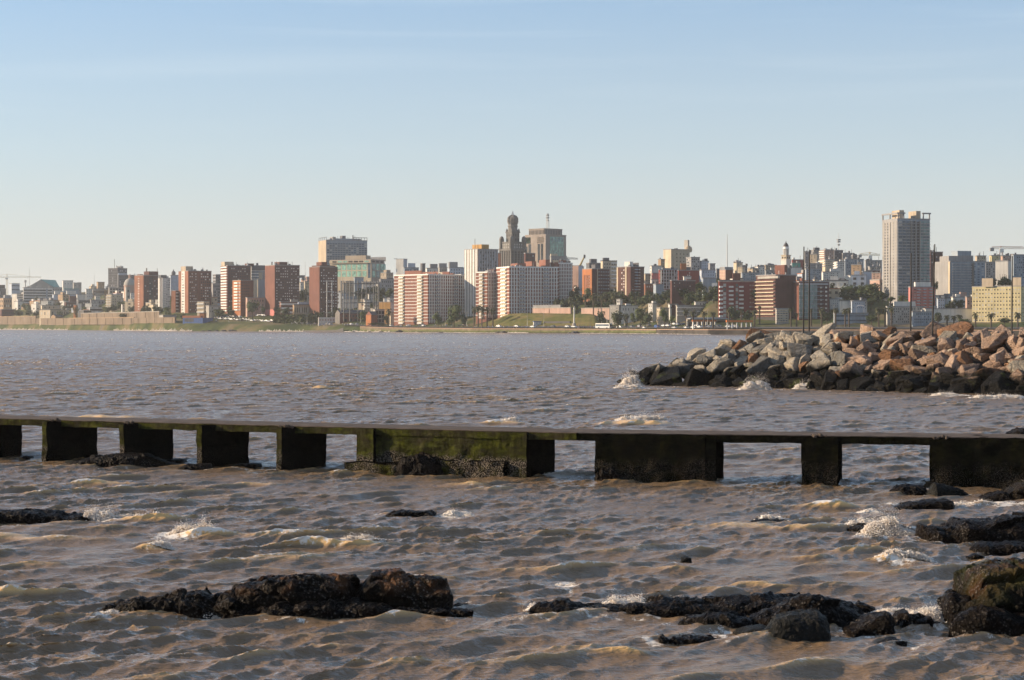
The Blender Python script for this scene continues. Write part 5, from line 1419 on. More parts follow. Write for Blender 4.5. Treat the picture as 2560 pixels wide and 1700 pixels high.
wl_, wr_2 = b.xm - b.xl, b.xr - b.xm
f0, f1 = (838 - b.xm + .85 * wl_) / wr_2, (1200 - b.xm + .12 * wl_) / wr_2
for i in range(11):
    t_ = (i + .5) / 11
    y_ = (.12 + .73 * t_) * b.L
    b.part('slot', 'recess', f0 * b.W - .15, f0 * b.W + .1, y_ - .012 * b.L, y_ + .018 * b.L, b.H + hs * .12, b.H + hs * .82)
    x_ = (f0 + (f1 - f0) * t_) * b.W
    b.part('slot', 'dark_grey', x_ - .015 * b.W, x_ + .015 * b.W, .12 * b.L - .15, .12 * b.L + .1, b.H + hs * .1, b.H + hs * .85)
b.end()
# mast on it, lattice with platforms
zb_ = b.H + hs
root_mast = empty('lattice_mast', (0, 0, 0)); root_mast.parent = b.root; root_mast.location = ((f0 + .46 * (f1 - f0)) * b.W, .35 * b.L, zb_)
hm = (py_(4, 312) - py_(4, 140)) * b.k
geo = []
for sx, sy in ((-1, -1), (1, -1), (1, 1), (-1, 1)): geo.append(tube([(sx * 1.1, sy * 1.1, 0), (sx * .5, sy * .5, hm)], .16, 4))
for j in range(12):
    z_ = hm * j / 12; r0 = 1.1 - .6 * j / 12; r1 = 1.1 - .6 * (j + 1) / 12
    for (ax, ay), (bx_, by_) in (((-1, -1), (1, -1)), ((1, -1), (1, 1)), ((1, 1), (-1, 1)), ((-1, 1), (-1, -1))):
        geo.append(tube([(ax * r0, ay * r0, z_), (bx_ * r1, by_ * r1, hm * (j + 1) / 12)], .09, 3))
V_, Q_ = join(geo); link('mast_frame', mesh('mast_frame', V_, Q_), [MATS['steel_light']], root_mast)
for z_, r in ((.72, 1.5), (.55, 1.0), (.86, 1.4), (.95, 1.0)):
    V_, Q_ = lathe([(0, hm * z_), (r, hm * z_), (r, hm * z_ + .8), (0, hm * z_ + .8)], 8); link('mast_platform', mesh('mast_platform', V_, Q_), [MATS['grey']], root_mast)
root_mast.name = 'mast'
B('brown_block', 4, 785, 800, 906, 582, 720, 350, 'brick_dark', 'dull brown block between the ornate tower and the green-glass tower', depth=14).win('F', 3, 3, w=.4, h=.5, alt=('blind', .2)).end()
B('brick_slab', 4, 500, 528, 534, 580, 720, 330, 'brick_sun_orange', 'thin red slab edge left of the ornate tower', depth=10).end()
B('cream_block', 4, 1066, 1078, 1250, 615, 720, 300, 'grey', 'grey roof storeys in front of the green-glass tower', depth=14).rb(1070, 1150, 585, 'cream', fy=(.3, .9)).win('F', 6, 1, w=.5, h=.4).end()
B('blank_block', 4, 1292, 1378, 1422, 718, 960, 190, 'pale_blue', 'pale blank-walled block under the slanting crane jib', lmat='rose').end()
b = B('brick_tower', 4, 1425, 1530, 1717, 752, 1125, 130, 'brick_dark', 'brick tower with an orange frame round its sunlit end, behind palms', lmat='brick_sun_orange', ae=34)
b.panel('L', 'recess_panel', 'brick_dark', .2, .8, .12, .82, .1).win('L', 2, 8, (.42, .8), (.12, .82), .4, .4, 'white_trim', ('glass', .1), .25).panel('L', 'sign_panel', 'white_trim', .18, .82, .9, .94, .3)
b.panel('L', 'frame_edge', 'orange', 0, .18, 0, 1, .5).panel('L', 'frame_edge', 'orange', .82, 1, 0, 1, .5).panel('L', 'frame_edge', 'orange', .18, .82, .83, 1, .45)
b.win('F', 5, 9, (.3, .98), (.08, .97), .45, .3, 'blue_grey', ('blind', .3), .7, 'balcony').panel('F', 'pier', 'cream', .26, .29, 0, 1.02, .6).rb(1518, 1610, 700, 'dark_grey', fy=(.2, .6)).end()
B('office_block', 4, 1462, 1495, 1640, 690, 900, 240, 'dark_grey', 'dark roofed block behind the orange-framed brick tower', depth=16).rb(1495, 1578, 640, 'dark_grey', fy=(.2, .7)).win('F', 6, 3, w=.5, h=.3).end()
B('apartment_block', 4, 1620, 1640, 1796, 665, 1000, 225, 'cream', 'cream apartment block with a dark roof box right of the orange-framed tower', depth=18, parapet='roof_dark').rb(1638, 1712, 628, 'dark_grey', fy=(.3, .8)).win('F', 5, 8, w=.45, h=.4, alt=('white', .2)).bands('F', 8, (.6, 1), h=.3, m='white_trim', name='balcony', d=1).end()

# ---- crop 5
b = B('brick_tower', 5, 536, 716, 890, 562, 930, 125, 'brick_dark', 'dark brick tower with pale lit edges and balconies, right of the orange-framed one', lmat='brick_dark', ae=42)
b.panel('L', 'edge_strip', 'cream', 0, .1, 0, 1, .4).panel('L', 'edge_strip', 'cream', .62, .72, 0, 1, .4).win('L', 2, 9, (.3, .6), (.05, .95), .4, .4, 'white_trim', ('glass', .3), .3).panel('L', 'edge_strip', 'brick', .1, .14, 0, 1, .4)
b.bands('F', 9, (.28, .48), (.05, .97), .4, 'blue_grey', .9, 'balcony').bands('F', 9, (.55, .66), (.05, .97), .3, 'blind', .7, 'balcony').win('F', 5, 9, w=.3, h=.35, alt=('blind', .3)).rb(632, 745, 488, 'white', fy=(.3, .7)).rb(740, 805, 500, 'dark_grey', fy=(.2, .7)).clutter(4).end()
b = B('tall_beige_building', 5, 1145, 1246, 1486, 334, 640, 330, 'beige', 'tall beige building with a finger-like tower and round platforms', lmat='cream', ae=40)
b.win('L', 1, 6, (.15, .35), (.1, .95), .7, .4, 'recess').win('F', 4, 5, (.2, .95), (.1, .9), .25, .3, 'recess', ('glass', .3)).rb(1290, 1318, 312, 'dark_grey', fy=(.3, .6))
pm = px_(5, 1440); kk = b.k
tx = (1456 - b.xm + .5 * (b.xm - b.xl)) / (b.xr - b.xm) * b.W
b.part('finger_tower', 'concrete', tx - 16 / 5.2256 * kk * .8, tx + 16 / 5.2256 * kk * .8, .35 * b.L, .35 * b.L + 4, b.H - 8, b.H + (334 - 198) / 5.2256 * kk)
for y_, r_ in ((362, 44), (340, 50), (318, 46), (302, 28)):
    V_, Q_ = lathe([(0, 0), (r_ / 5.2256 * kk, 0), (r_ / 5.2256 * kk, 1.4), (0, 1.4)], 18)
    b.place((V_, Q_), tx - 18 / 5.2256 * kk, .35 * b.L - 1, b.H + (334 - y_) / 5.2256 * kk, 'round_platform', 'beige', smooth=False)
b.end()
B('annex', 5, 1073, 1110, 1160, 465, 640, 300, 'tan', 'lower beige annex left of the tall beige building').mast(1100, 440, .8).win('F', 2, 3, w=.3, h=.3).end()
B('grey_block', 5, 1440, 1505, 1618, 438, 640, 290, 'grey', 'grey-brown block with window grid right of the tall beige building').win('L', 3, 5, w=.5, h=.4).win('F', 4, 6, w=.5, h=.5, alt=('blind', .3)).mast(1545, 415, .5).end()
B('pale_block', 5, 1612, 1640, 1735, 488, 640, 310, 'pale_blue', 'pale block right of the grey-brown window grid').clutter(3).win('F', 3, 4, w=.3, h=.4).end()
B('pale_block', 5, 1728, 1750, 1818, 522, 640, 300, 'grey', 'last grey block on the skyline before the thin mast').win('F', 3, 3, w=.4, h=.4).end()
B('white_block', 5, 966, 988, 1122, 550, 700, 230, 'white', 'white block with a dark roof bump left of the tall beige building').rb(1014, 1052, 520, 'dark_grey').win('L', 1, 3, w=.3, h=.3).end()
b = B('red_apartment_block', 5, 1080, 1092, 1332, 602, 850, 160, 'red', 'red apartment block with a white balcony grid on the hillside', depth=20)
b.bands('F', 6, (0, 1), (0, 1), .14, 'white_trim', .9, 'balcony', .1).cols('F', 7, (0, 1), (0, 1), .14, 'white_trim', .9, 'frame_post').win('F', 6, 6, (.07, .93), (.03, 1), .55, .5, 'recess', ('blind', .3)).rb(1120, 1330, 575, 'grey', fy=(.3, .9)).clutter(5).end()
B('red_wall_building', 5, 1332, 1340, 1608, 608, 760, 170, 'red', 'blank red wall building right of the red balcony grid', depth=18).win('F', 2, 3, (.4, .58), (.3, .9), .5, .4, 'white_trim', ('recess', .3)).rb(1366, 1442, 515, 'orange', fy=(.1, .5)).rb(1440, 1500, 560, 'dark_grey').end()
B('white_house', 5, 1400, 1410, 1506, 690, 780, 120, 'white', 'small white box house in front of the red wall', depth=8).end()
B('brick_house', 5, 1232, 1250, 1560, 745, 880, 88, 'brick_dark', 'long dark brick house below the red wall', depth=12).win('F', 8, 3, w=.35, h=.35, alt=('blind', .4)).rb(1440, 1560, 720, 'brick').end()
B('pink_house', 5, 985, 1000, 1085, 645, 740, 200, 'pink', 'dusky pink blank wall left of the red balcony grid', depth=12).end()
B('white_house', 5, 972, 985, 1085, 728, 800, 150, 'white', 'white house below the dusky pink wall', depth=10).win('F', 2, 1, w=.3, h=.4).end()
B('orange_house', 5, 890, 905, 1015, 785, 880, 130, 'brick_sun_orange', 'orange brick house left of the red balcony grid').win('F', 3, 1, (.1, .9), (.4, .9), .3, .4, 'white_trim').end()
B('grey_house', 5, 1010, 1045, 1145, 792, 920, 118, 'blue_grey', 'blue-grey blank house right of the orange brick house').end()
B('pale_house', 5, 890, 905, 975, 655, 790, 190, 'beige', 'pale narrow house right of the dark brick tower').win('F', 2, 4, w=.35, h=.4).end()
B('pale_block', 5, 1614, 1640, 1822, 605, 730, 220, 'pale_blue', 'pale blue-white stepped block above the round green trees').win('F', 5, 3, w=.25, h=.4).end()
B('grey_house', 5, 1640, 1660, 1835, 712, 810, 150, 'blue_grey', 'shaded grey-blue house behind the round green trees').end()
B('grey_house', 5, 1830, 1840, 1895, 590, 720, 240, 'dark_grey', 'dark grey house top left of the reddish blank tower').end()
b = B('brick_block', 5, 1878, 1956, 2052, 600, 760, 170, 'brick', 'reddish blank tower with pale bands behind the balcony block', lmat='rose')
b.bands('L', 4, h=.12, m='cream', name='floor_band').rb(1880, 2050, 560, 'grey', fy=(.1, .9)).end()
# row of low white houses behind the coast road
B('white_house', 5, 438, 560, 575, 1065, 1200, 60, 'concrete', 'pale grey house at the right end of the grass mound', depth=12, ae=55).win('L', 3, 2, w=.25, h=.3).end()
B('white_house', 5, 530, 575, 606, 988, 1080, 75, 'white', 'small white roof tower with two windows, right of the mound', depth=6).win('L', 2, 1, (.1, .9), (.5, .95), .5, .6, 'recess').end()
B('white_house', 5, 566, 590, 812, 1070, 1180, 62, 'white', 'long low white house right of the roof tower', depth=10).win('F', 6, 1, (.05, .95), (.3, .9), .25, .5, 'recess').rb(640, 715, 1040, 'white').end()
B('white_house', 5, 945, 1000, 1055, 1045, 1150, 75, 'white', 'stepped white house between two round trees', depth=10).rb(985, 1048, 1005, 'white', fy=(.2, .6)).win('L', 2, 2, w=.3, h=.3).end()
B('white_house', 5, 1052, 1100, 1215, 1102, 1290, 52, 'cream', 'cream two-storey house behind the third round tree', ae=40).win('L', 2, 3, w=.25, h=.25).win('F', 3, 3, w=.3, h=.3).end()
B('white_house', 5, 1205, 1225, 1332, 1052, 1140, 85, 'white', 'bright white flat house left of the tall palm pair').win('F', 3, 1, (.05, .95), (.2, .8), .3, .5, 'recess').end()
B('white_house', 5, 1328, 1345, 1472, 1035, 1100, 110, 'white', 'white flat-roofed house above the palm pair').win('F', 3, 1, w=.3, h=.5).end()
b = B('terrace_row', 5, 1305, 1320, 1868, 1068, 1215, 66, 'concrete', 'long pale terrace row behind the petrol station', depth=14)
b.bands('F', 3, h=.22, m='white_trim', name='floor_band', d=.7).win('F', 16, 3, w=.4, h=.4, alt=('blind', .3)).end()
B('white_house', 5, 1545, 1560, 1730, 1020, 1070, 100, 'white', 'white roofs stepping up behind the terrace row', depth=12).rb(1722, 1820, 985, 'white').win('F', 4, 1, w=.3, h=.4).end()
# petrol station
b = B('petrol_station', 5, 1440, 1450, 1955, 1232, 1345, 38, 'white', 'petrol station with a long flat canopy', depth=10, parapet='grey_trim')
b.win('F', 10, 1, (.02, .98), (.05, .6), .7, .9, 'glass', ('white_trim', .15)).panel('F', 'canopy', 'grey_trim', -.02, 1.02, .90, 1.0, 8).panel('F', 'fascia', 'cream', 0, .3, .7, .86, .6).end()
b = B('station_canopy', 5, 1512, 1520, 1832, 1255, 1275, 26, 'fascia', 'orange-edged pump canopy on white columns', cat='canopy', depth=9, parapet=False)
for o in list(b.root.children):
    if o.name.startswith('wall'): o.location.z, o.scale.z = b.vb, b.H - b.vb; o.name = 'canopy_slab'
for i in range(6):
    for y_ in (.2, .75): b.part('column', 'white_trim', (.03 + .185 * i) * b.W, (.03 + .185 * i) * b.W + .5, y_ * b.L, y_ * b.L + .5, 0, b.vb + .02)
b.end()
b = B('station_canopy', 6, 180, 190, 535, 1256, 1282, 26, 'fascia', 'second orange-edged canopy, right, ending behind the boulders', cat='canopy', depth=9, parapet=False)
for o in list(b.root.children):
    if o.name.startswith('wall'): o.location.z, o.scale.z = b.vb, b.H - b.vb; o.name = 'canopy_slab'
for i in range(6): b.part('column', 'white_trim', (.03 + .18 * i) * b.W, (.03 + .18 * i) * b.W + .5, .4 * b.L, .4 * b.L + .5, 0, b.vb + .02)
b.end()

# ---- crop 6
b = B('balcony_block', 6, 84, 92, 582, 748, 1235, 85, 'red', 'red brick apartment block with white balcony stacks, right of the white houses', depth=22, ae=13)
for u0, u1, d_ in ((.0, .09, 1.3), (.26, .37, 1.2), (.53, .64, 1.2)): b.bands('F', 8, (u0, u1), (.03, .93), .42, 'white_trim', d_, 'balcony', .3)
for u0, u1 in ((.11, .19), (.44, .51)): b.win('F', 1, 8, (u0, u1), (.03, .95), .9, .75, 'blind', ('glass', .3), .15)
b.win('F', 2, 8, (.80, .95), (.03, .95), .7, .35, 'rose', ('blind', .3)).panel('F', 'parapet_band', 'rose', 0, 1, .98, 1.0, .3).rb(268, 372, 640, 'brick').rb(105, 285, 728, 'brick_dark', fy=(.4, .9)).end()
b = B('striped_hotel', 6, 580, 832, 1098, 670, 1295, 80, 'brick_dark', 'tall block with cream balcony bands and a blank dark brick flank', ae=36, lmat='brick_dark')
b.bands('L', 10, (.02, .97), (.17, .93), .28, 'cream', 1.3, 'balcony', .25).win('L', 3, 10, (.08, .95), (.17, .93), .6, .5, 'blind', ('glass', .5)).panel('L', 'parapet_band', 'concrete', .15, 1.2, .935, .985, 1.2).panel('L', 'ground_floor', 'recess', .05, .98, .0, .13, .4)
b.rb(834, 968, 528, 'brick').clutter(3).end()
B('garage_block', 6, 828, 842, 1002, 1110, 1290, 58, 'concrete', 'pale concrete car park with shuttered strips beside the hotel', depth=12).bands('F', 6, (0, .95), h=.4, m='cream', name='shutter_strip', d=.4).win('F', 4, 5, w=.4, h=.3).end()
b = B('glass_apartments', 6, 1072, 1140, 1530, 758, 1290, 82, 'brick_dark', 'teal-glazed apartment block with brick ends behind the two close poles', lmat='brick')
b.panel('F', 'glazing', 'glass_teal', .0, .6, .1, .93, .3).bands('F', 8, (0, .8), (.1, .93), .14, 'blue_grey', 1.2, 'balcony').cols('F', 7, (0, .6), (.1, .93), .08, 'grey_trim', .5, 'mullion').panel('F', 'roof_band', 'grey_trim', 0, .95, .93, .97, 1.2).win('F', 2, 8, (.64, .98), (.1, .92), .35, .4, 'blind', ('white_trim', .3), .5).win('L', 1, 8, (.2, .6), (.1, .92), .6, .35, 'white_trim', ('glass', .3)).rb(1145, 1195, 705, 'brick', fy=(.3, .7)).rb(1210, 1440, 740, 'grey', fy=(.3, .8)).end()
# hillside church tower
c_ = 6; pm = px_(6, 978); Yc = dsh(pm) + 520; kc = Yc / F
def hz_(y): return CH - (py_(6, y) - HY) * kc
def hr_(w_): return w_ / 2 / 5.2256 * kc
xc = (pm - CX) * kc; z0c = gz(xc, Yc) - 1
ch = empty('church_tower', (xc, Yc + 5, z0c), R(40)); tag(ch, 'white church bell tower with a dark ribbed cupola on the hill', 'church')
def cpart(name, mat, prof, n, smooth=False, rot=0):
    V_, Q_ = lathe([(r, z - z0c) for r, z in prof], n); o = link(name, mesh(name, V_, Q_, smooth), [MATS[mat]], ch); o.rotation_euler.z = rot; return o
q4 = math.pi / 4
cpart('lower_stage', 'white', [(hr_(135), z0c), (hr_(135), hz_(470)), (hr_(150), hz_(465)), (hr_(150), hz_(458)), (0, hz_(458))], 4, rot=q4)
cpart('clock_stage', 'cream', [(hr_(118), hz_(458)), (hr_(118), hz_(415)), (hr_(140), hz_(410)), (hr_(140), hz_(402)), (0, hz_(402))], 4, rot=q4)
cpart('belfry_core', 'grey', [(hr_(46), hz_(402)), (hr_(46), hz_(325))], 10)
for k in range(8):
    an = k / 8 * 2 * math.pi
    V_, Q_ = tube([(math.cos(an) * hr_(66), math.sin(an) * hr_(66), hz_(402) - z0c), (math.cos(an) * hr_(66), math.sin(an) * hr_(66), hz_(328) - z0c)], hr_(11), 6)
    link('column', mesh('column', V_, Q_, True), [MATS['white_trim']], ch)
cpart('belfry_ring', 'white_trim', [(hr_(60), hz_(330)), (hr_(84), hz_(326)), (hr_(78), hz_(308)), (hr_(70), hz_(292)), (0, hz_(292))], 16)
cpart('cupola', 'roof_dark', [(hr_(72), hz_(293)), (hr_(62), hz_(272)), (hr_(40), hz_(252)), (hr_(16), hz_(240)), (.12, hz_(218))], 14, True)
for f in range(2):
    for u in (-.25, .25):
        o = bpy.data.objects.new('window', cube('window', 'recess')); col.objects.link(o); o.parent = ch
        s_ = hr_(118) * .707
        if f == 0: o.location = (u * s_ * 2 - .7, -s_ - .1, hz_(450) - z0c); o.scale = (1.4, .3, hz_(425) - hz_(450))
        else: o.location = (-s_ - .1, u * s_ * 2 - .7, hz_(450) - z0c); o.scale = (.3, 1.4, hz_(425) - hz_(450))
PLAN.append((xc, Yc + 5, 8))
for d in [
 ('yellow_house', 282, 320, 402, 505, 620, 330, 'cream', 'yellowish house with a chimney left of the church tower', (285, 300, 488, 'dark_grey')),
 ('cream_house', 335, 395, 432, 565, 660, 300, 'cream', 'cream house just below the yellowish chimney house', None),
 ('grey_house', 400, 420, 462, 545, 660, 320, 'dark_grey', 'narrow grey house right of the yellowish chimney house', None),
 ('pale_house', 468, 530, 612, 585, 690, 290, 'beige', 'pale house with a shaded flank between chimney house and church', (470, 545, 565, 'concrete')),
 ('white_house', 548, 600, 690, 560, 660, 330, 'white', 'white gable-shouldered house left of the church tower', None),
 ('grey_house', 668, 700, 845, 540, 660, 340, 'beige', 'cluttered grey-beige house left of the church tower', (735, 810, 520, 'grey')),
 ('blue_house', 380, 395, 620, 640, 740, 240, 'blue_grey', 'shaded blue-grey row below the pale houses, above the red block', None),
 ('blue_house', 690, 705, 840, 610, 680, 280, 'grey', 'dim grey row left of the brick roof block of the hotel', None),
 ('red_building', 1040, 1052, 1192, 470, 560, 470, 'red', 'red-walled building right of the church tower', None),
 ('green_wall', 1042, 1050, 1155, 512, 600, 440, 'green_roof', 'green-banded low building under the red wall', None),
 ('white_wall', 1015, 1030, 1175, 572, 720, 330, 'white', 'broad blank white wall right of the church tower', None),
 ('grey_house', 955, 970, 1030, 580, 690, 300, 'dark_grey', 'dark narrow house between the hotel roof block and the blank white wall', None),
 ('hill_block', 1203, 1215, 1295, 365, 520, 520, 'grey', 'leftmost grey block of the hilltop cluster, behind the two poles', (1225, 1240, 345, 'dark_grey')),
 ('hill_block', 1285, 1330, 1412, 345, 520, 540, 'grey', 'stepped block with a dark top on the hilltop cluster', (1320, 1405, 306, 'dark_grey')),
 ('hill_block', 1275, 1370, 1400, 398, 560, 480, 'beige', 'beige sunlit slab low in the hilltop cluster', None),
 ('hill_block', 1408, 1475, 1590, 345, 560, 500, 'rose', 'rosy apartment block in the middle of the hilltop cluster', (1455, 1595, 328, 'grey')),
 ('hill_block', 1583, 1600, 1712, 350, 560, 520, 'dark_grey', 'grey hilltop block carrying the antenna tower', (1600, 1705, 338, 'grey')),
 ('hill_block', 1700, 1730, 1850, 385, 560, 510, 'grey', 'grey block right of the antenna block on the hilltop', (1730, 1800, 372, 'dark_grey')),
 ('hill_block', 1820, 1840, 1900, 415, 560, 500, 'dark_grey', 'dark end block of the hilltop cluster', None),
 ('hill_block', 1725, 1740, 1982, 462, 640, 400, 'blue_grey', 'broad shaded blue-grey block below the hilltop cluster', None),
 ('hill_block', 1595, 1640, 1732, 495, 620, 390, 'white', 'pale banded apartment block below the hilltop cluster', None),
 ('hill_block', 1210, 1225, 1440, 520, 640, 400, 'grey', 'long grey block below the rosy hilltop apartments', None),
 ('hill_block', 1400, 1480, 1600, 470, 560, 430, 'cream', 'cream broad house front under the rosy hilltop apartments', None),
 ('grey_house', 1215, 1230, 1432, 590, 700, 300, 'blue_grey', 'dim blue-grey terrace right of the two poles', None),
 ('white_house', 1432, 1450, 1665, 630, 720, 290, 'white', 'long bright white house on the slope below the hilltop', (1540, 1690, 582, 'white')),
 ('pale_house', 1318, 1340, 1385, 728, 790, 220, 'cream', 'small cream house right of the two poles', None),
 ('long_hall', 1410, 1425, 1700, 745, 800, 230, 'grey', 'long low grey roofed hall above the dark trees', None),
 ('ochre_wall', 1818, 1945, 1962, 535, 790, 260, 'tan', 'ochre blank-walled block left of the blue house', None),
 ('blue_house', 1960, 1972, 2092, 625, 790, 250, 'pale_blue', 'pale blue house with rows of windows by the ochre wall', None),
 ('pink_wall', 2085, 2200, 2216, 640, 800, 240, 'rose', 'blank pinkish wall left of the tall twin-box tower', None),
 ('grey_house', 1993, 2010, 2220, 480, 600, 380, 'grey', 'grey house row under the right hillside crane', None),
 ('dome_house', 2040, 2060, 2210, 560, 660, 310, 'concrete', 'light rounded-roofed house under the grey row', None),
 ('brick_house', 2030, 2040, 2215, 610, 660, 285, 'brick_dark', 'thin dark brick row above the pinkish wall', None)]:
    nm, xl, xm, xr, yt, yb, lay, m, lab, rb_ = d
    b = B(nm, 6, xl, xm, xr, yt, yb, lay, m, lab, depth=14, ae=None)
    if rb_: b.rb(*rb_)
    nc = max(2, int((xr - xm) / 28)); nr = max(1, int((yb - yt) / 26))
    if not any(q in lab for q in ('blank', 'wall', 'broad blank')): b.win('F', nc, nr, w=.42, h=.42, alt=('blind', .25), skip=.15)
    if xm - xl > 40: b.win('L', 2, nr, w=.3, h=.35, skip=.2)
    if 'banded' in lab or 'rosy' in lab: b.bands('L', nr, h=.4, m='white_trim', name='balcony', d=.9)
    b.clutter(3, 2).end()
b = B('gabled_hall', 6, 1690, 1700, 1822, 722, 800, 225, 'white', 'white gable-fronted hall by the ochre wall', parapet=False, depth=16)
gable(b, 0, 1, 55 / 5.2256 * b.k, 0, b.L, 'roof_slate', 'white'); b.end()
# low houses right of the glazed apartments
B('white_house', 6, 1528, 1540, 1662, 985, 1090, 100, 'white', 'white house with small windows right of the teal apartments').win('F', 4, 3, w=.25, h=.3).rb(1640, 1700, 960, 'white').end()
B('white_house', 6, 1655, 1668, 1830, 1010, 1090, 95, 'white', 'blank bright white wall below the little dome').end()
B('white_house', 6, 1815, 1828, 2002, 1010, 1120, 90, 'pale_blue', 'long pale house below the dark trees, left of the tall twin-box tower').win('F', 6, 2, w=.25, h=.3).end()
b = B('low_hall', 6, 1590, 1600, 2040, 1170, 1290, 55, 'blue_grey', 'long low blue-grey hall behind palms, right of the close poles', depth=14); b.bands('F', 2, h=.35, m='glass_blue', d=.1, name='window_band').end()
church_dome(6, 1692, 830, 1630, 1755, 885, 940, 150, 'concrete', 'white_trim', 'small white shallow dome among dark trees', 'domed_pavilion', False)

# ---- crop 7
b = B('twin_box_tower', 7, 335, 498, 848, 208, 1080, 120, 'blue_grey', 'tallest tower, pale ribbed end wall, glassy front, two boxes on the roof', cat='apartment building', lmat='grey')
b.cols('L', 5, (0, 1), (0, .98), .22, 'concrete', .4).win('L', 5, 26, (.1, .98), (.02, .97), .34, .5, 'glass', ('recess', .3), .3).bands('L', 26, (0, 1), (0, .985), .12, 'concrete', .35, 'floor_band', .1).panel('L', 'stair_slot', 'recess', .47, .56, .02, .97, .35)
b.bands('F', 26, (0, 1), (0, .985), .16, 'grey_trim', .9, 'floor_band', off=.1).win('F', 3, 26, (.02, .38), (0, .985), .75, .5, 'glass_blue', ('blind', .1), .3).win('F', 2, 26, (.38, .57), (0, .985), .7, .55, 'recess', ('glass', .3), .2).win('F', 3, 26, (.68, 1), (0, .985), .8, .55, 'glass_teal', ('glass_blue', .2), .3)
b.cols('F', 3, (.35, .74), (0, .98), .14, 'concrete', 1.1).panel('F', 'dark_slot', 'recess', .6, .68, 0, .97, .25)
b.rb(435, 567, 105, 'beige', fy=(.2, .7)).rb(618, 748, 111, 'beige', fy=(.2, .7))
for x0_, x1_ in ((0, .2), (.78, 1.0)):
    b.part('pergola_beam', 'grey', x0_ * b.W - .5, x1_ * b.W + .5, -.5, .3, b.H + 3, b.H + 3.8)
    b.part('pergola_post', 'grey', x0_ * b.W, x0_ * b.W + .6, -.3, .3, b.H, b.H + 3); b.part('pergola_post', 'grey', x1_ * b.W - .6, x1_ * b.W, -.3, .3, b.H, b.H + 3)
b.part('pergola_beam', 'grey', -.5, .3, .3, b.L + .5, b.H + 3, b.H + 3.8); b.part('pergola_post', 'grey', -.3, .3, b.L - .4, b.L + .2, b.H, b.H + 3); b.part('pergola_post', 'grey', -.3, .3, b.L * .5, b.L * .5 + .6, b.H, b.H + 3)
b.clutter(3).end()
B('dark_red_block', 7, 840, 855, 988, 570, 700, 300, 'brick_dark', 'dark red-brown block behind the right edge of the tallest tower').win('F', 5, 4, w=.5, h=.5, alt=('blind', .3)).rb(845, 870, 545, 'brick_dark').clutter(5, 3).end()
b = B('wide_apartments', 7, 905, 1072, 1452, 672, 1090, 160, 'blue_grey', 'broad grey apartment slab with stepped rounded roof, right of the tallest tower', lmat='grey')
b.win('L', 6, 14, (.03, .88), (.03, .97), .5, .4, 'glass', ('blind', .3)).panel('L', 'edge_strip', 'cream', .9, 1.0, 0, 1, .4).bands('F', 14, (.05, .6), (.02, .98), .3, 'grey_trim', .8, 'balcony').win('F', 8, 14, (.05, .98), (.02, .98), .5, .45, 'glass_blue', ('blind', .2)).panel('F', 'dark_slot', 'glass', .6, .68, 0, .98, .2).rb(955, 1190, 605, 'grey', fy=(.2, .8)).rb(1055, 1322, 600, 'grey', 'roof_block', (.2, .8)).rb(1085, 1300, 548, 'blue_grey', 'rounded_roof', (.3, .7)).end()
b = B('pink_block', 7, 615, 640, 905, 952, 1180, 80, 'pink', 'pink and red apartment block with white balconies and a white roof piece')
b.bands('F', 7, h=.16, m='rose', name='floor_band', d=.25).bands('F', 7, (.25, .36), (.02, .98), .35, 'grey_trim', 1, 'balcony').bands('F', 7, (.5, .62), (.02, .98), .35, 'grey_trim', 1, 'balcony').bands('F', 7, (.75, .9), (.02, .98), .35, 'grey_trim', 1, 'balcony').win('F', 4, 7, w=.3, h=.35, alt=('blind', .3)).rb(675, 858, 893, 'white', 'roof_piece', (.2, .8)).end()
b = B('yellow_block', 7, 1310, 1842, 1925, 942, 1330, 70, 'yellow', 'long pale yellow apartment block with rows of small windows and a shaded right end', ae=66, lmat='yellow')
b.win('L', 16, 9, (.01, .99), (.0, .97), .40, .36, 'glass', ('grey_trim', .3), .34).bands('L', 9, (0, 1), (0, .97), .07, 'cream', .42, off=.02).rb(1420, 1532, 848, 'beige', fy=(.55, .78)).rb(1750, 1835, 842, 'beige', fy=(.02, .2)).win('F', 3, 9, (.1, .9), (0, .97), .3, .35).end()
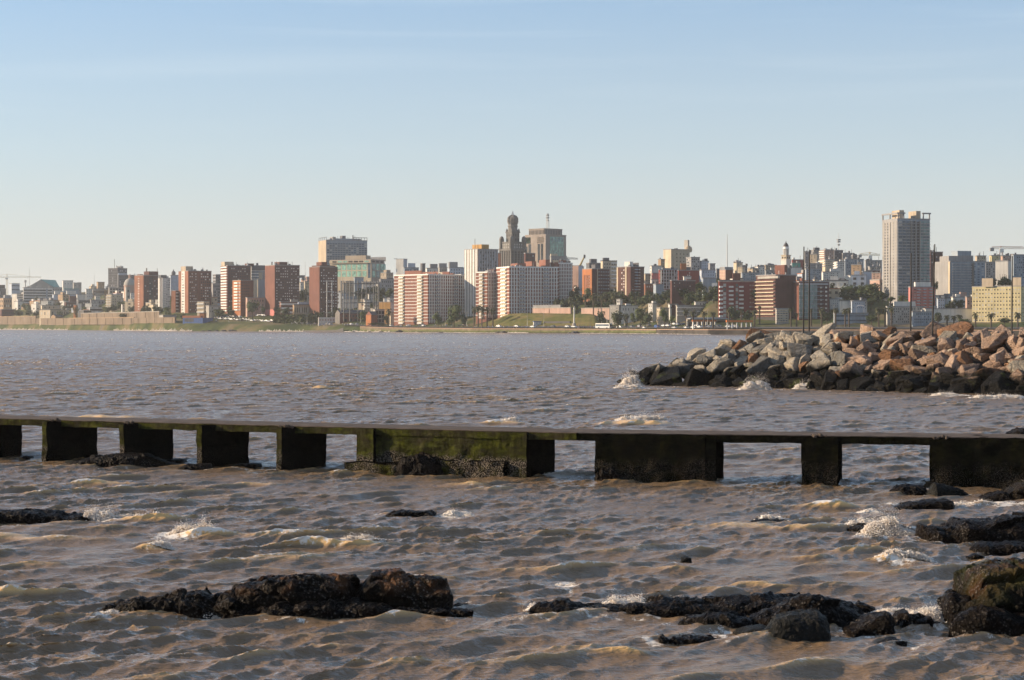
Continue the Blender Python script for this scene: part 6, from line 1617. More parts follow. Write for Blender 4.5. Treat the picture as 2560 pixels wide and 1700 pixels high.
for d in [
 ('white_block', 1562, 1700, 1738, 665, 870, 210, 'white', 'tall blank sunlit white wall above the yellow block', None),
 ('grey_block', 1735, 1760, 1930, 600, 870, 200, 'blue_grey', 'shaded grey block at the right edge above the yellow block', (1740, 1835, 592, 'grey')),
 ('yellow_house', 1495, 1520, 1690, 608, 720, 320, 'yellow', 'small yellow house under the right-hand crane', (1575, 1615, 590, 'cream')),
 ('brown_block', 1440, 1455, 1562, 680, 880, 230, 'grey', 'brownish shaded block between the broad slab and the white wall', None),
 ('pale_house', 1340, 1360, 1460, 612, 720, 290, 'beige', 'pale house right of the broad slab roof', None),
 ('roof_house', 1620, 1640, 1750, 612, 700, 300, 'rose', 'low pinkish roof house right of the yellow house', None),
 ('grey_low', 775, 800, 1310, 1188, 1270, 60, 'white', 'long flat white-roofed market hall behind the palms', None),
 ('grey_office', 650, 662, 880, 1222, 1350, 45, 'blue_grey', 'low blue-grey office with tall narrow windows', None),
 ('grey_office', 372, 385, 782, 1165, 1350, 52, 'concrete', 'low grey-green two-step building left of the narrow-windowed office', (450, 690, 1105, 'white')),
 ('white_house', 910, 935, 1010, 1075, 1190, 85, 'pale_blue', 'small bluish-white house right of the pink block', None),
 ('white_house', 1080, 1100, 1245, 1062, 1120, 110, 'white', 'bright thin white roof terrace below the broad slab', (1170, 1250, 1000, 'rose')),
 ('white_house', 1235, 1250, 1320, 1060, 1200, 88, 'rose', 'small pinkish house left of the yellow block', None),
 ('white_house', -10, 20, 165, 1100, 1200, 92, 'white', 'white house cluster left of the grey-green building', None)]:
    nm, xl, xm, xr, yt, yb, lay, m, lab, rb_ = d
    b = B(nm, 7, xl, xm, xr, yt, yb, lay, m, lab, depth=14)
    if rb_: b.rb(*rb_)
    if 'blank' not in lab and 'thin' not in lab and 'market' not in lab: b.win('F', max(2, int((xr - xm) / 24)), max(1, int((yb - yt) / 28)), w=.38, h=.5, alt=('blind', .25), skip=.12)
    b.clutter(3, 2).end()
# ---------------------------------------------------------------- grass mound, retaining walls, monument
mp_ = [(170, 1383), (230, 1362), (330, 1335), (470, 1300), (560, 1262), (620, 1240), (760, 1230), (900, 1232), (1300, 1238), (1500, 1240), (1560, 1252), (1600, 1290), (1640, 1340), (1680, 1370)]
V = []
cols_ = np.linspace(160, 1690, 90)
for x in cols_:
    p = px_(4, x); yt = py_(4, np.interp(x, [a for a, b in mp_], [b for a, b in mp_]))
    for s, f in ((26, -.05), (34, .02), (50, .42), (62, .80), (70, .97), (74, 1.0), (88, 1.0), (100, .1)):
        Yd = dsh(p) + s
        zt_ = CH - (yt - HY) * (dsh(p) + 74) / F
        zb0 = float(ground(p, np.array(30.0)))
        z_ = zb0 + (max(zt_, zb0) - zb0) * f + (.35 * float(noise3(np.array([[p / 9, s / 9, 0]]))[0]) if 0 < f < 1 else 0)
        V.append(((p - CX) * Yd / F, Yd, z_))
i = (np.arange(len(cols_) - 1)[:, None] * 8 + np.arange(7)[None]).ravel()
t = NT('dry_grass')
g1 = t.noise(t.pos(.05, .05, .3), 1, 4, .6); g2 = t.noise(t.pos(.5), 1, 4, .7)
c = t.ramp(g1, [(.36, (.075, .085, .02)), (.52, (.13, .115, .035)), (.68, (.20, .135, .06))])
t.set(t.mix(1.0, c, t.ramp(g2, [(.3, .7), (.7, 1.2)]), 'MULTIPLY'), .95, .1)
GRASS = t.m
tag(link('grass_slope', mesh('grass_slope', V, np.stack([i, i + 8, i + 9, i + 1], 1), True), [GRASS]), 'dry grass embankment mound on the far shore', 'ground', kind='structure')
wallmat('quay', (.19, .142, .10), .45, .9, .06)
def wall(c, x0, x1, yt, yb, lay, mat, label, name='retaining_wall', th=1.2, cat='wall', capm=None):
    p0, p1 = px_(c, x0), px_(c, x1)
    A, Bp = [Vector(((p - CX) * (dsh(p) + lay) / F, dsh(p) + lay, 0)) for p in (p0, p1)]
    k = (A.y + Bp.y) / 2 / F
    zt_, zb_ = CH - (py_(c, yt) - HY) * k, CH - (py_(c, yb) - HY) * k
    zb_ = min(zb_, gz(A.x, A.y), gz(Bp.x, Bp.y)) - 1
    d = Bp - A
    root = empty(name, (A.x, A.y, zb_), math.atan2(d.y, d.x)); tag(root, label, cat)
    def bx(nm, m, x0_, x1_, y0_, y1_, z0_, z1_):
        o = bpy.data.objects.new(nm, cube(nm, m)); col.objects.link(o); o.parent = root; o.location = (x0_, y0_, z0_); o.scale = (x1_ - x0_, y1_ - y0_, z1_ - z0_)
    Ln = d.length
    bx('wall', mat, 0, Ln, 0, th, 0, zt_ - zb_)
    bx('coping', capm or mat, -.2, Ln + .2, -.2, th + .2, zt_ - zb_, zt_ - zb_ + .45)
    for q in np.arange(17, Ln - 3, 31): bx('buttress', mat, q, q + .8, -.3, 0, 0, zt_ - zb_ - .4)
    return root
wall(4, 878, 1290, 1178, 1236, 80, 'rose', 'pinkish retaining wall on top of the grass mound', capm='concrete')
wall(4, 885, 1180, 1150, 1200, 86, 'grey', 'low grey wall behind the pinkish wall on the mound')
wall(4, 1408, 1712, 1180, 1236, 84, 'rose', 'pinkish wall right of the monument, under the palms', capm='concrete')
wall(1, -60, 490, 942, 1035, 13, 'quay', 'long tan quay wall at the far left, above the surf', capm='tan')
wall(1, 496, 1075, 968, 1035, 12, 'quay', 'lower weathered tan quay wall left of the tall thin palm')
wall(1, 1078, 2185, 888, 950, 40, 'quay', 'upper tan retaining wall below the leftmost brick tower', capm='concrete')
wall(1, 870, 1835, 962, 1032, 13, 'quay', 'lower tan quay wall below the long upper wall', capm='tan')
wall(1, 1835, 2400, 960, 1020, 13.5, 'quay', 'pinkish quay wall below the white slim tower')
wall(4, 1000, 1282, 1328, 1348, 46, 'roof_dark', 'low dark wall behind the white kiosk at the foot of the mound', th=.6)
# dark slipway at the waterline
pts = [(1878 / 1, 0)]
def plank(c, P, th, w_, mat, name, label, cat):
    """sloped slab along points (x crop, y crop) standing in the water"""
    pp = [(px_(c, x), py_(c, y)) for x, y in P]
    V, n_ = [], len(pp)
    for (p, y) in pp:
        Yd = dsh(p) - 5
        z_ = CH - (y - HY) * Yd / F
        for dy, dz in ((0, 0), (w_, 0), (w_, -th), (0, -th)): V.append(((p - CX) * Yd / F, Yd + dy, z_ + dz))
    q = [(a * 4 + b, (a + 1) * 4 + b, (a + 1) * 4 + (b + 1) % 4, a * 4 + (b + 1) % 4) for a in range(n_ - 1) for b in range(4)] + [(3, 2, 1, 0), (4 * n_ - 4, 4 * n_ - 3, 4 * n_ - 2, 4 * n_ - 1)]
    o = link(name, mesh(name, V, np.array(q)), [MATS[mat]]); return tag(o, label, cat)
plank(3, [(-12, 1389), (200, 1388), (420, 1385), (470, 1370), (512, 1352)], 3.4, 2.5, 'roof_dark', 'slipway', 'black slipway with an upturned end on the far waterline', 'slipway')
# dark rocks of the far waterline
for k, (c, x, y, w_, h_) in enumerate([(2, 560, 1388, 60, 10), (2, 640, 1392, 70, 14), (2, 740, 1390, 60, 16), (2, 830, 1388, 80, 18), (2, 930, 1385, 90, 20), (2, 980, 1392, 60, 14), (3, 650, 1412, 40, 10), (3, 860, 1415, 60, 8), (3, 1010, 1412, 80, 10), (3, 1250, 1405, 110, 22), (3, 1530, 1418, 60, 8), (3, 1790, 1420, 70, 8), (4, 500, 1440, 60, 12), (4, 560, 1436, 80, 18), (4, 1280, 1440, 40, 10), (4, 1340, 1432, 90, 22)]):
    p = px_(c, x); Yd = dsh(p) - 4.5; kk = Yd / F
    Vi, Fi = ICO[4]
    hw_, hh = w_ / CROP[c][2] * kk / 2, h_ / CROP[c][2] * kk
    P = Vi * np.array([hw_, 2.5, hh * 1.15]) * (1 + .5 * fbm(Vi * 2.2 + k * 5, 4)[:, None])
    o = link('shore_rock', mesh('shore_rock', P, Fi, True), [MATS['roof_dark']]); o.location = ((p - CX) * kk, Yd, 0)
    tag(o, 'dark rock on the far waterline, ' + ['first of the row below the blue shed', 'second of the row below the blue shed', 'third of the row below the blue shed', 'low, under the parked cars', 'big, under the parked cars', 'rightmost under the parked cars', 'just right of the black slipway', 'flat, under the brick warehouse', 'flat, right of the warehouse', 'humped, below the striped block', 'low, below the striped block wall', 'small, below the round trees', 'small, left of the mound wall rocks', 'big, below the left of the mound', 'small, left of the monument rock', 'big, below the monument'][k], 'rock', 'rocks along the far waterline')
# monument column and kiosk
def lathe_thing(name, c, x, yt, yb, lay, prof, mat, label, cat, n=12, part='shaft'):
    p = px_(c, x); Yd = dsh(p) + lay; kk = Yd / F
    z1, z0_ = CH - (py_(c, yt) - HY) * kk, CH - (py_(c, yb) - HY) * kk
    root = empty(name, ((p - CX) * kk, Yd, z0_)); tag(root, label, cat)
    V_, Q_ = lathe([(r * kk, z * (z1 - z0_)) for r, z in prof], n)
    link(part, mesh(part, V_, Q_), [MATS[mat]], root); return root, z1 - z0_, kk
r_, h_, kk = lathe_thing('monument_column', 4, 1330, 1150, 1345, 25, [(2.6, 0), (2.6, .04), (1.7, .05), (1.45, .8), (2.2, .82), (2.2, .86), (.9, .88), (.5, .97), (0, 1)], 'white_trim', 'white monument column at the foot of the grass mound', 'monument')
V_, Q_ = lathe([(4.5 * kk, -1.5), (4.5 * kk, h_ * .02), (0, h_ * .02)], 8); link('plinth', mesh('plinth', V_, Q_), [MATS['concrete']], r_)
b = B('kiosk', 4, 884, 890, 972, 1328, 1362, 36, 'white', 'little white and blue kiosk on the promenade before the mound', cat='kiosk', depth=4, parapet='blue'); b.win('F', 4, 1, (.05, .95), (.35, .85), .75, .8, 'pale_blue', ('white_trim', .3)).end()
p0 = on_ground(px_(4, 905), py_(4, 1350))
bd_ = empty('billboard', (p0.x, p0.y + 3, p0.z)); tag(bd_, 'long narrow dark billboard on posts above the kiosk', 'billboard')
kk = p0.y / F
zb1, zb2 = [CH - (py_(4, q) - HY) * kk - p0.z for q in (1312, 1298)]
for u0, u1 in ((-66, -4), (6, 22), (30, 74)):
    o = bpy.data.objects.new('panel', cube('panel', 'dark_grey')); col.objects.link(o); o.parent = bd_; o.location = (u0 / 4.356 * kk, 0, zb1); o.scale = ((u1 - u0) / 4.356 * kk, .4, zb2 - zb1)
for u in (-60, 0, 14, 60):
    o = bpy.data.objects.new('post', cube('post', 'steel')); col.objects.link(o); o.parent = bd_; o.location = (u / 4.356 * kk, .1, -1); o.scale = (.25, .25, zb1 + 1)

# ---------------------------------------------------------------- gasholder frame, lattice frame, cranes, masts
Yg = dsh(px_(3, 720)) + 66; kk = Yg / F
gx0, gx1 = [(px_(3, q) - CX) * kk for q in (470, 972)]
rg = (gx1 - gx0) / 2; gxc = (gx0 + gx1) / 2
zt_, zb_ = CH - (py_(3, 738) - HY) * kk, gz(gxc, Yg + rg) - 1
gh = empty('gasholder_frame', (gxc, Yg + rg * .55, zb_)); tag(gh, 'empty round gasholder frame of thin dark steel columns and rings', 'gasholder')
Hg = zt_ - zb_
for k in range(14):
    an = 2 * math.pi * (k + .35) / 14
    V_, Q_ = tube([(math.cos(an) * rg, math.sin(an) * rg * .55, 0), (math.cos(an) * rg, math.sin(an) * rg * .55, Hg)], .42, 5)
    link('column', mesh('column', V_, Q_), [MATS['steel']], gh)
for zf in (.22, .46, .70, .93):
    pts = [(math.cos(q) * rg, math.sin(q) * rg * .55, Hg * zf) for q in np.linspace(0, 2 * math.pi, 57)]
    V_, Q_ = tube(pts, .26, 4); link('ring_girder', mesh('ring_girder', V_, Q_), [MATS['steel']], gh)
Yl = dsh(px_(3, 325)) + 58; kk = Yl / F
p0 = Vector(((px_(3, 325) - CX) * kk, Yl, gz((px_(3, 325) - CX) * kk, Yl) - 1))
lf = empty('lattice_frame', p0); tag(lf, 'tall pale two-legged frame with crossbars standing in front of the fifth brick tower', 'frame')
def at3(x, y): return ((px_(3, x) - px_(3, 325)) * kk, 0, CH - (py_(3, y) - HY) * kk - p0.z)
for x in (300, 366):
    a, b_ = at3(x, 738), at3(x, 1215)
    V_, Q_ = tube([(b_[0], 0, 0), a], .38, 5); link('leg', mesh('leg', V_, Q_), [MATS['steel_light']], lf)
for y in (745, 885, 1020, 1160):
    V_, Q_ = tube([at3(275, y), at3(388, y)], .30, 5); link('crossbar', mesh('crossbar', V_, Q_), [MATS['steel_light']], lf)

def tower_crane(c, x, ytop, yb, xl, xr, yj, lay, label, mat='crane_yellow', yaw=0):
    """x mast, jib from xl to xr at row yj; the short side carries the counterweight"""
    p = px_(c, x); Yd = dsh(p) + lay; kk = Yd / F
    X0 = (p - CX) * kk; z0_ = gz(X0, Yd) - 1
    f = lambda q: (px_(c, q) - p) * kk
    zj, zt_ = [CH - (py_(c, q) - HY) * kk - z0_ for q in (yj, ytop)]
    root = empty('tower_crane', (X0, Yd, z0_)); tag(root, label, 'crane')
    def lat(name, A, Bv, w_, n):
        A, Bv = Vector(A), Vector(Bv); d = (Bv - A).normalized()
        u = d.cross(Vector((0, 1, 0))).normalized() * w_; v = Vector((0, 1, 0)) * w_
        cs = [u + v, u - v, -u - v, -u + v]
        geo = [tube([A + q, Bv + q], .11, 3) for q in cs]
        for j in range(n):
            a, b_ = A + (Bv - A) * j / n, A + (Bv - A) * (j + 1) / n
            for k in range(4): geo.append(tube([a + cs[k], b_ + cs[(k + 1) % 4]], .06, 3))
        V_, Q_ = join(geo); link(name, mesh(name, V_, Q_), [MATS[mat]], root)
    lat('mast', (0, 0, 0), (0, 0, zj), .9, 14)
    lat('jib', (f(xl), 0, zj + .6), (f(xr), 0, zj + .6), .6, 26)
    lat('apex', (0, 0, zj + 1.2), (0, 0, zt_), .4, 4)
    far = f(xr) if abs(f(xr)) > abs(f(xl)) else f(xl); near = f(xl) if far == f(xr) else f(xr)
    for e in (far * .7, near):
        V_, Q_ = tube([(0, 0, zt_), (e, 0, zj + 1.4)], .14, 3); link('stay', mesh('stay', V_, Q_), [MATS[mat]], root)
    link('counterweight', boxes_mesh('counterweight', [(near - 1.2, -1, zj - 1.6, near + 1.4, 1, zj + .7)]), [MATS['grey']], root)
    link('cab', boxes_mesh('cab', [(-1.4, -2.4, zj - 2.6, 1.4, -.9, zj + .1)]), [MATS['white_trim']], root)
tower_crane(1, 96, 358, 560, -95, 565, 405, 480, 'pale tower crane at the far left skyline')
tower_crane(6, 2062, 368, 500, 1930, 2195, 412, 600, 'brown tower crane left of the tallest tower')
tower_crane(7, 1622, 505, 620, 1522, 1960, 532, 420, 'red-brown tower crane on the right skyline', 'crane_red')
tower_crane(4, 1262, 625, 690, 1248, 1372, 646, 560, 'small distant crane right of the green-glass tower', 'grey')
# slanting harbour crane jib
p = px_(4, 1395); Yd = dsh(p) + 420; kk = Yd / F
X0, z0_ = (p - CX) * kk, gz((p - CX) * kk, Yd)
hc = empty('harbour_crane', (X0, Yd, z0_)); tag(hc, 'slanting lattice jib of a harbour crane behind the blank pale block', 'crane')
zA, zB = [CH - (py_(4, q) - HY) * kk - z0_ for q in (730, 620)]
for nm, dx0, dx1, r in (('jib', -14, 42, .5), ('jib', 0, 48, .4)):
    V_, Q_ = tube([(dx0 / 4.356 * kk, 0, zA), (dx1 / 4.356 * kk, 0, zB)], [r, r * .7], 4); link(nm, mesh(nm, V_, Q_), [MATS['crane_yellow']], hc)
link('jib_head', boxes_mesh('jib_head', [(38 / 4.356 * kk, -1, zB - 1.2, 58 / 4.356 * kk, 1, zB + 1.8)]), [MATS['steel']], hc)
link('crane_tower', boxes_mesh('crane_tower', [(-5, -3, 0, 3, 3, zA + .5)]), [MATS['grey']], hc)
def antenna(c, x, yt, yb, lay, w_, label, plat=()):
    p = px_(c, x); Yd = dsh(p) + lay; kk = Yd / F
    X0 = (p - CX) * kk; z0_ = gz(X0, Yd); zt_ = CH - (py_(c, yt) - HY) * kk - z0_
    root = empty('radio_mast', (X0, Yd, z0_)); tag(root, label, 'mast')
    V_, Q_ = tube([(0, 0, -1), (0, 0, zt_ * .5), (0, 0, zt_)], [w_, w_ * .9, w_ * .45], 5); link('shaft', mesh('shaft', V_, Q_), [MATS['steel_light']], root)
    for y, r in plat:
        z_ = CH - (py_(c, y) - HY) * kk - z0_
        V_, Q_ = lathe([(0, z_), (r, z_), (r, z_ + 1), (0, z_ + 1)], 6); link('aerial_ring', mesh('aerial_ring', V_, Q_), [MATS['grey']], root)
antenna(5, 1975, 130, 560, 260, .42, 'very tall thin mast standing alone on the skyline')
antenna(6, 1655, 120, 340, 560, .32, 'antenna tower with dish rings on the hilltop', ((215, 1.7), (240, 1.5), (280, 1.1)))
antenna(1, 405, 268, 480, 520, .35, 'thin mast right of the far-left crane')
antenna(1, 1293, 345, 520, 520, .3, 'thin faint mast left of the dark grey office tower')
antenna(1, 348, 440, 560, 430, 1.3, 'short stubby mast left of the theatre gable', ((452, 1.6), (470, 1.9)))
antenna(2, 1896, 490, 800, 380, .3, 'thin faint mast between the fourth and fifth brick towers')
p = px_(2, 1870); Yd = dsh(p) + 420; kk = Yd / F; X0 = (p - CX) * kk; z0_ = gz(X0, Yd)
fl = empty('floodlight_mast', (X0, Yd, z0_)); tag(fl, 'dark floodlight head on a pole between the fourth and fifth brick towers', 'mast')
zt_ = CH - (py_(2, 685) - HY) * kk - z0_
V_, Q_ = tube([(0, 0, 0), (0, 0, zt_)], .5, 5); link('pole', mesh('pole', V_, Q_), [MATS['steel']], fl)
link('lamp_head', boxes_mesh('lamp_head', [(-6, -1, zt_ - 1.5, 2.2, 1, zt_ + 1.2), (-1.2, -1, zt_ - 4, 2.6, 1, zt_ - 1.5)]), [MATS['dark_grey']], fl)
# ---------------------------------------------------------------- trees, palms, hedges
def leafmat(name, c0, c1):
    t = NT(name)
    oi = t.n('ShaderNodeObjectInfo').outputs['Random']
    c = t.ramp(t.noise(t.pos(.45), 1, 4, .7), [(.3, c0), (.7, c1)])
    c = t.mix(1.0, c, t.ramp(oi, [(0, .75), (1, 1.2)]), 'MULTIPLY')
    MATS[name] = t.set(c, .7, .2)
leafmat('leaf_dark', (.020, .034, .012), (.048, .068, .020)); leafmat('leaf_mid', (.034, .055, .016), (.085, .105, .030)); leafmat('palm_leaf', (.030, .038, .014), (.075, .075, .028))
plain('bark', (.075, .055, .040), .9)
def leaf_cloud(n, seed, lobes, size, squash=.8):
    """unit crown: leaf clumps scattered through a union of lobes; z from 0 to 1, radius about .5"""
    g = np.random.default_rng(seed)
    C = []
    for k in range(lobes):
        a = g.uniform(0, 6.28); r = .34 * math.sqrt(g.random()); z = g.uniform(.2, .8)
        C.append((r * math.cos(a), r * math.sin(a), z, g.uniform(.17, .28) * (1.15 - .5 * abs(z - .45))))
    C = np.array(C)
    w_ = C[:, 3] ** 2; idx = g.choice(lobes, n, p=w_ / w_.sum())
    d = g.normal(size=(n, 3)); d /= np.linalg.norm(d, axis=1)[:, None]
    rr = g.uniform(.55, 1.05, n) ** .6
    P = C[idx, :3] + d * (C[idx, 3] * rr)[:, None] * np.array([1, 1, squash])
    P[:, 2] = np.clip(P[:, 2], .02, 1.02)
    s = size * g.uniform(.5, 1.35, n)
    a = g.normal(size=(n, 3)); a /= np.linalg.norm(a, axis=1)[:, None]
    b_ = np.cross(a, d); b_ /= np.linalg.norm(b_, axis=1)[:, None] + 1e-6
    a = np.cross(b_, d) * .75 + a * .25
    Q = np.stack([P - a * s[:, None], P + b_ * s[:, None] * .8, P + a * s[:, None], P - b_ * s[:, None] * .8], 1)
    return Q.reshape(-1, 3), np.arange(4 * n).reshape(n, 4)
CROWNS = {}
for nm, cnt_, lob, sz, m in [('round', 900, 14, .07, 'leaf_mid'), ('dense', 900, 17, .072, 'leaf_dark'), ('loose', 520, 10, .06, 'leaf_mid'), ('round2', 900, 12, .07, 'leaf_mid'), ('dense2', 820, 13, .074, 'leaf_dark')]:
    V_, Q_ = leaf_cloud(cnt_, hash_seed := len(CROWNS) + 31, lob, sz)
    me_ = mesh('crown', V_, Q_); me_.materials.append(MATS[m]); CROWNS[nm] = me_
geo = [tube([(0, 0, 0), (.02, 0, .5), (.0, .01, 1.0)], [.09, .07, .05], 7)]
for a in (0.3, 2.2, 4.1, 5.4): geo.append(tube([(0, 0, .7), (.16 * math.cos(a), .16 * math.sin(a), 1.15), (.34 * math.cos(a), .34 * math.sin(a), 1.5)], [.045, .035, .015], 5))
V_, Q_ = join(geo); TRUNK = mesh('trunk', V_, Q_, True); TRUNK.materials.append(MATS['bark'])
def tree(c, x, yt, yb, w_, lay, kind, label, group='trees along the far shore'):
    p = px_(c, x); Yd = dsh(p) + lay; kk = Yd / F
    X0 = (p - CX) * kk; z0_ = gz(X0, Yd) - .3
    zt_, zb_ = [CH - (py_(c, q) - HY) * kk - z0_ for q in (yt, yb)]
    wd = w_ / CROP[c][2] * kk
    root = empty('tree' if kind != 'bush' else 'bush', (X0, Yd, z0_), random.uniform(0, 6)); tag(root, label, 'tree', group)
    o = bpy.data.objects.new('crown', CROWNS[kind]); col.objects.link(o); o.parent = root
    lo = max(.2, min(zb_, zt_ - 2)); h_ = zt_ - lo
    o.location = (0, 0, lo); o.scale = (wd * 1.05, wd * 1.05, h_)
    o = bpy.data.objects.new('trunk', TRUNK); col.objects.link(o); o.parent = root
    o.location = (0, 0, -.4); o.scale = (wd * .55, wd * .55, (lo + h_ * .42) / 1.1)
    PLAN.append((X0, Yd, wd * .3))
    return root
def palm_mesh(seed, n=30):
    g = np.random.default_rng(seed)
    V, Q, o = [], [], 0
    for k in range(n):
        a = 2.4 * k + g.uniform(-.2, .2); el = g.uniform(-.35, 1.25); ln = g.uniform(.85, 1.1)
        ca, sa = math.cos(a), math.sin(a)
        pts = []
        r, z, e = 0, 0, el
        for s in range(6):
            pts.append((r, z, e)); r += ln / 5 * math.cos(e); z += ln / 5 * math.sin(e); e -= .36
        for s, (r, z, e) in enumerate(pts):
            w_ = .14 * (1 - (s / 5 - .45) ** 2 * 2.0)
            c_ = np.array([ca * r, sa * r, z]); sd = np.array([-sa, ca, 0]) * w_
            V += [c_ + sd - (0, 0, .07), c_, c_ - sd - (0, 0, .07)]
        for s in range(5):
            b_ = o + s * 3
            Q += [(b_, b_ + 1, b_ + 4, b_ + 3), (b_ + 1, b_ + 2, b_ + 5, b_ + 4)]
        o += 18
    return np.array(V), np.array(Q)
PALMS = []
for s in (1, 2, 3):
    V_, Q_ = palm_mesh(s); me_ = mesh('crown', V_, Q_, False); me_.materials.append(MATS['palm_leaf']); PALMS.append(me_)
V_, Q_ = tube([(0, 0, 0), (0, 0, .06), (.0, .0, .5), (0, 0, 1)], [1.25, .95, .8, .95], 8); PTRUNK = mesh('trunk', V_, Q_, True); PTRUNK.materials.append(MATS['bark'])
V_, Q_ = ICO[2]; SKIRT = mesh('dead_fronds', V_ * np.array([1, 1, 1.3]), Q_, True); SKIRT.materials.append(MATS['bark'])
def palm(c, x, yt, ycb, w_, lay, label, group='palms along the far shore'):
    """yt crown top, ycb lowest frond tips, w_ crown width"""
    p = px_(c, x); Yd = dsh(p) + lay; kk = Yd / F
    X0 = (p - CX) * kk; z0_ = gz(X0, Yd) - .3
    zt_, zc_ = [CH - (py_(c, q) - HY) * kk - z0_ for q in (yt, ycb)]
    r = w_ / CROP[c][2] * kk / 2; h_ = zt_ - .62 * (zt_ - zc_)
    root = empty('palm_tree', (X0, Yd, z0_), random.uniform(0, 6)); tag(root, label, 'palm tree', group)
    o = bpy.data.objects.new('crown', PALMS[int(x) % 3]); col.objects.link(o); o.parent = root
    o.location = (0, 0, h_); o.scale = (r, r, (zt_ - zc_) * .62)
    o = bpy.data.objects.new('trunk', PTRUNK); col.objects.link(o); o.parent = root; o.scale = (.5, .5, h_)
    o = bpy.data.objects.new('dead_fronds', SKIRT); col.objects.link(o); o.parent = root; o.location = (0, 0, h_ - .3); o.scale = (r * .22, r * .22, (zt_ - zc_) * .22)
    PLAN.append((X0, Yd, r * .4))
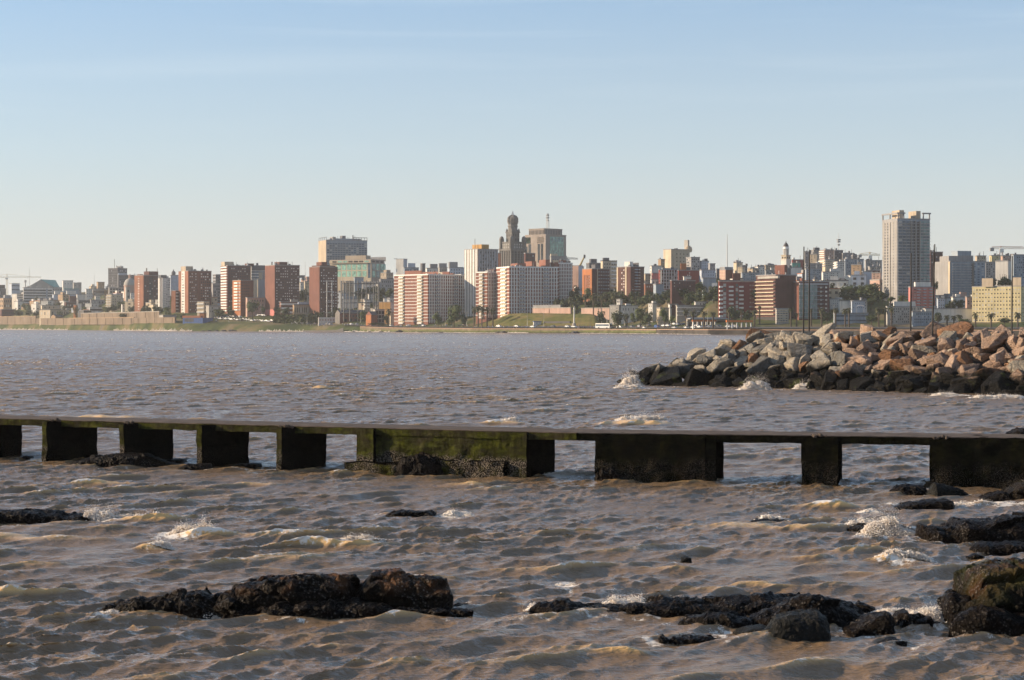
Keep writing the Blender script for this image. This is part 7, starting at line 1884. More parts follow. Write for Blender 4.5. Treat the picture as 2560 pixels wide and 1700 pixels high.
TR = [
 (1, 1800, 790, 890, 95, 60, 'dense', 'dark tree at the left foot of the leftmost brick tower'), (1, 1960, 790, 890, 90, 72, 'round', 'round tree before the sun-orange wall of the leftmost brick tower'), (1, 2030, 775, 885, 80, 74, 'dense', 'darker tree before the front of the leftmost brick tower'),
 (1, 2155, 798, 890, 130, 70, 'round2', 'broad green tree at the foot of the slim white tower'), (1, 1690, 895, 960, 130, 20, 'dense2', 'dark bush over the lower tan quay wall'), (1, 1050, 790, 940, 80, 30, 'loose', 'thin ragged tree standing up from the left quay wall'),
 (1, 270, 850, 930, 120, 45, 'dense', 'dark bush left of the ribbon-window office'), (1, 400, 845, 925, 150, 50, 'dense2', 'dark shrubs below the ribbon-window office'), (1, 500, 855, 935, 90, 42, 'dense', 'dark bush left of the cream seaside house'), (1, 890, 780, 850, 120, 90, 'loose', 'faint tree behind the cream seaside house'),
 (2, 300, 1170, 1240, 75, 40, 'dense', 'small dark tree at the foot of the second brick tower'), (2, 15, 1085, 1170, 60, 70, 'dense', 'dark bush left of the low arcade building'), (2, 1210, 985, 1160, 190, 60, 'round', 'big round tree left of the fourth brick tower'), (2, 1350, 1060, 1160, 60, 62, 'dense', 'dark slim tree hugging the fourth brick tower'),
 (2, 930, 1115, 1190, 110, 62, 'dense2', 'dark tree under the third brick tower'), (2, 1640, 1075, 1190, 110, 48, 'dense', 'dark tree in front of the brick and white gallery house'), (2, 1560, 1080, 1200, 60, 50, 'dense2', 'narrow dark tree right of the fourth brick tower'), (2, 745, 1110, 1180, 90, 55, 'round2', 'low green tree before the grey-white row'),
 (2, 1890, 835, 1010, 140, 200, 'dense', 'dense dark tree between the fourth and fifth brick towers'), (2, 1850, 860, 1010, 90, 190, 'dense2', 'dark lower tree left of the fifth brick tower'), (2, 2110, 1150, 1230, 70, 45, 'round', 'small green tree at the foot of the fifth brick tower'),
 (3, 740, 830, 960, 140, 140, 'dense', 'dark tree among the gasholder columns'), (3, 850, 820, 940, 130, 150, 'dense2', 'dark tree right of the gasholder columns'), (3, 930, 805, 940, 150, 155, 'round2', 'broad dark green tree on the slope right of the gasholder'), (3, 1010, 820, 950, 130, 150, 'dense', 'tree on the slope, second left of the striped block'), (3, 1110, 830, 960, 150, 145, 'round', 'bright green tree right beside the striped block'),
 (3, 890, 1010, 1110, 60, 90, 'dense', 'dark tree behind the brick warehouse roof'), (3, 225, 1150, 1230, 70, 42, 'dense2', 'low dark bush left of the painted yard wall'), (3, 900, 1285, 1320, 130, 22, 'dense', 'low bushes in front of the brick gable hall'), (3, 1010, 1290, 1322, 120, 22, 'dense2', 'low bushes in front of the concrete frame'),
 (3, 1750, 1145, 1320, 150, 38, 'round', 'left round tree in front of the striped block'), (3, 1960, 1040, 1325, 210, 36, 'round2', 'tall broad tree in front of the striped block'), (3, 2085, 1150, 1320, 80, 45, 'dense', 'dark tree at the right corner of the striped block'),
 (4, 1340, 920, 1110, 120, 150, 'dense', 'dark tree below the blank pale block'), (4, 1390, 1020, 1180, 130, 105, 'dense2', 'dark tree behind the monument column'), (4, 1230, 1080, 1180, 100, 96, 'dense', 'dark tree behind the mound, left of the monument'), (4, 1600, 1100, 1180, 150, 100, 'dense2', 'dark shrubs below the orange-framed brick tower'), (4, 1700, 1090, 1180, 120, 100, 'dense', 'dark shrubs right of the orange-framed brick tower'), (4, 1480, 1090, 1180, 120, 102, 'dense', 'dark shrubs left below the orange-framed brick tower'),
 (5, 330, 1130, 1290, 120, 40, 'dense2', 'grey-green tree at the right end of the mound'), (5, 545, 1125, 1325, 185, 30, 'round', 'round green tree, first right of the parked coach'), (5, 660, 1150, 1300, 80, 40, 'loose', 'thin tree between the first and second round trees'), (5, 740, 1150, 1290, 80, 42, 'round2', 'slim green tree left of the big double tree'), (5, 840, 1085, 1305, 180, 30, 'round2', 'large green tree in the middle of the coast road'), (5, 940, 1130, 1300, 130, 34, 'dense', 'darker half of the big double tree'), (5, 1160, 1085, 1290, 150, 30, 'round', 'grey-green round tree in front of the cream two-storey house'), (5, 1250, 1180, 1300, 100, 36, 'loose', 'bare brownish tree right of the cream two-storey house'),
 (5, 650, 900, 1050, 160, 100, 'dense', 'dark hillside tree below the dark brick tower'), (5, 760, 870, 1050, 150, 104, 'dense2', 'dark hillside tree right of the dark brick tower'), (5, 860, 920, 1060, 150, 98, 'dense', 'dark low hillside tree above the long white house'), (5, 985, 860, 1050, 190, 104, 'dense', 'big dark tree below the orange brick house'), (5, 1110, 900, 1060, 150, 100, 'dense2', 'dark tree above the stepped white house'), (5, 1200, 840, 1000, 150, 108, 'dense', 'dark tree below the red balcony grid'), (5, 1270, 950, 1060, 150, 96, 'round', 'lighter green tree above the bright white flat house'), (5, 1390, 820, 1000, 190, 106, 'dense2', 'large dark tree below the long dark brick house'), (5, 1500, 870, 1030, 160, 102, 'dense', 'dark tree above the terrace row'), (5, 1590, 890, 1010, 130, 106, 'dense2', 'dark tree left of the low grey hillside wall'), (5, 1640, 750, 880, 180, 150, 'round', 'bright round tree above the dark hillside trees'), (5, 1720, 860, 1010, 160, 104, 'dense', 'dark tree left of the red balcony block'), (5, 1800, 800, 990, 140, 108, 'dense2', 'tall dark tree against the red balcony block'), (5, 1860, 700, 860, 90, 170, 'round2', 'green tree under the reddish blank tower'), (5, 1840, 900, 1020, 110, 100, 'dense', 'dark bush at the foot of the red balcony block'), (5, 1430, 970, 1060, 150, 90, 'loose', 'thin tree above the palm pair'),
 (5, 2060, 1055, 1260, 180, 50, 'dense', 'big dark tree in front of the red balcony block'),
 (6, 1580, 760, 960, 150, 135, 'dense', 'dark tree right of the teal apartments'), (6, 1680, 800, 960, 150, 165, 'dense2', 'dark tree behind the little dome'), (6, 1790, 780, 950, 170, 150, 'round', 'green tree right of the little dome'), (6, 1890, 790, 960, 180, 146, 'dense', 'dark tree below the ochre wall'), (6, 1990, 780, 950, 170, 150, 'round2', 'green tree below the pale blue house'), (6, 2100, 780, 960, 200, 140, 'round', 'broad green tree left of the tallest tower'), (6, 1840, 890, 1010, 170, 118, 'dense2', 'low dark tree above the blank bright wall'), (6, 2020, 900, 1040, 180, 112, 'dense', 'low dark tree above the long pale house'), (6, 2170, 880, 1040, 150, 106, 'dense2', 'dark tree at the left foot of the tallest tower'), (6, 2080, 960, 1060, 140, 98, 'round', 'bush left of the tallest tower'), (6, 1500, 1120, 1280, 160, 45, 'dense', 'dark tree in front of the teal apartments, right part'), (6, 2080, 1200, 1290, 130, 40, 'round2', 'low green tree behind the boulders left of the third pole'), (6, 450, 1110, 1260, 100, 48, 'dense', 'dark tree right of the big tree at the red balcony block'),
 (7, 330, 980, 1080, 130, 108, 'dense', 'dark tree in front of the tallest tower'), (7, 420, 1050, 1110, 110, 95, 'round', 'bush right of the tallest tower foot'), (7, 545, 1030, 1110, 130, 92, 'loose', 'yellowish green tree left of the pink block'), (7, 1160, 1080, 1180, 150, 95, 'dense2', 'dark trees below the broad grey slab'), (7, 1060, 1100, 1190, 110, 90, 'dense', 'dark bush right of the bluish-white house'), (7, 1640, 830, 940, 170, 170, 'round', 'bright green tree above the yellow block'), (7, 1700, 850, 940, 120, 165, 'dense', 'darker tree above the yellow block, right part'), (7, 1540, 850, 930, 80, 168, 'dense2', 'dark small tree above the yellow block, left part'), (7, 910, 880, 980, 60, 150, 'dense', 'dark tree right of the pink block roof'),
 (7, 215, 1240, 1330, 130, 38, 'dense', 'dark bush behind the boulders, left of the grey-green building'), (7, 935, 1220, 1330, 110, 40, 'dense2', 'dark tree right of the narrow-windowed office'), (7, 1225, 1290, 1360, 140, 34, 'round2', 'green shrubs behind the boulders, right of the last pole pair'), (7, 1660, 1275, 1340, 120, 36, 'dense', 'low shrubs before the yellow block')]
for tr in TR: tree(*tr)
PL = [(4, 240, 1110, 1230, 75, 42, 'leftmost palm of the clump before the small striped block'), (4, 285, 1105, 1215, 85, 38, 'brownish palm, second of the clump by the small striped block'), (4, 325, 1120, 1230, 85, 40, 'third palm of the clump by the small striped block'), (4, 382, 1125, 1230, 75, 44, 'fourth palm of the clump, on the sunlit striped wall'), (4, 445, 1135, 1240, 85, 40, 'right palm of the clump by the big striped block'), (4, 1145, 1030, 1150, 95, 92, 'palm against the right part of the big striped block'), (4, 1295, 1010, 1130, 90, 94, 'tall palm left of the monument'), (4, 1455, 980, 1090, 80, 96, 'palm before the orange-framed brick tower, left'), (4, 1540, 970, 1100, 105, 78, 'tall dark palm at the right end of the mound'), (4, 1630, 985, 1090, 95, 98, 'palm under the dark flank of the orange-framed tower'), (4, 1680, 980, 1090, 90, 104, 'palm right under the orange-framed tower'), (4, 1770, 975, 1080, 100, 102, 'palm left of the dark brick tower'), (4, 1330, 1060, 1160, 80, 90, 'lower palm behind the monument'),
 (5, 250, 860, 990, 110, 112, 'dark palm in the grove right of the orange-framed tower'), (5, 380, 860, 980, 110, 116, 'second dark palm in the grove by the dark brick tower'), (5, 490, 850, 970, 110, 118, 'third dark palm in the grove by the dark brick tower'), (5, 785, 890, 1020, 140, 96, 'brown palm below the dark brick tower'), (5, 1225, 930, 1030, 90, 94, 'pale palm below the red balcony grid'), (5, 1440, 920, 1000, 70, 96, 'small pale palm under the long dark brick house'), (5, 1436, 1058, 1190, 120, 34, 'left palm of the tall pair before the terrace row'), (5, 1530, 1080, 1200, 110, 36, 'right palm of the tall pair before the terrace row'), (5, 1672, 1100, 1210, 110, 30, 'palm left of the pump canopy'), (5, 1790, 1110, 1215, 95, 30, 'palm in front of the pump canopy'), (5, 665, 1155, 1240, 70, 36, 'small palm between the round trees'), (5, 2000, 1060, 1160, 100, 44, 'pale palm in front of the big dark tree'), (3, 1108, 1060, 1190, 95, 34, 'drooping palm left of the striped block'), (5, 10, 1010, 1110, 90, 92, 'palm far left of the mound wall'),
 (6, 385, 1075, 1160, 90, 40, 'palm right of the big dark tree'), (6, 555, 1085, 1180, 100, 40, 'palm left of the cream-banded hotel'), (6, 622, 1045, 1110, 60, 60, 'small palm on the cream-banded hotel'), (6, 1030, 1060, 1160, 110, 38, 'palm in front of the pale car park'), (6, 1105, 1130, 1215, 75, 40, 'palm left of the close poles'), (6, 1295, 1070, 1150, 60, 46, 'small palm right of the close poles'), (6, 1432, 1050, 1170, 100, 40, 'tall palm before the teal apartments'), (6, 1615, 1060, 1160, 90, 40, 'palm left of the long blue-grey hall'), (6, 1740, 1055, 1180, 110, 36, 'broad palm before the long blue-grey hall'), (6, 1790, 1050, 1160, 80, 40, 'palm behind the broad palm of the blue-grey hall'), (6, 15, 1110, 1210, 90, 32, 'palm at the left end of the pump canopy'),
 (7, 290, 1120, 1240, 110, 36, 'left palm before the grey-green building'), (7, 360, 1130, 1240, 100, 38, 'middle palm before the grey-green building'), (7, 430, 1120, 1225, 100, 36, 'right palm before the grey-green building'), (7, 935, 1215, 1310, 90, 34, 'palm right of the tall slanting pole'), (7, 1035, 1215, 1310, 90, 36, 'palm second right of the tall slanting pole'), (7, 1170, 1210, 1305, 90, 34, 'palm below the bright thin terrace'), (7, 1345, 1190, 1290, 95, 34, 'palm at the left end of the yellow block'), (7, 1515, 1195, 1290, 115, 34, 'palm in the middle of the yellow block'), (7, 1805, 1180, 1290, 105, 34, 'palm right of the last pole'), (7, 1110, 1225, 1310, 80, 38, 'palm left of the one below the bright terrace')]
for a in PL: palm(*a)
def hedge(c, x0, x1, yt, yb, lay, mat, label):
    p0, p1 = px_(c, x0), px_(c, x1); g = np.random.default_rng(int(x0))
    n = 1500; a = g.random(n); p = p0 + (p1 - p0) * a
    Yd = dsh(p) + lay + g.uniform(0, 3, n); kk = Yd / F
    zb_ = ground(p, np.full(n, float(lay))); zt_ = CH - (py_(c, yt) - HY) * kk
    P = np.stack([(p - CX) * kk, Yd, zb_ + np.maximum(zt_ - zb_, 1) * g.random(n) ** .8], 1)
    s = g.uniform(.35, .9, n)[:, None]
    d1 = g.normal(size=(n, 3)); d1 /= np.linalg.norm(d1, axis=1)[:, None]; d2 = np.cross(d1, g.normal(size=(n, 3))); d2 /= np.linalg.norm(d2, axis=1)[:, None]
    V = np.stack([P - d1 * s, P - d2 * s, P + d1 * s, P + d2 * s], 1).reshape(-1, 3)
    o = link('hedge', mesh('hedge', V - V.mean(0), np.arange(4 * n).reshape(n, 4)), [MATS[mat]]); o.location = V.mean(0)
    tag(o, label, 'hedge')
hedge(2, 1480, 1890, 1188, 1250, 34, 'leaf_mid', 'long clipped green hedge right of the fourth brick tower')
hedge(2, 1890, 2060, 1200, 1252, 33, 'leaf_dark', 'short dark hedge left of the painted yard wall')

# ---------------------------------------------------------------- cars, coach, people, lamps
def car_mesh():
    prof = [(-2.1, .35), (-2.12, .8), (-1.95, .95), (-1.35, 1.02), (-.75, 1.45), (.75, 1.48), (1.45, 1.0), (2.0, .85), (2.1, .6), (2.08, .35)]
    V, n = [], len(prof)
    for w_ in (-.85, .85):
        V += [(x, w_ * (.86 if z > 1.2 else 1), z) for x, z in prof]
    q = [(i, (i + 1) % n, n + (i + 1) % n, n + i) for i in range(n)]
    bm = bmesh.new()
    vs = [bm.verts.new(v) for v in V]
    for f in q: bm.faces.new([vs[k] for k in f]).material_index = 1 if f[0] in (3, 5) else 0
    bm.faces.new(vs[:n][::-1]); bm.faces.new(vs[n:])
    def addbox(x0, x1, y0, y1, z0, z1, mi, taper=0):
        c = [bm.verts.new((x, y, z)) for z in (z0, z1) for x, y in ((x0 + (taper if z == z1 else 0), y0), (x1 - (taper if z == z1 else 0), y0), (x1 - (taper if z == z1 else 0), y1), (x0 + (taper if z == z1 else 0), y1))]
        for f in ((0, 3, 2, 1), (4, 5, 6, 7), (0, 1, 5, 4), (1, 2, 6, 5), (2, 3, 7, 6), (3, 0, 4, 7)): bm.faces.new([c[k] for k in f]).material_index = mi
    for s in (-1, 1): addbox(-1.05, 1.1, s * .80 - .08, s * .80 + .08, 1.0, 1.38, 1, .35)
    for x in (-1.3, 1.35):
        for s in (-1, 1):
            r = bmesh.ops.create_cone(bm, segments=12, radius1=.33, radius2=.33, depth=.24, cap_ends=True, matrix=Matrix.Translation((x, s * .8, .33)) @ Matrix.Rotation(R(90), 4, 'X'))
            for v in r['verts']:
                for f in v.link_faces: f.material_index = 2
    bmesh.ops.recalc_face_normals(bm, faces=bm.faces)
    me = bpy.data.meshes.new('car'); bm.to_mesh(me); bm.free()
    return me
plain('tyre', (.02, .02, .02), .8)
CARS = {}
for nm, c in [('white', (.72, .72, .71)), ('silver', (.42, .43, .45)), ('dark', (.03, .032, .038)), ('red', (.35, .03, .025)), ('blue', (.03, .09, .30)), ('grey', (.16, .165, .175))]:
    plain('car_' + nm, c, .3, 0, .6)
    me_ = car_mesh(); me_.materials.append(MATS['car_' + nm]); me_.materials.append(MATS['glass']); me_.materials.append(MATS['tyre']); CARS[nm] = me_
ncar = {}
def car(c, x, y, colr, where, rot=None):
    p0 = on_ground(px_(c, x), py_(c, y))
    o = bpy.data.objects.new('parked_car', CARS[colr]); col.objects.link(o)
    p = px_(c, x); dd = (dsh(p + 5) - dsh(p - 5)); dx = 10 * dsh(p) / F
    o.location = p0 + Vector((0, 0, .03)); o.rotation_euler = (0, 0, (math.atan2(dd, dx) if rot is None else rot) + random.uniform(-.1, .1))
    k = (colr, where); ncar[k] = ncar.get(k, 0) + 1
    ordn = ['first', 'second', 'third', 'fourth', 'fifth', 'sixth', 'seventh', 'eighth', 'ninth', 'tenth', 'eleventh', 'twelfth', 'thirteenth', 'fourteenth', 'fifteenth'][ncar[k] - 1]
    tag(o, f'{ordn} {colr} car from the left {where}', 'car', 'cars parked along the far shore')
gc = random.Random(12)
for k in range(24): car(2, 720 + k * 37 + gc.uniform(-6, 6), 1243 + k * 1.9 + gc.uniform(-8, 4), gc.choice(['white', 'white', 'white', 'silver', 'dark', 'dark', 'grey']), 'in the front row right of the blue shed')
for k in range(9): car(2, 735 + k * 38 + gc.uniform(-6, 6), 1222 + gc.uniform(-6, 4), gc.choice(['white', 'silver', 'dark', 'grey', 'white']), 'in the back row right of the blue shed')
for k in range(4): car(2, 1280 + k * 28, 1205, ['white', 'dark', 'white', 'silver'][k], 'on the grass below the big round tree')
for x, y, q in ((1770, 1300, 'white'), (1850, 1302, 'white'), (1880, 1296, 'dark'), (2190, 1318, 'white'), (2225, 1320, 'silver')): car(2, x, y, q, 'on the promenade before the yard wall')
for x, y, q in ((320, 1312, 'white'), (620, 1318, 'white'), (690, 1318, 'grey'), (900, 1330, 'dark'), (1130, 1338, 'white'), (1360, 1338, 'silver'), (1560, 1338, 'white')): car(3, x, y, q, 'below the warehouse and striped block')
for x, y, q in ((510, 1388, 'white'), (705, 1390, 'silver'), (880, 1392, 'white'), (1100, 1390, 'dark'), (1260, 1388, 'white'), (1330, 1390, 'white'), (355, 1322, 'white'), (1140, 1226, 'dark')): car(4, x, y, q, 'around the grass mound')
for x, y, q in ((570, 1362, 'white'), (640, 1360, 'dark'), (730, 1356, 'grey'), (830, 1350, 'silver'), (890, 1368, 'white'), (955, 1338, 'grey'), (1055, 1345, 'blue'), (1060, 1360, 'blue'), (1150, 1342, 'white'), (1205, 1340, 'white'), (1290, 1320, 'white'), (1340, 1325, 'silver'), (1390, 1322, 'dark'), (1440, 1368, 'white'), (1490, 1290, 'red'), (1540, 1365, 'white'), (1580, 1345, 'white'), (1620, 1360, 'white'), (1700, 1352, 'dark'), (1760, 1355, 'silver'), (1860, 1350, 'grey'), (2000, 1355, 'white'), (2070, 1352, 'white'), (1290, 1368, 'silver')): car(5, x, y, q, 'between the coach and the boulder mound')
# coach
p0 = on_ground(px_(5, 365), py_(5, 1368)); kk = p0.y / F
cl = 188 / 5.2256 * kk
p = px_(5, 365); an = math.atan2(dsh(p + 5) - dsh(p - 5), 10 * dsh(p) / F)
cl = min(cl / math.cos(an), 14)
co = empty('coach', p0, an); tag(co, 'white and pale blue coach parked at the right end of the mound', 'bus')
hc_ = 3.3
def prism(prof, y0, y1):
    n = len(prof); V = [(x, y, z) for y in (y0, y1) for x, z in prof]
    bm = bmesh.new(); vs = [bm.verts.new(v) for v in V]
    for i in range(n): bm.faces.new((vs[i], vs[(i + 1) % n], vs[n + (i + 1) % n], vs[n + i]))
    bm.faces.new(vs[:n][::-1]); bm.faces.new(vs[n:]); bmesh.ops.recalc_face_normals(bm, faces=bm.faces)
    me = bpy.data.meshes.new('prism'); bm.to_mesh(me); bm.free(); return me
h2 = cl / 2
me_ = prism([(-h2, .4), (-h2, 2.9), (-h2 + .4, hc_), (h2 - .5, hc_), (h2, 2.4), (h2 + .1, .4)], -1.25, 1.25); me_.name = 'body'; link('body', me_, [MATS['white_trim']], co)
link('window_band', boxes_mesh('window_band', [(-h2 + .3, -1.28, 1.6, h2 - .5, 1.28, 2.75)]), [MATS['glass_blue']], co)
link('stripe', boxes_mesh('stripe', [(-h2 + .02, -1.27, .7, h2 - .02, 1.27, 1.2)]), [MATS['pale_blue']], co)
link('windscreen', boxes_mesh('windscreen', [(h2 - .45, -1.1, 1.5, h2 + .06, 1.1, 2.6)]), [MATS['glass']], co)
for x in (-h2 * .55, h2 * .62):
    for s in (-1, 1):
        V_, Q_ = tube([(x, s * 1.0, .5), (x, s * 1.27, .5)], .5, 14)
        V_ = np.concatenate([V_, [(x, s * 1.27, .5)]]); Q2 = np.array([(14 + k, 14 + (k + 1) % 14, 28) for k in range(14)])
        link('wheel', mesh('wheel', V_, [Q_, Q2]), [MATS['tyre']], co)
# people: one continuous skinned body per pose
plain('skin', (.42, .25, .17), .6); plain('hair', (.03, .022, .018), .8)
def person_mesh(nm, top, legs, stride):
    me = bpy.data.meshes.new('person')
    J = [(0, 0, .92), (0, 0, 1.15), (0, 0, 1.40), (0, 0, 1.52), (0, .01, 1.64), (0, .01, 1.74),
         (.10, 0, .88), (.11, stride, .48), (.12, stride * .4, .06), (.12, stride * .4 + .16, .03), (-.10, 0, .88), (-.11, -stride, .48), (-.12, -stride * 1.9, .08), (-.12, -stride * 1.9 + .15, .04),
         (.19, 0, 1.40), (.25, -stride * .6, 1.14), (.24, .03 - stride * .3, .88), (-.19, 0, 1.40), (-.25, stride * .6, 1.14), (-.24, .03 + stride * .9, .90)]
    E = [(0, 1), (1, 2), (2, 3), (3, 4), (4, 5), (0, 6), (6, 7), (7, 8), (8, 9), (0, 10), (10, 11), (11, 12), (12, 13), (2, 14), (14, 15), (15, 16), (2, 17), (17, 18), (18, 19)]
    rad = [.14, .13, .15, .065, .10, .075, .095, .065, .045, .045, .095, .065, .045, .045, .065, .048, .038, .065, .048, .038]
    me.from_pydata([(x, y, z) for x, y, z in J], E, [])
    o = bpy.data.objects.new('person', me); col.objects.link(o)
    md = o.modifiers.new('skin', 'SKIN'); md.use_smooth_shade = True
    for v, r in zip(me.skin_vertices[0].data, rad): v.radius = (r, r * .85)
    me.skin_vertices[0].data[0].use_root = True
    o.modifiers.new('sub', 'SUBSURF').render_levels = 1; o.modifiers['sub'].levels = 1
    dg = bpy.context.evaluated_depsgraph_get(); m2 = bpy.data.meshes.new_from_object(o.evaluated_get(dg))
    bpy.data.objects.remove(o); bpy.data.meshes.remove(me)
    m2.name = 'person'; m2.materials.clear()
    for m in (top, legs, 'skin', 'hair'): m2.materials.append(MATS[m])
    for f in m2.polygons:
        z = f.center.z; x = abs(f.center.x)
        f.material_index = 1 if z < .93 and x < .2 else (3 if z > 1.68 else (2 if z > 1.49 or (z < .98 and x > .2) else 0))
    return m2
PEOPLE = []
for nm, top, legs, st in [('dark', 'dark_grey', 'roof_dark', .12), ('white', 'white_trim', 'blue', .16), ('red', 'red', 'dark_grey', .03), ('blue', 'blue', 'beige', .12), ('grey', 'grey', 'roof_dark', .02)]:
    PEOPLE.append((nm, person_mesh(nm, top, legs, st)))
gp = random.Random(77)
def person(c, x, y, where):
    nm, me_ = PEOPLE[gp.randrange(5)]
    o = bpy.data.objects.new('person', me_); col.objects.link(o)
    o.location = on_ground(px_(c, x), py_(c, y)) + Vector((0, 0, .03)); o.rotation_euler = (0, 0, gp.uniform(0, 6.28)); o.scale = (1.05, 1.05, gp.uniform(.95, 1.05))
    tag(o, f'person in {nm} top strolling on the promenade {where}', 'person', 'people strolling on the promenade')
for k in range(34): person(2, gp.uniform(1620, 2235), gp.uniform(1312, 1326) , 'before the hedge and yard wall')
for k in range(24): person(2, gp.uniform(730, 1620), gp.uniform(1275, 1297), 'below the parked car rows')
for k in range(44): person(3, gp.uniform(20, 1150), gp.uniform(1322, 1340), 'before the brick warehouse')
for k in range(46): person(3, gp.uniform(1160, 2180), gp.uniform(1338, 1348), 'before the striped blocks')
for k in range(40): person(4, gp.uniform(230, 1560), gp.uniform(1392, 1402), 'below the grass mound')
for k in range(14): person(5, gp.uniform(20, 480), gp.uniform(1362, 1378), 'around the coach')
for k in range(22): person(5, gp.uniform(500, 1850), gp.uniform(1362, 1376), 'right of the coach')
# street lamps
LAMP = []
V_, Q_ = tube([(0, 0, 0), (0, 0, 8.4), (.05, 0, 9.0), (.8, 0, 9.3), (1.5, 0, 9.3)], [.16, .10, .08, .07, .06], 6); LAMP.append(mesh('pole', V_, Q_, True)); LAMP[0].materials.append(MATS['steel_light'])
LAMP.append(boxes_mesh('lamp_head', [(1.2, -.2, 9.2, 2.2, .2, 9.42)])); LAMP[1].materials.append(MATS['grey'])
def lamp(c, x, y, label, h=1.0):
    p0 = on_ground(px_(c, x), py_(c, y)); r = empty('street_lamp', p0, gp.uniform(0, 6)); tag(r, label, 'street lamp', 'street lamps along the coast road')
    for nm, m in (('pole', LAMP[0]), ('lamp_head', LAMP[1])):
        o = bpy.data.objects.new(nm, m); col.objects.link(o); o.parent = r; o.scale = (1, 1, h)
for c, x, y, lab in [(2, 1920, 1320, 'street lamp before the dark hedge'), (2, 1820, 1250, 'street lamp at the tan mansion'), (2, 665, 1230, 'street lamp behind the blue shed'), (2, 1035, 1250, 'street lamp above the parked car rows'), (3, 40, 1320, 'street lamp left of the painted yard wall'), (3, 740, 1290, 'street lamp before the warehouse brick wall'), (3, 1750, 1340, 'street lamp before the left round tree of the striped block'), (3, 1845, 1335, 'street lamp between the two round trees'), (3, 1960, 1340, 'street lamp before the tall broad tree'), (3, 2125, 1330, 'street lamp right of the tall broad tree'), (4, 22, 1350, 'street lamp left of the mound'), (4, 160, 1370, 'street lamp at the left foot of the mound'), (4, 820, 1385, 'street lamp left of the kiosk'), (4, 1000, 1390, 'street lamp right of the kiosk'), (5, 335, 1300, 'street lamp behind the coach'), (5, 405, 1300, 'street lamp right behind the coach'), (5, 635, 1330, 'street lamp right of the first round tree'), (5, 900, 1310, 'street lamp before the big double tree'), (5, 1237, 1310, 'street lamp right of the grey-green round tree'), (5, 1720, 1340, 'street lamp by the pump canopy'), (6, 1590, 1290, 'street lamp left of the blue-grey hall'), (6, 1780, 1290, 'street lamp at the blue-grey hall, near the broad palm'), (6, 1890, 1290, 'street lamp at the middle of the blue-grey hall'), (6, 1985, 1290, 'street lamp at the right of the blue-grey hall')]: lamp(c, x, y, lab)

# ---------------------------------------------------------------- small houses that fill the slopes between the named buildings
gh_ = random.Random(3)
LM = [(30, 'at the far left edge'), (130, 'behind the ribbon-window office'), (230, 'below the theatre'), (290, 'left of the leftmost brick tower'), (430, 'by the second brick tower'), (545, 'by the third brick tower'), (640, 'by the fourth brick tower'), (745, 'by the fourth and fifth brick towers'), (860, 'behind the gasholder frame'), (960, 'left of the striped block'), (1200, 'behind the striped blocks'), (1460, 'behind the mound palms'), (1600, 'left of the red balcony grid'), (1700, 'below the red balcony grid'), (1800, 'by the red balcony block'), (1960, 'behind the hotel'), (2050, 'below the church tower hill'), (2150, 'below the hilltop cluster'), (2350, 'right of the tallest tower'), (2500, 'behind the yellow block')]
seen_l = {}
nf = 0
for k in range(2600):
    p = gh_.uniform(-40, 2620); s = gh_.uniform(95, 520) if p < 900 or p > 1500 else gh_.uniform(150, 420)
    if gh_.random() < .35: s = gh_.uniform(95, 240)
    Yd = dsh(p) + s; x = (p - CX) * Yd / F
    r = gh_.uniform(4, 8)
    if any((x - a) ** 2 + (Yd - b_) ** 2 < (r + q * .85) ** 2 for a, b_, q in PLAN): continue
    st = gh_.randint(1, 3); h_ = st * 3.1 + .6
    z_ = gz(x, Yd)
    wd, dp = gh_.uniform(7, 15), gh_.uniform(7, 11)
    th = math.atan((p - CX) / F)
    m = gh_.choice(['white', 'white', 'white', 'white', 'cream', 'cream', 'beige', 'concrete', 'pale_blue', 'rose', 'tan'])
    root = empty('hillside_house', (x, Yd, z_ - 3), -th + R(gh_.choice([18, 25, 32, 40, 55, -4])))
    def hp(nm, mm, x0, x1, y0, y1, z0, z1):
        o = bpy.data.objects.new(nm, cube(nm, mm)); col.objects.link(o); o.parent = root; o.location = (x0, y0, z0); o.scale = (x1 - x0, y1 - y0, z1 - z0)
    hp('wall', m, 0, wd, 0, dp, 0, h_ + 3)
    hp('roof', gh_.choice(['grey', 'concrete', 'roof_slate', 'terracotta']), -.2, wd + .2, -.2, dp + .2, h_ + 3, h_ + 3.5)
    if gh_.random() < .6: hp('roof_room', gh_.choice([m, 'white', 'grey']), wd * .2, wd * .55, dp * .3, dp * .8, h_ + 3.51, h_ + 5.8)
    if gh_.random() < .4: hp('roof_tank', 'grey', wd * .7, wd * .85, dp * .3, dp * .5, h_ + 3.51, h_ + 4.8)
    nw = max(2, int(wd / 3.2))
    for j in range(st):
        for i in range(nw):
            if gh_.random() < .8: hp('window', gh_.choice(['glass', 'recess', 'blind']), wd * (i + .3) / nw, wd * (i + .7) / nw, -.08, .05, 3 + j * 3.1 + .9, 3 + j * 3.1 + 2.4)
        if gh_.random() < .6: hp('window', 'recess', -.08, .05, dp * .35, dp * .6, 3 + j * 3.1 + .9, 3 + j * 3.1 + 2.4)
    where = min(LM, key=lambda a: abs(a[0] - p))[1]
    tone = {'white': 'white', 'cream': 'cream', 'beige': 'beige', 'concrete': 'pale grey', 'grey': 'grey', 'pale_blue': 'bluish white', 'rose': 'rosy', 'brick': 'brick', 'tan': 'tan'}[m]
    lab = f"{tone} {['one', 'two', 'three'][st - 1]}-storey house {'low' if s < 170 else 'midway' if s < 330 else 'high'} on the slope {where}"
    tag(root, lab, 'house', 'small houses filling the slope')
    PLAN.append((x, Yd, max(wd, dp) * .6)); nf += 1
    if nf > 270: break

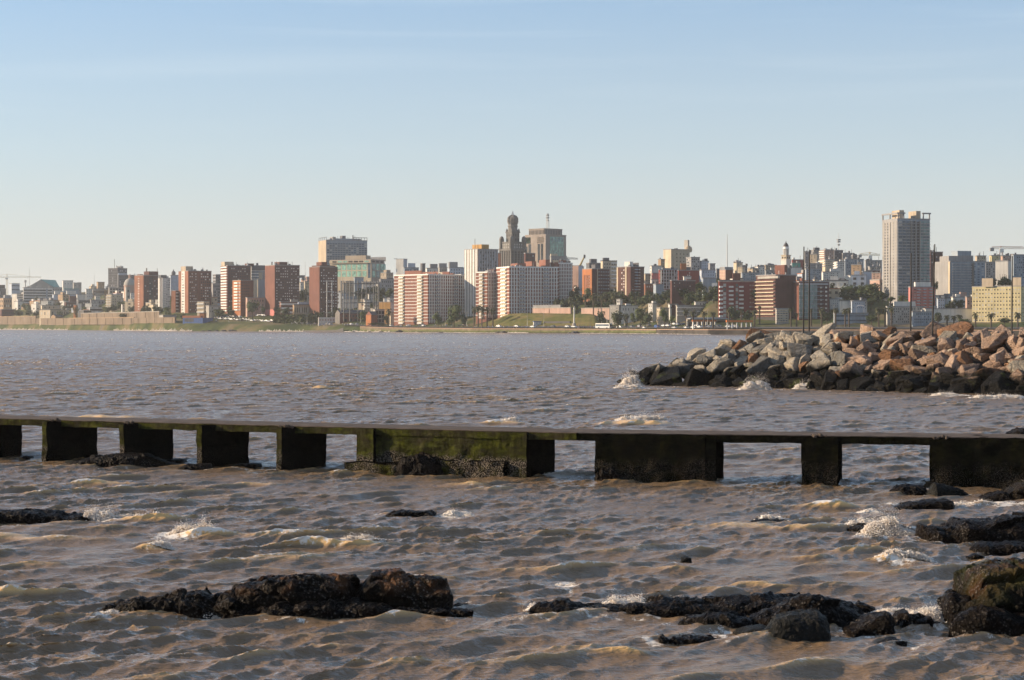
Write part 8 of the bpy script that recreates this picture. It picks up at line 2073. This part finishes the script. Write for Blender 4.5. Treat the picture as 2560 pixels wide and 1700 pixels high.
# ---------------------------------------------------------------- trees that fill the slopes
gt = random.Random(21); nt_ = 0
for k in range(1500):
    p = gt.choice([gt.uniform(1380, 1900), gt.uniform(1900, 2300), gt.uniform(600, 980), gt.uniform(20, 600), gt.uniform(2280, 2560)])
    s_ = gt.uniform(96, 190) if p > 1380 else gt.uniform(60, 260)
    if p > 2280: s_ = gt.uniform(88, 150)
    Yd = dsh(p) + s_; x = (p - CX) * Yd / F; wd = gt.uniform(6, 10.5)
    if any((x - a) ** 2 + (Yd - b_) ** 2 < (wd * .42 + q * .72) ** 2 for a, b_, q in PLAN): continue
    root = empty('tree', (x, Yd, gz(x, Yd) - .3), gt.uniform(0, 6)); hh = gt.uniform(5.5, 9.5); kd = gt.choice(['dense', 'dense2', 'dense', 'round', 'round2'])
    o = bpy.data.objects.new('crown', CROWNS[kd]); col.objects.link(o); o.parent = root; o.location = (0, 0, .9); o.scale = (wd, wd, hh)
    o = bpy.data.objects.new('trunk', TRUNK); col.objects.link(o); o.parent = root; o.location = (0, 0, -.4); o.scale = (wd * .5, wd * .5, hh * .5)
    where = min(LM, key=lambda a: abs(a[0] - p))[1]
    tag(root, f"{'dark' if 'dense' in kd else 'mid green'} bushy tree {'low' if s_ < 130 else 'higher'} on the slope {where}", 'tree', 'trees filling the slope')
    PLAN.append((x, Yd, wd * .4)); nt_ += 1
    if nt_ > 120: break

# ---------------------------------------------------------------- surf along the far bank
def surf(c, x0, x1, yt, n, label, seed):
    g = np.random.default_rng(seed)
    p0, p1 = px_(c, x0), px_(c, x1)
    n = int(n * 2.2)
    p = g.uniform(p0, p1, n); Yd = dsh(p) - g.uniform(0, 3.5, n); kk = Yd / F
    Hs = np.maximum(CH - (py_(c, yt) - HY) * kk, .5)
    env = np.clip(.25 + .8 * noise3(np.stack([p / 9 + seed, 0 * p, 0 * p], 1)) + .5 * noise3(np.stack([p / 2.3 + seed, 0 * p + 5, 0 * p], 1)) + .3 * noise3(np.stack([p / .7 + seed, 0 * p + 9, 0 * p], 1)), .04, 1)
    z = Hs * env * g.random(n) ** 1.7
    r = g.uniform(.05, .17, n) * (1.15 - .6 * z / Hs.max())
    Vi = np.array([[1, 0, 0], [-1, 0, 0], [0, 1, 0], [0, -1, 0], [0, 0, 1], [0, 0, -1]], float)
    Fi = np.array([[0, 2, 4], [2, 1, 4], [1, 3, 4], [3, 0, 4], [2, 0, 5], [1, 2, 5], [3, 1, 5], [0, 3, 5]])
    C = np.stack([(p - CX) * kk, Yd, z], 1)
    V = (Vi[None] * r[:, None, None] * np.array([1.2, 1, 1]) + C[:, None]).reshape(-1, 3)
    c0 = C.mean(0); c0[2] = 0
    o = link('surf', mesh('surf', V - c0, (Fi[None] + 6 * np.arange(n)[:, None, None]).reshape(-1, 3), True), [FOAM]); o.location = c0
    tag(o, label, 'surf', 'surf on the far shore', 'stuff')
surf(1, -60, 420, 1072, 2600, 'white surf bursting against the far left bank', 1)
surf(1, 420, 930, 1082, 1500, 'lower surf right of the far left burst', 2)
surf(1, 1560, 2420, 1072, 2600, 'pale spray along the bank below the slim white tower', 3)
surf(2, 0, 420, 1340, 1500, 'pale spray below the blue shed', 4)
surf(2, 1290, 1880, 1352, 2400, 'pale surf left of the black slipway', 5)
surf(3, 515, 1120, 1368, 2400, 'pale surf right of the black slipway', 6)
surf(3, 1130, 2230, 1412, 1500, 'thin surf line at the green sea wall', 7)
surf(4, 0, 600, 1440, 900, 'thin surf line left of the mound', 8)
surf(4, 600, 830, 1425, 900, 'surf patch below the middle of the mound', 9)
surf(5, -60, 420, 1428, 1400, 'surf line below the coach', 10)
surf(5, 420, 1760, 1438, 1200, 'thin surf line at the dark sea wall', 11)
bpy.context.view_layer.update()
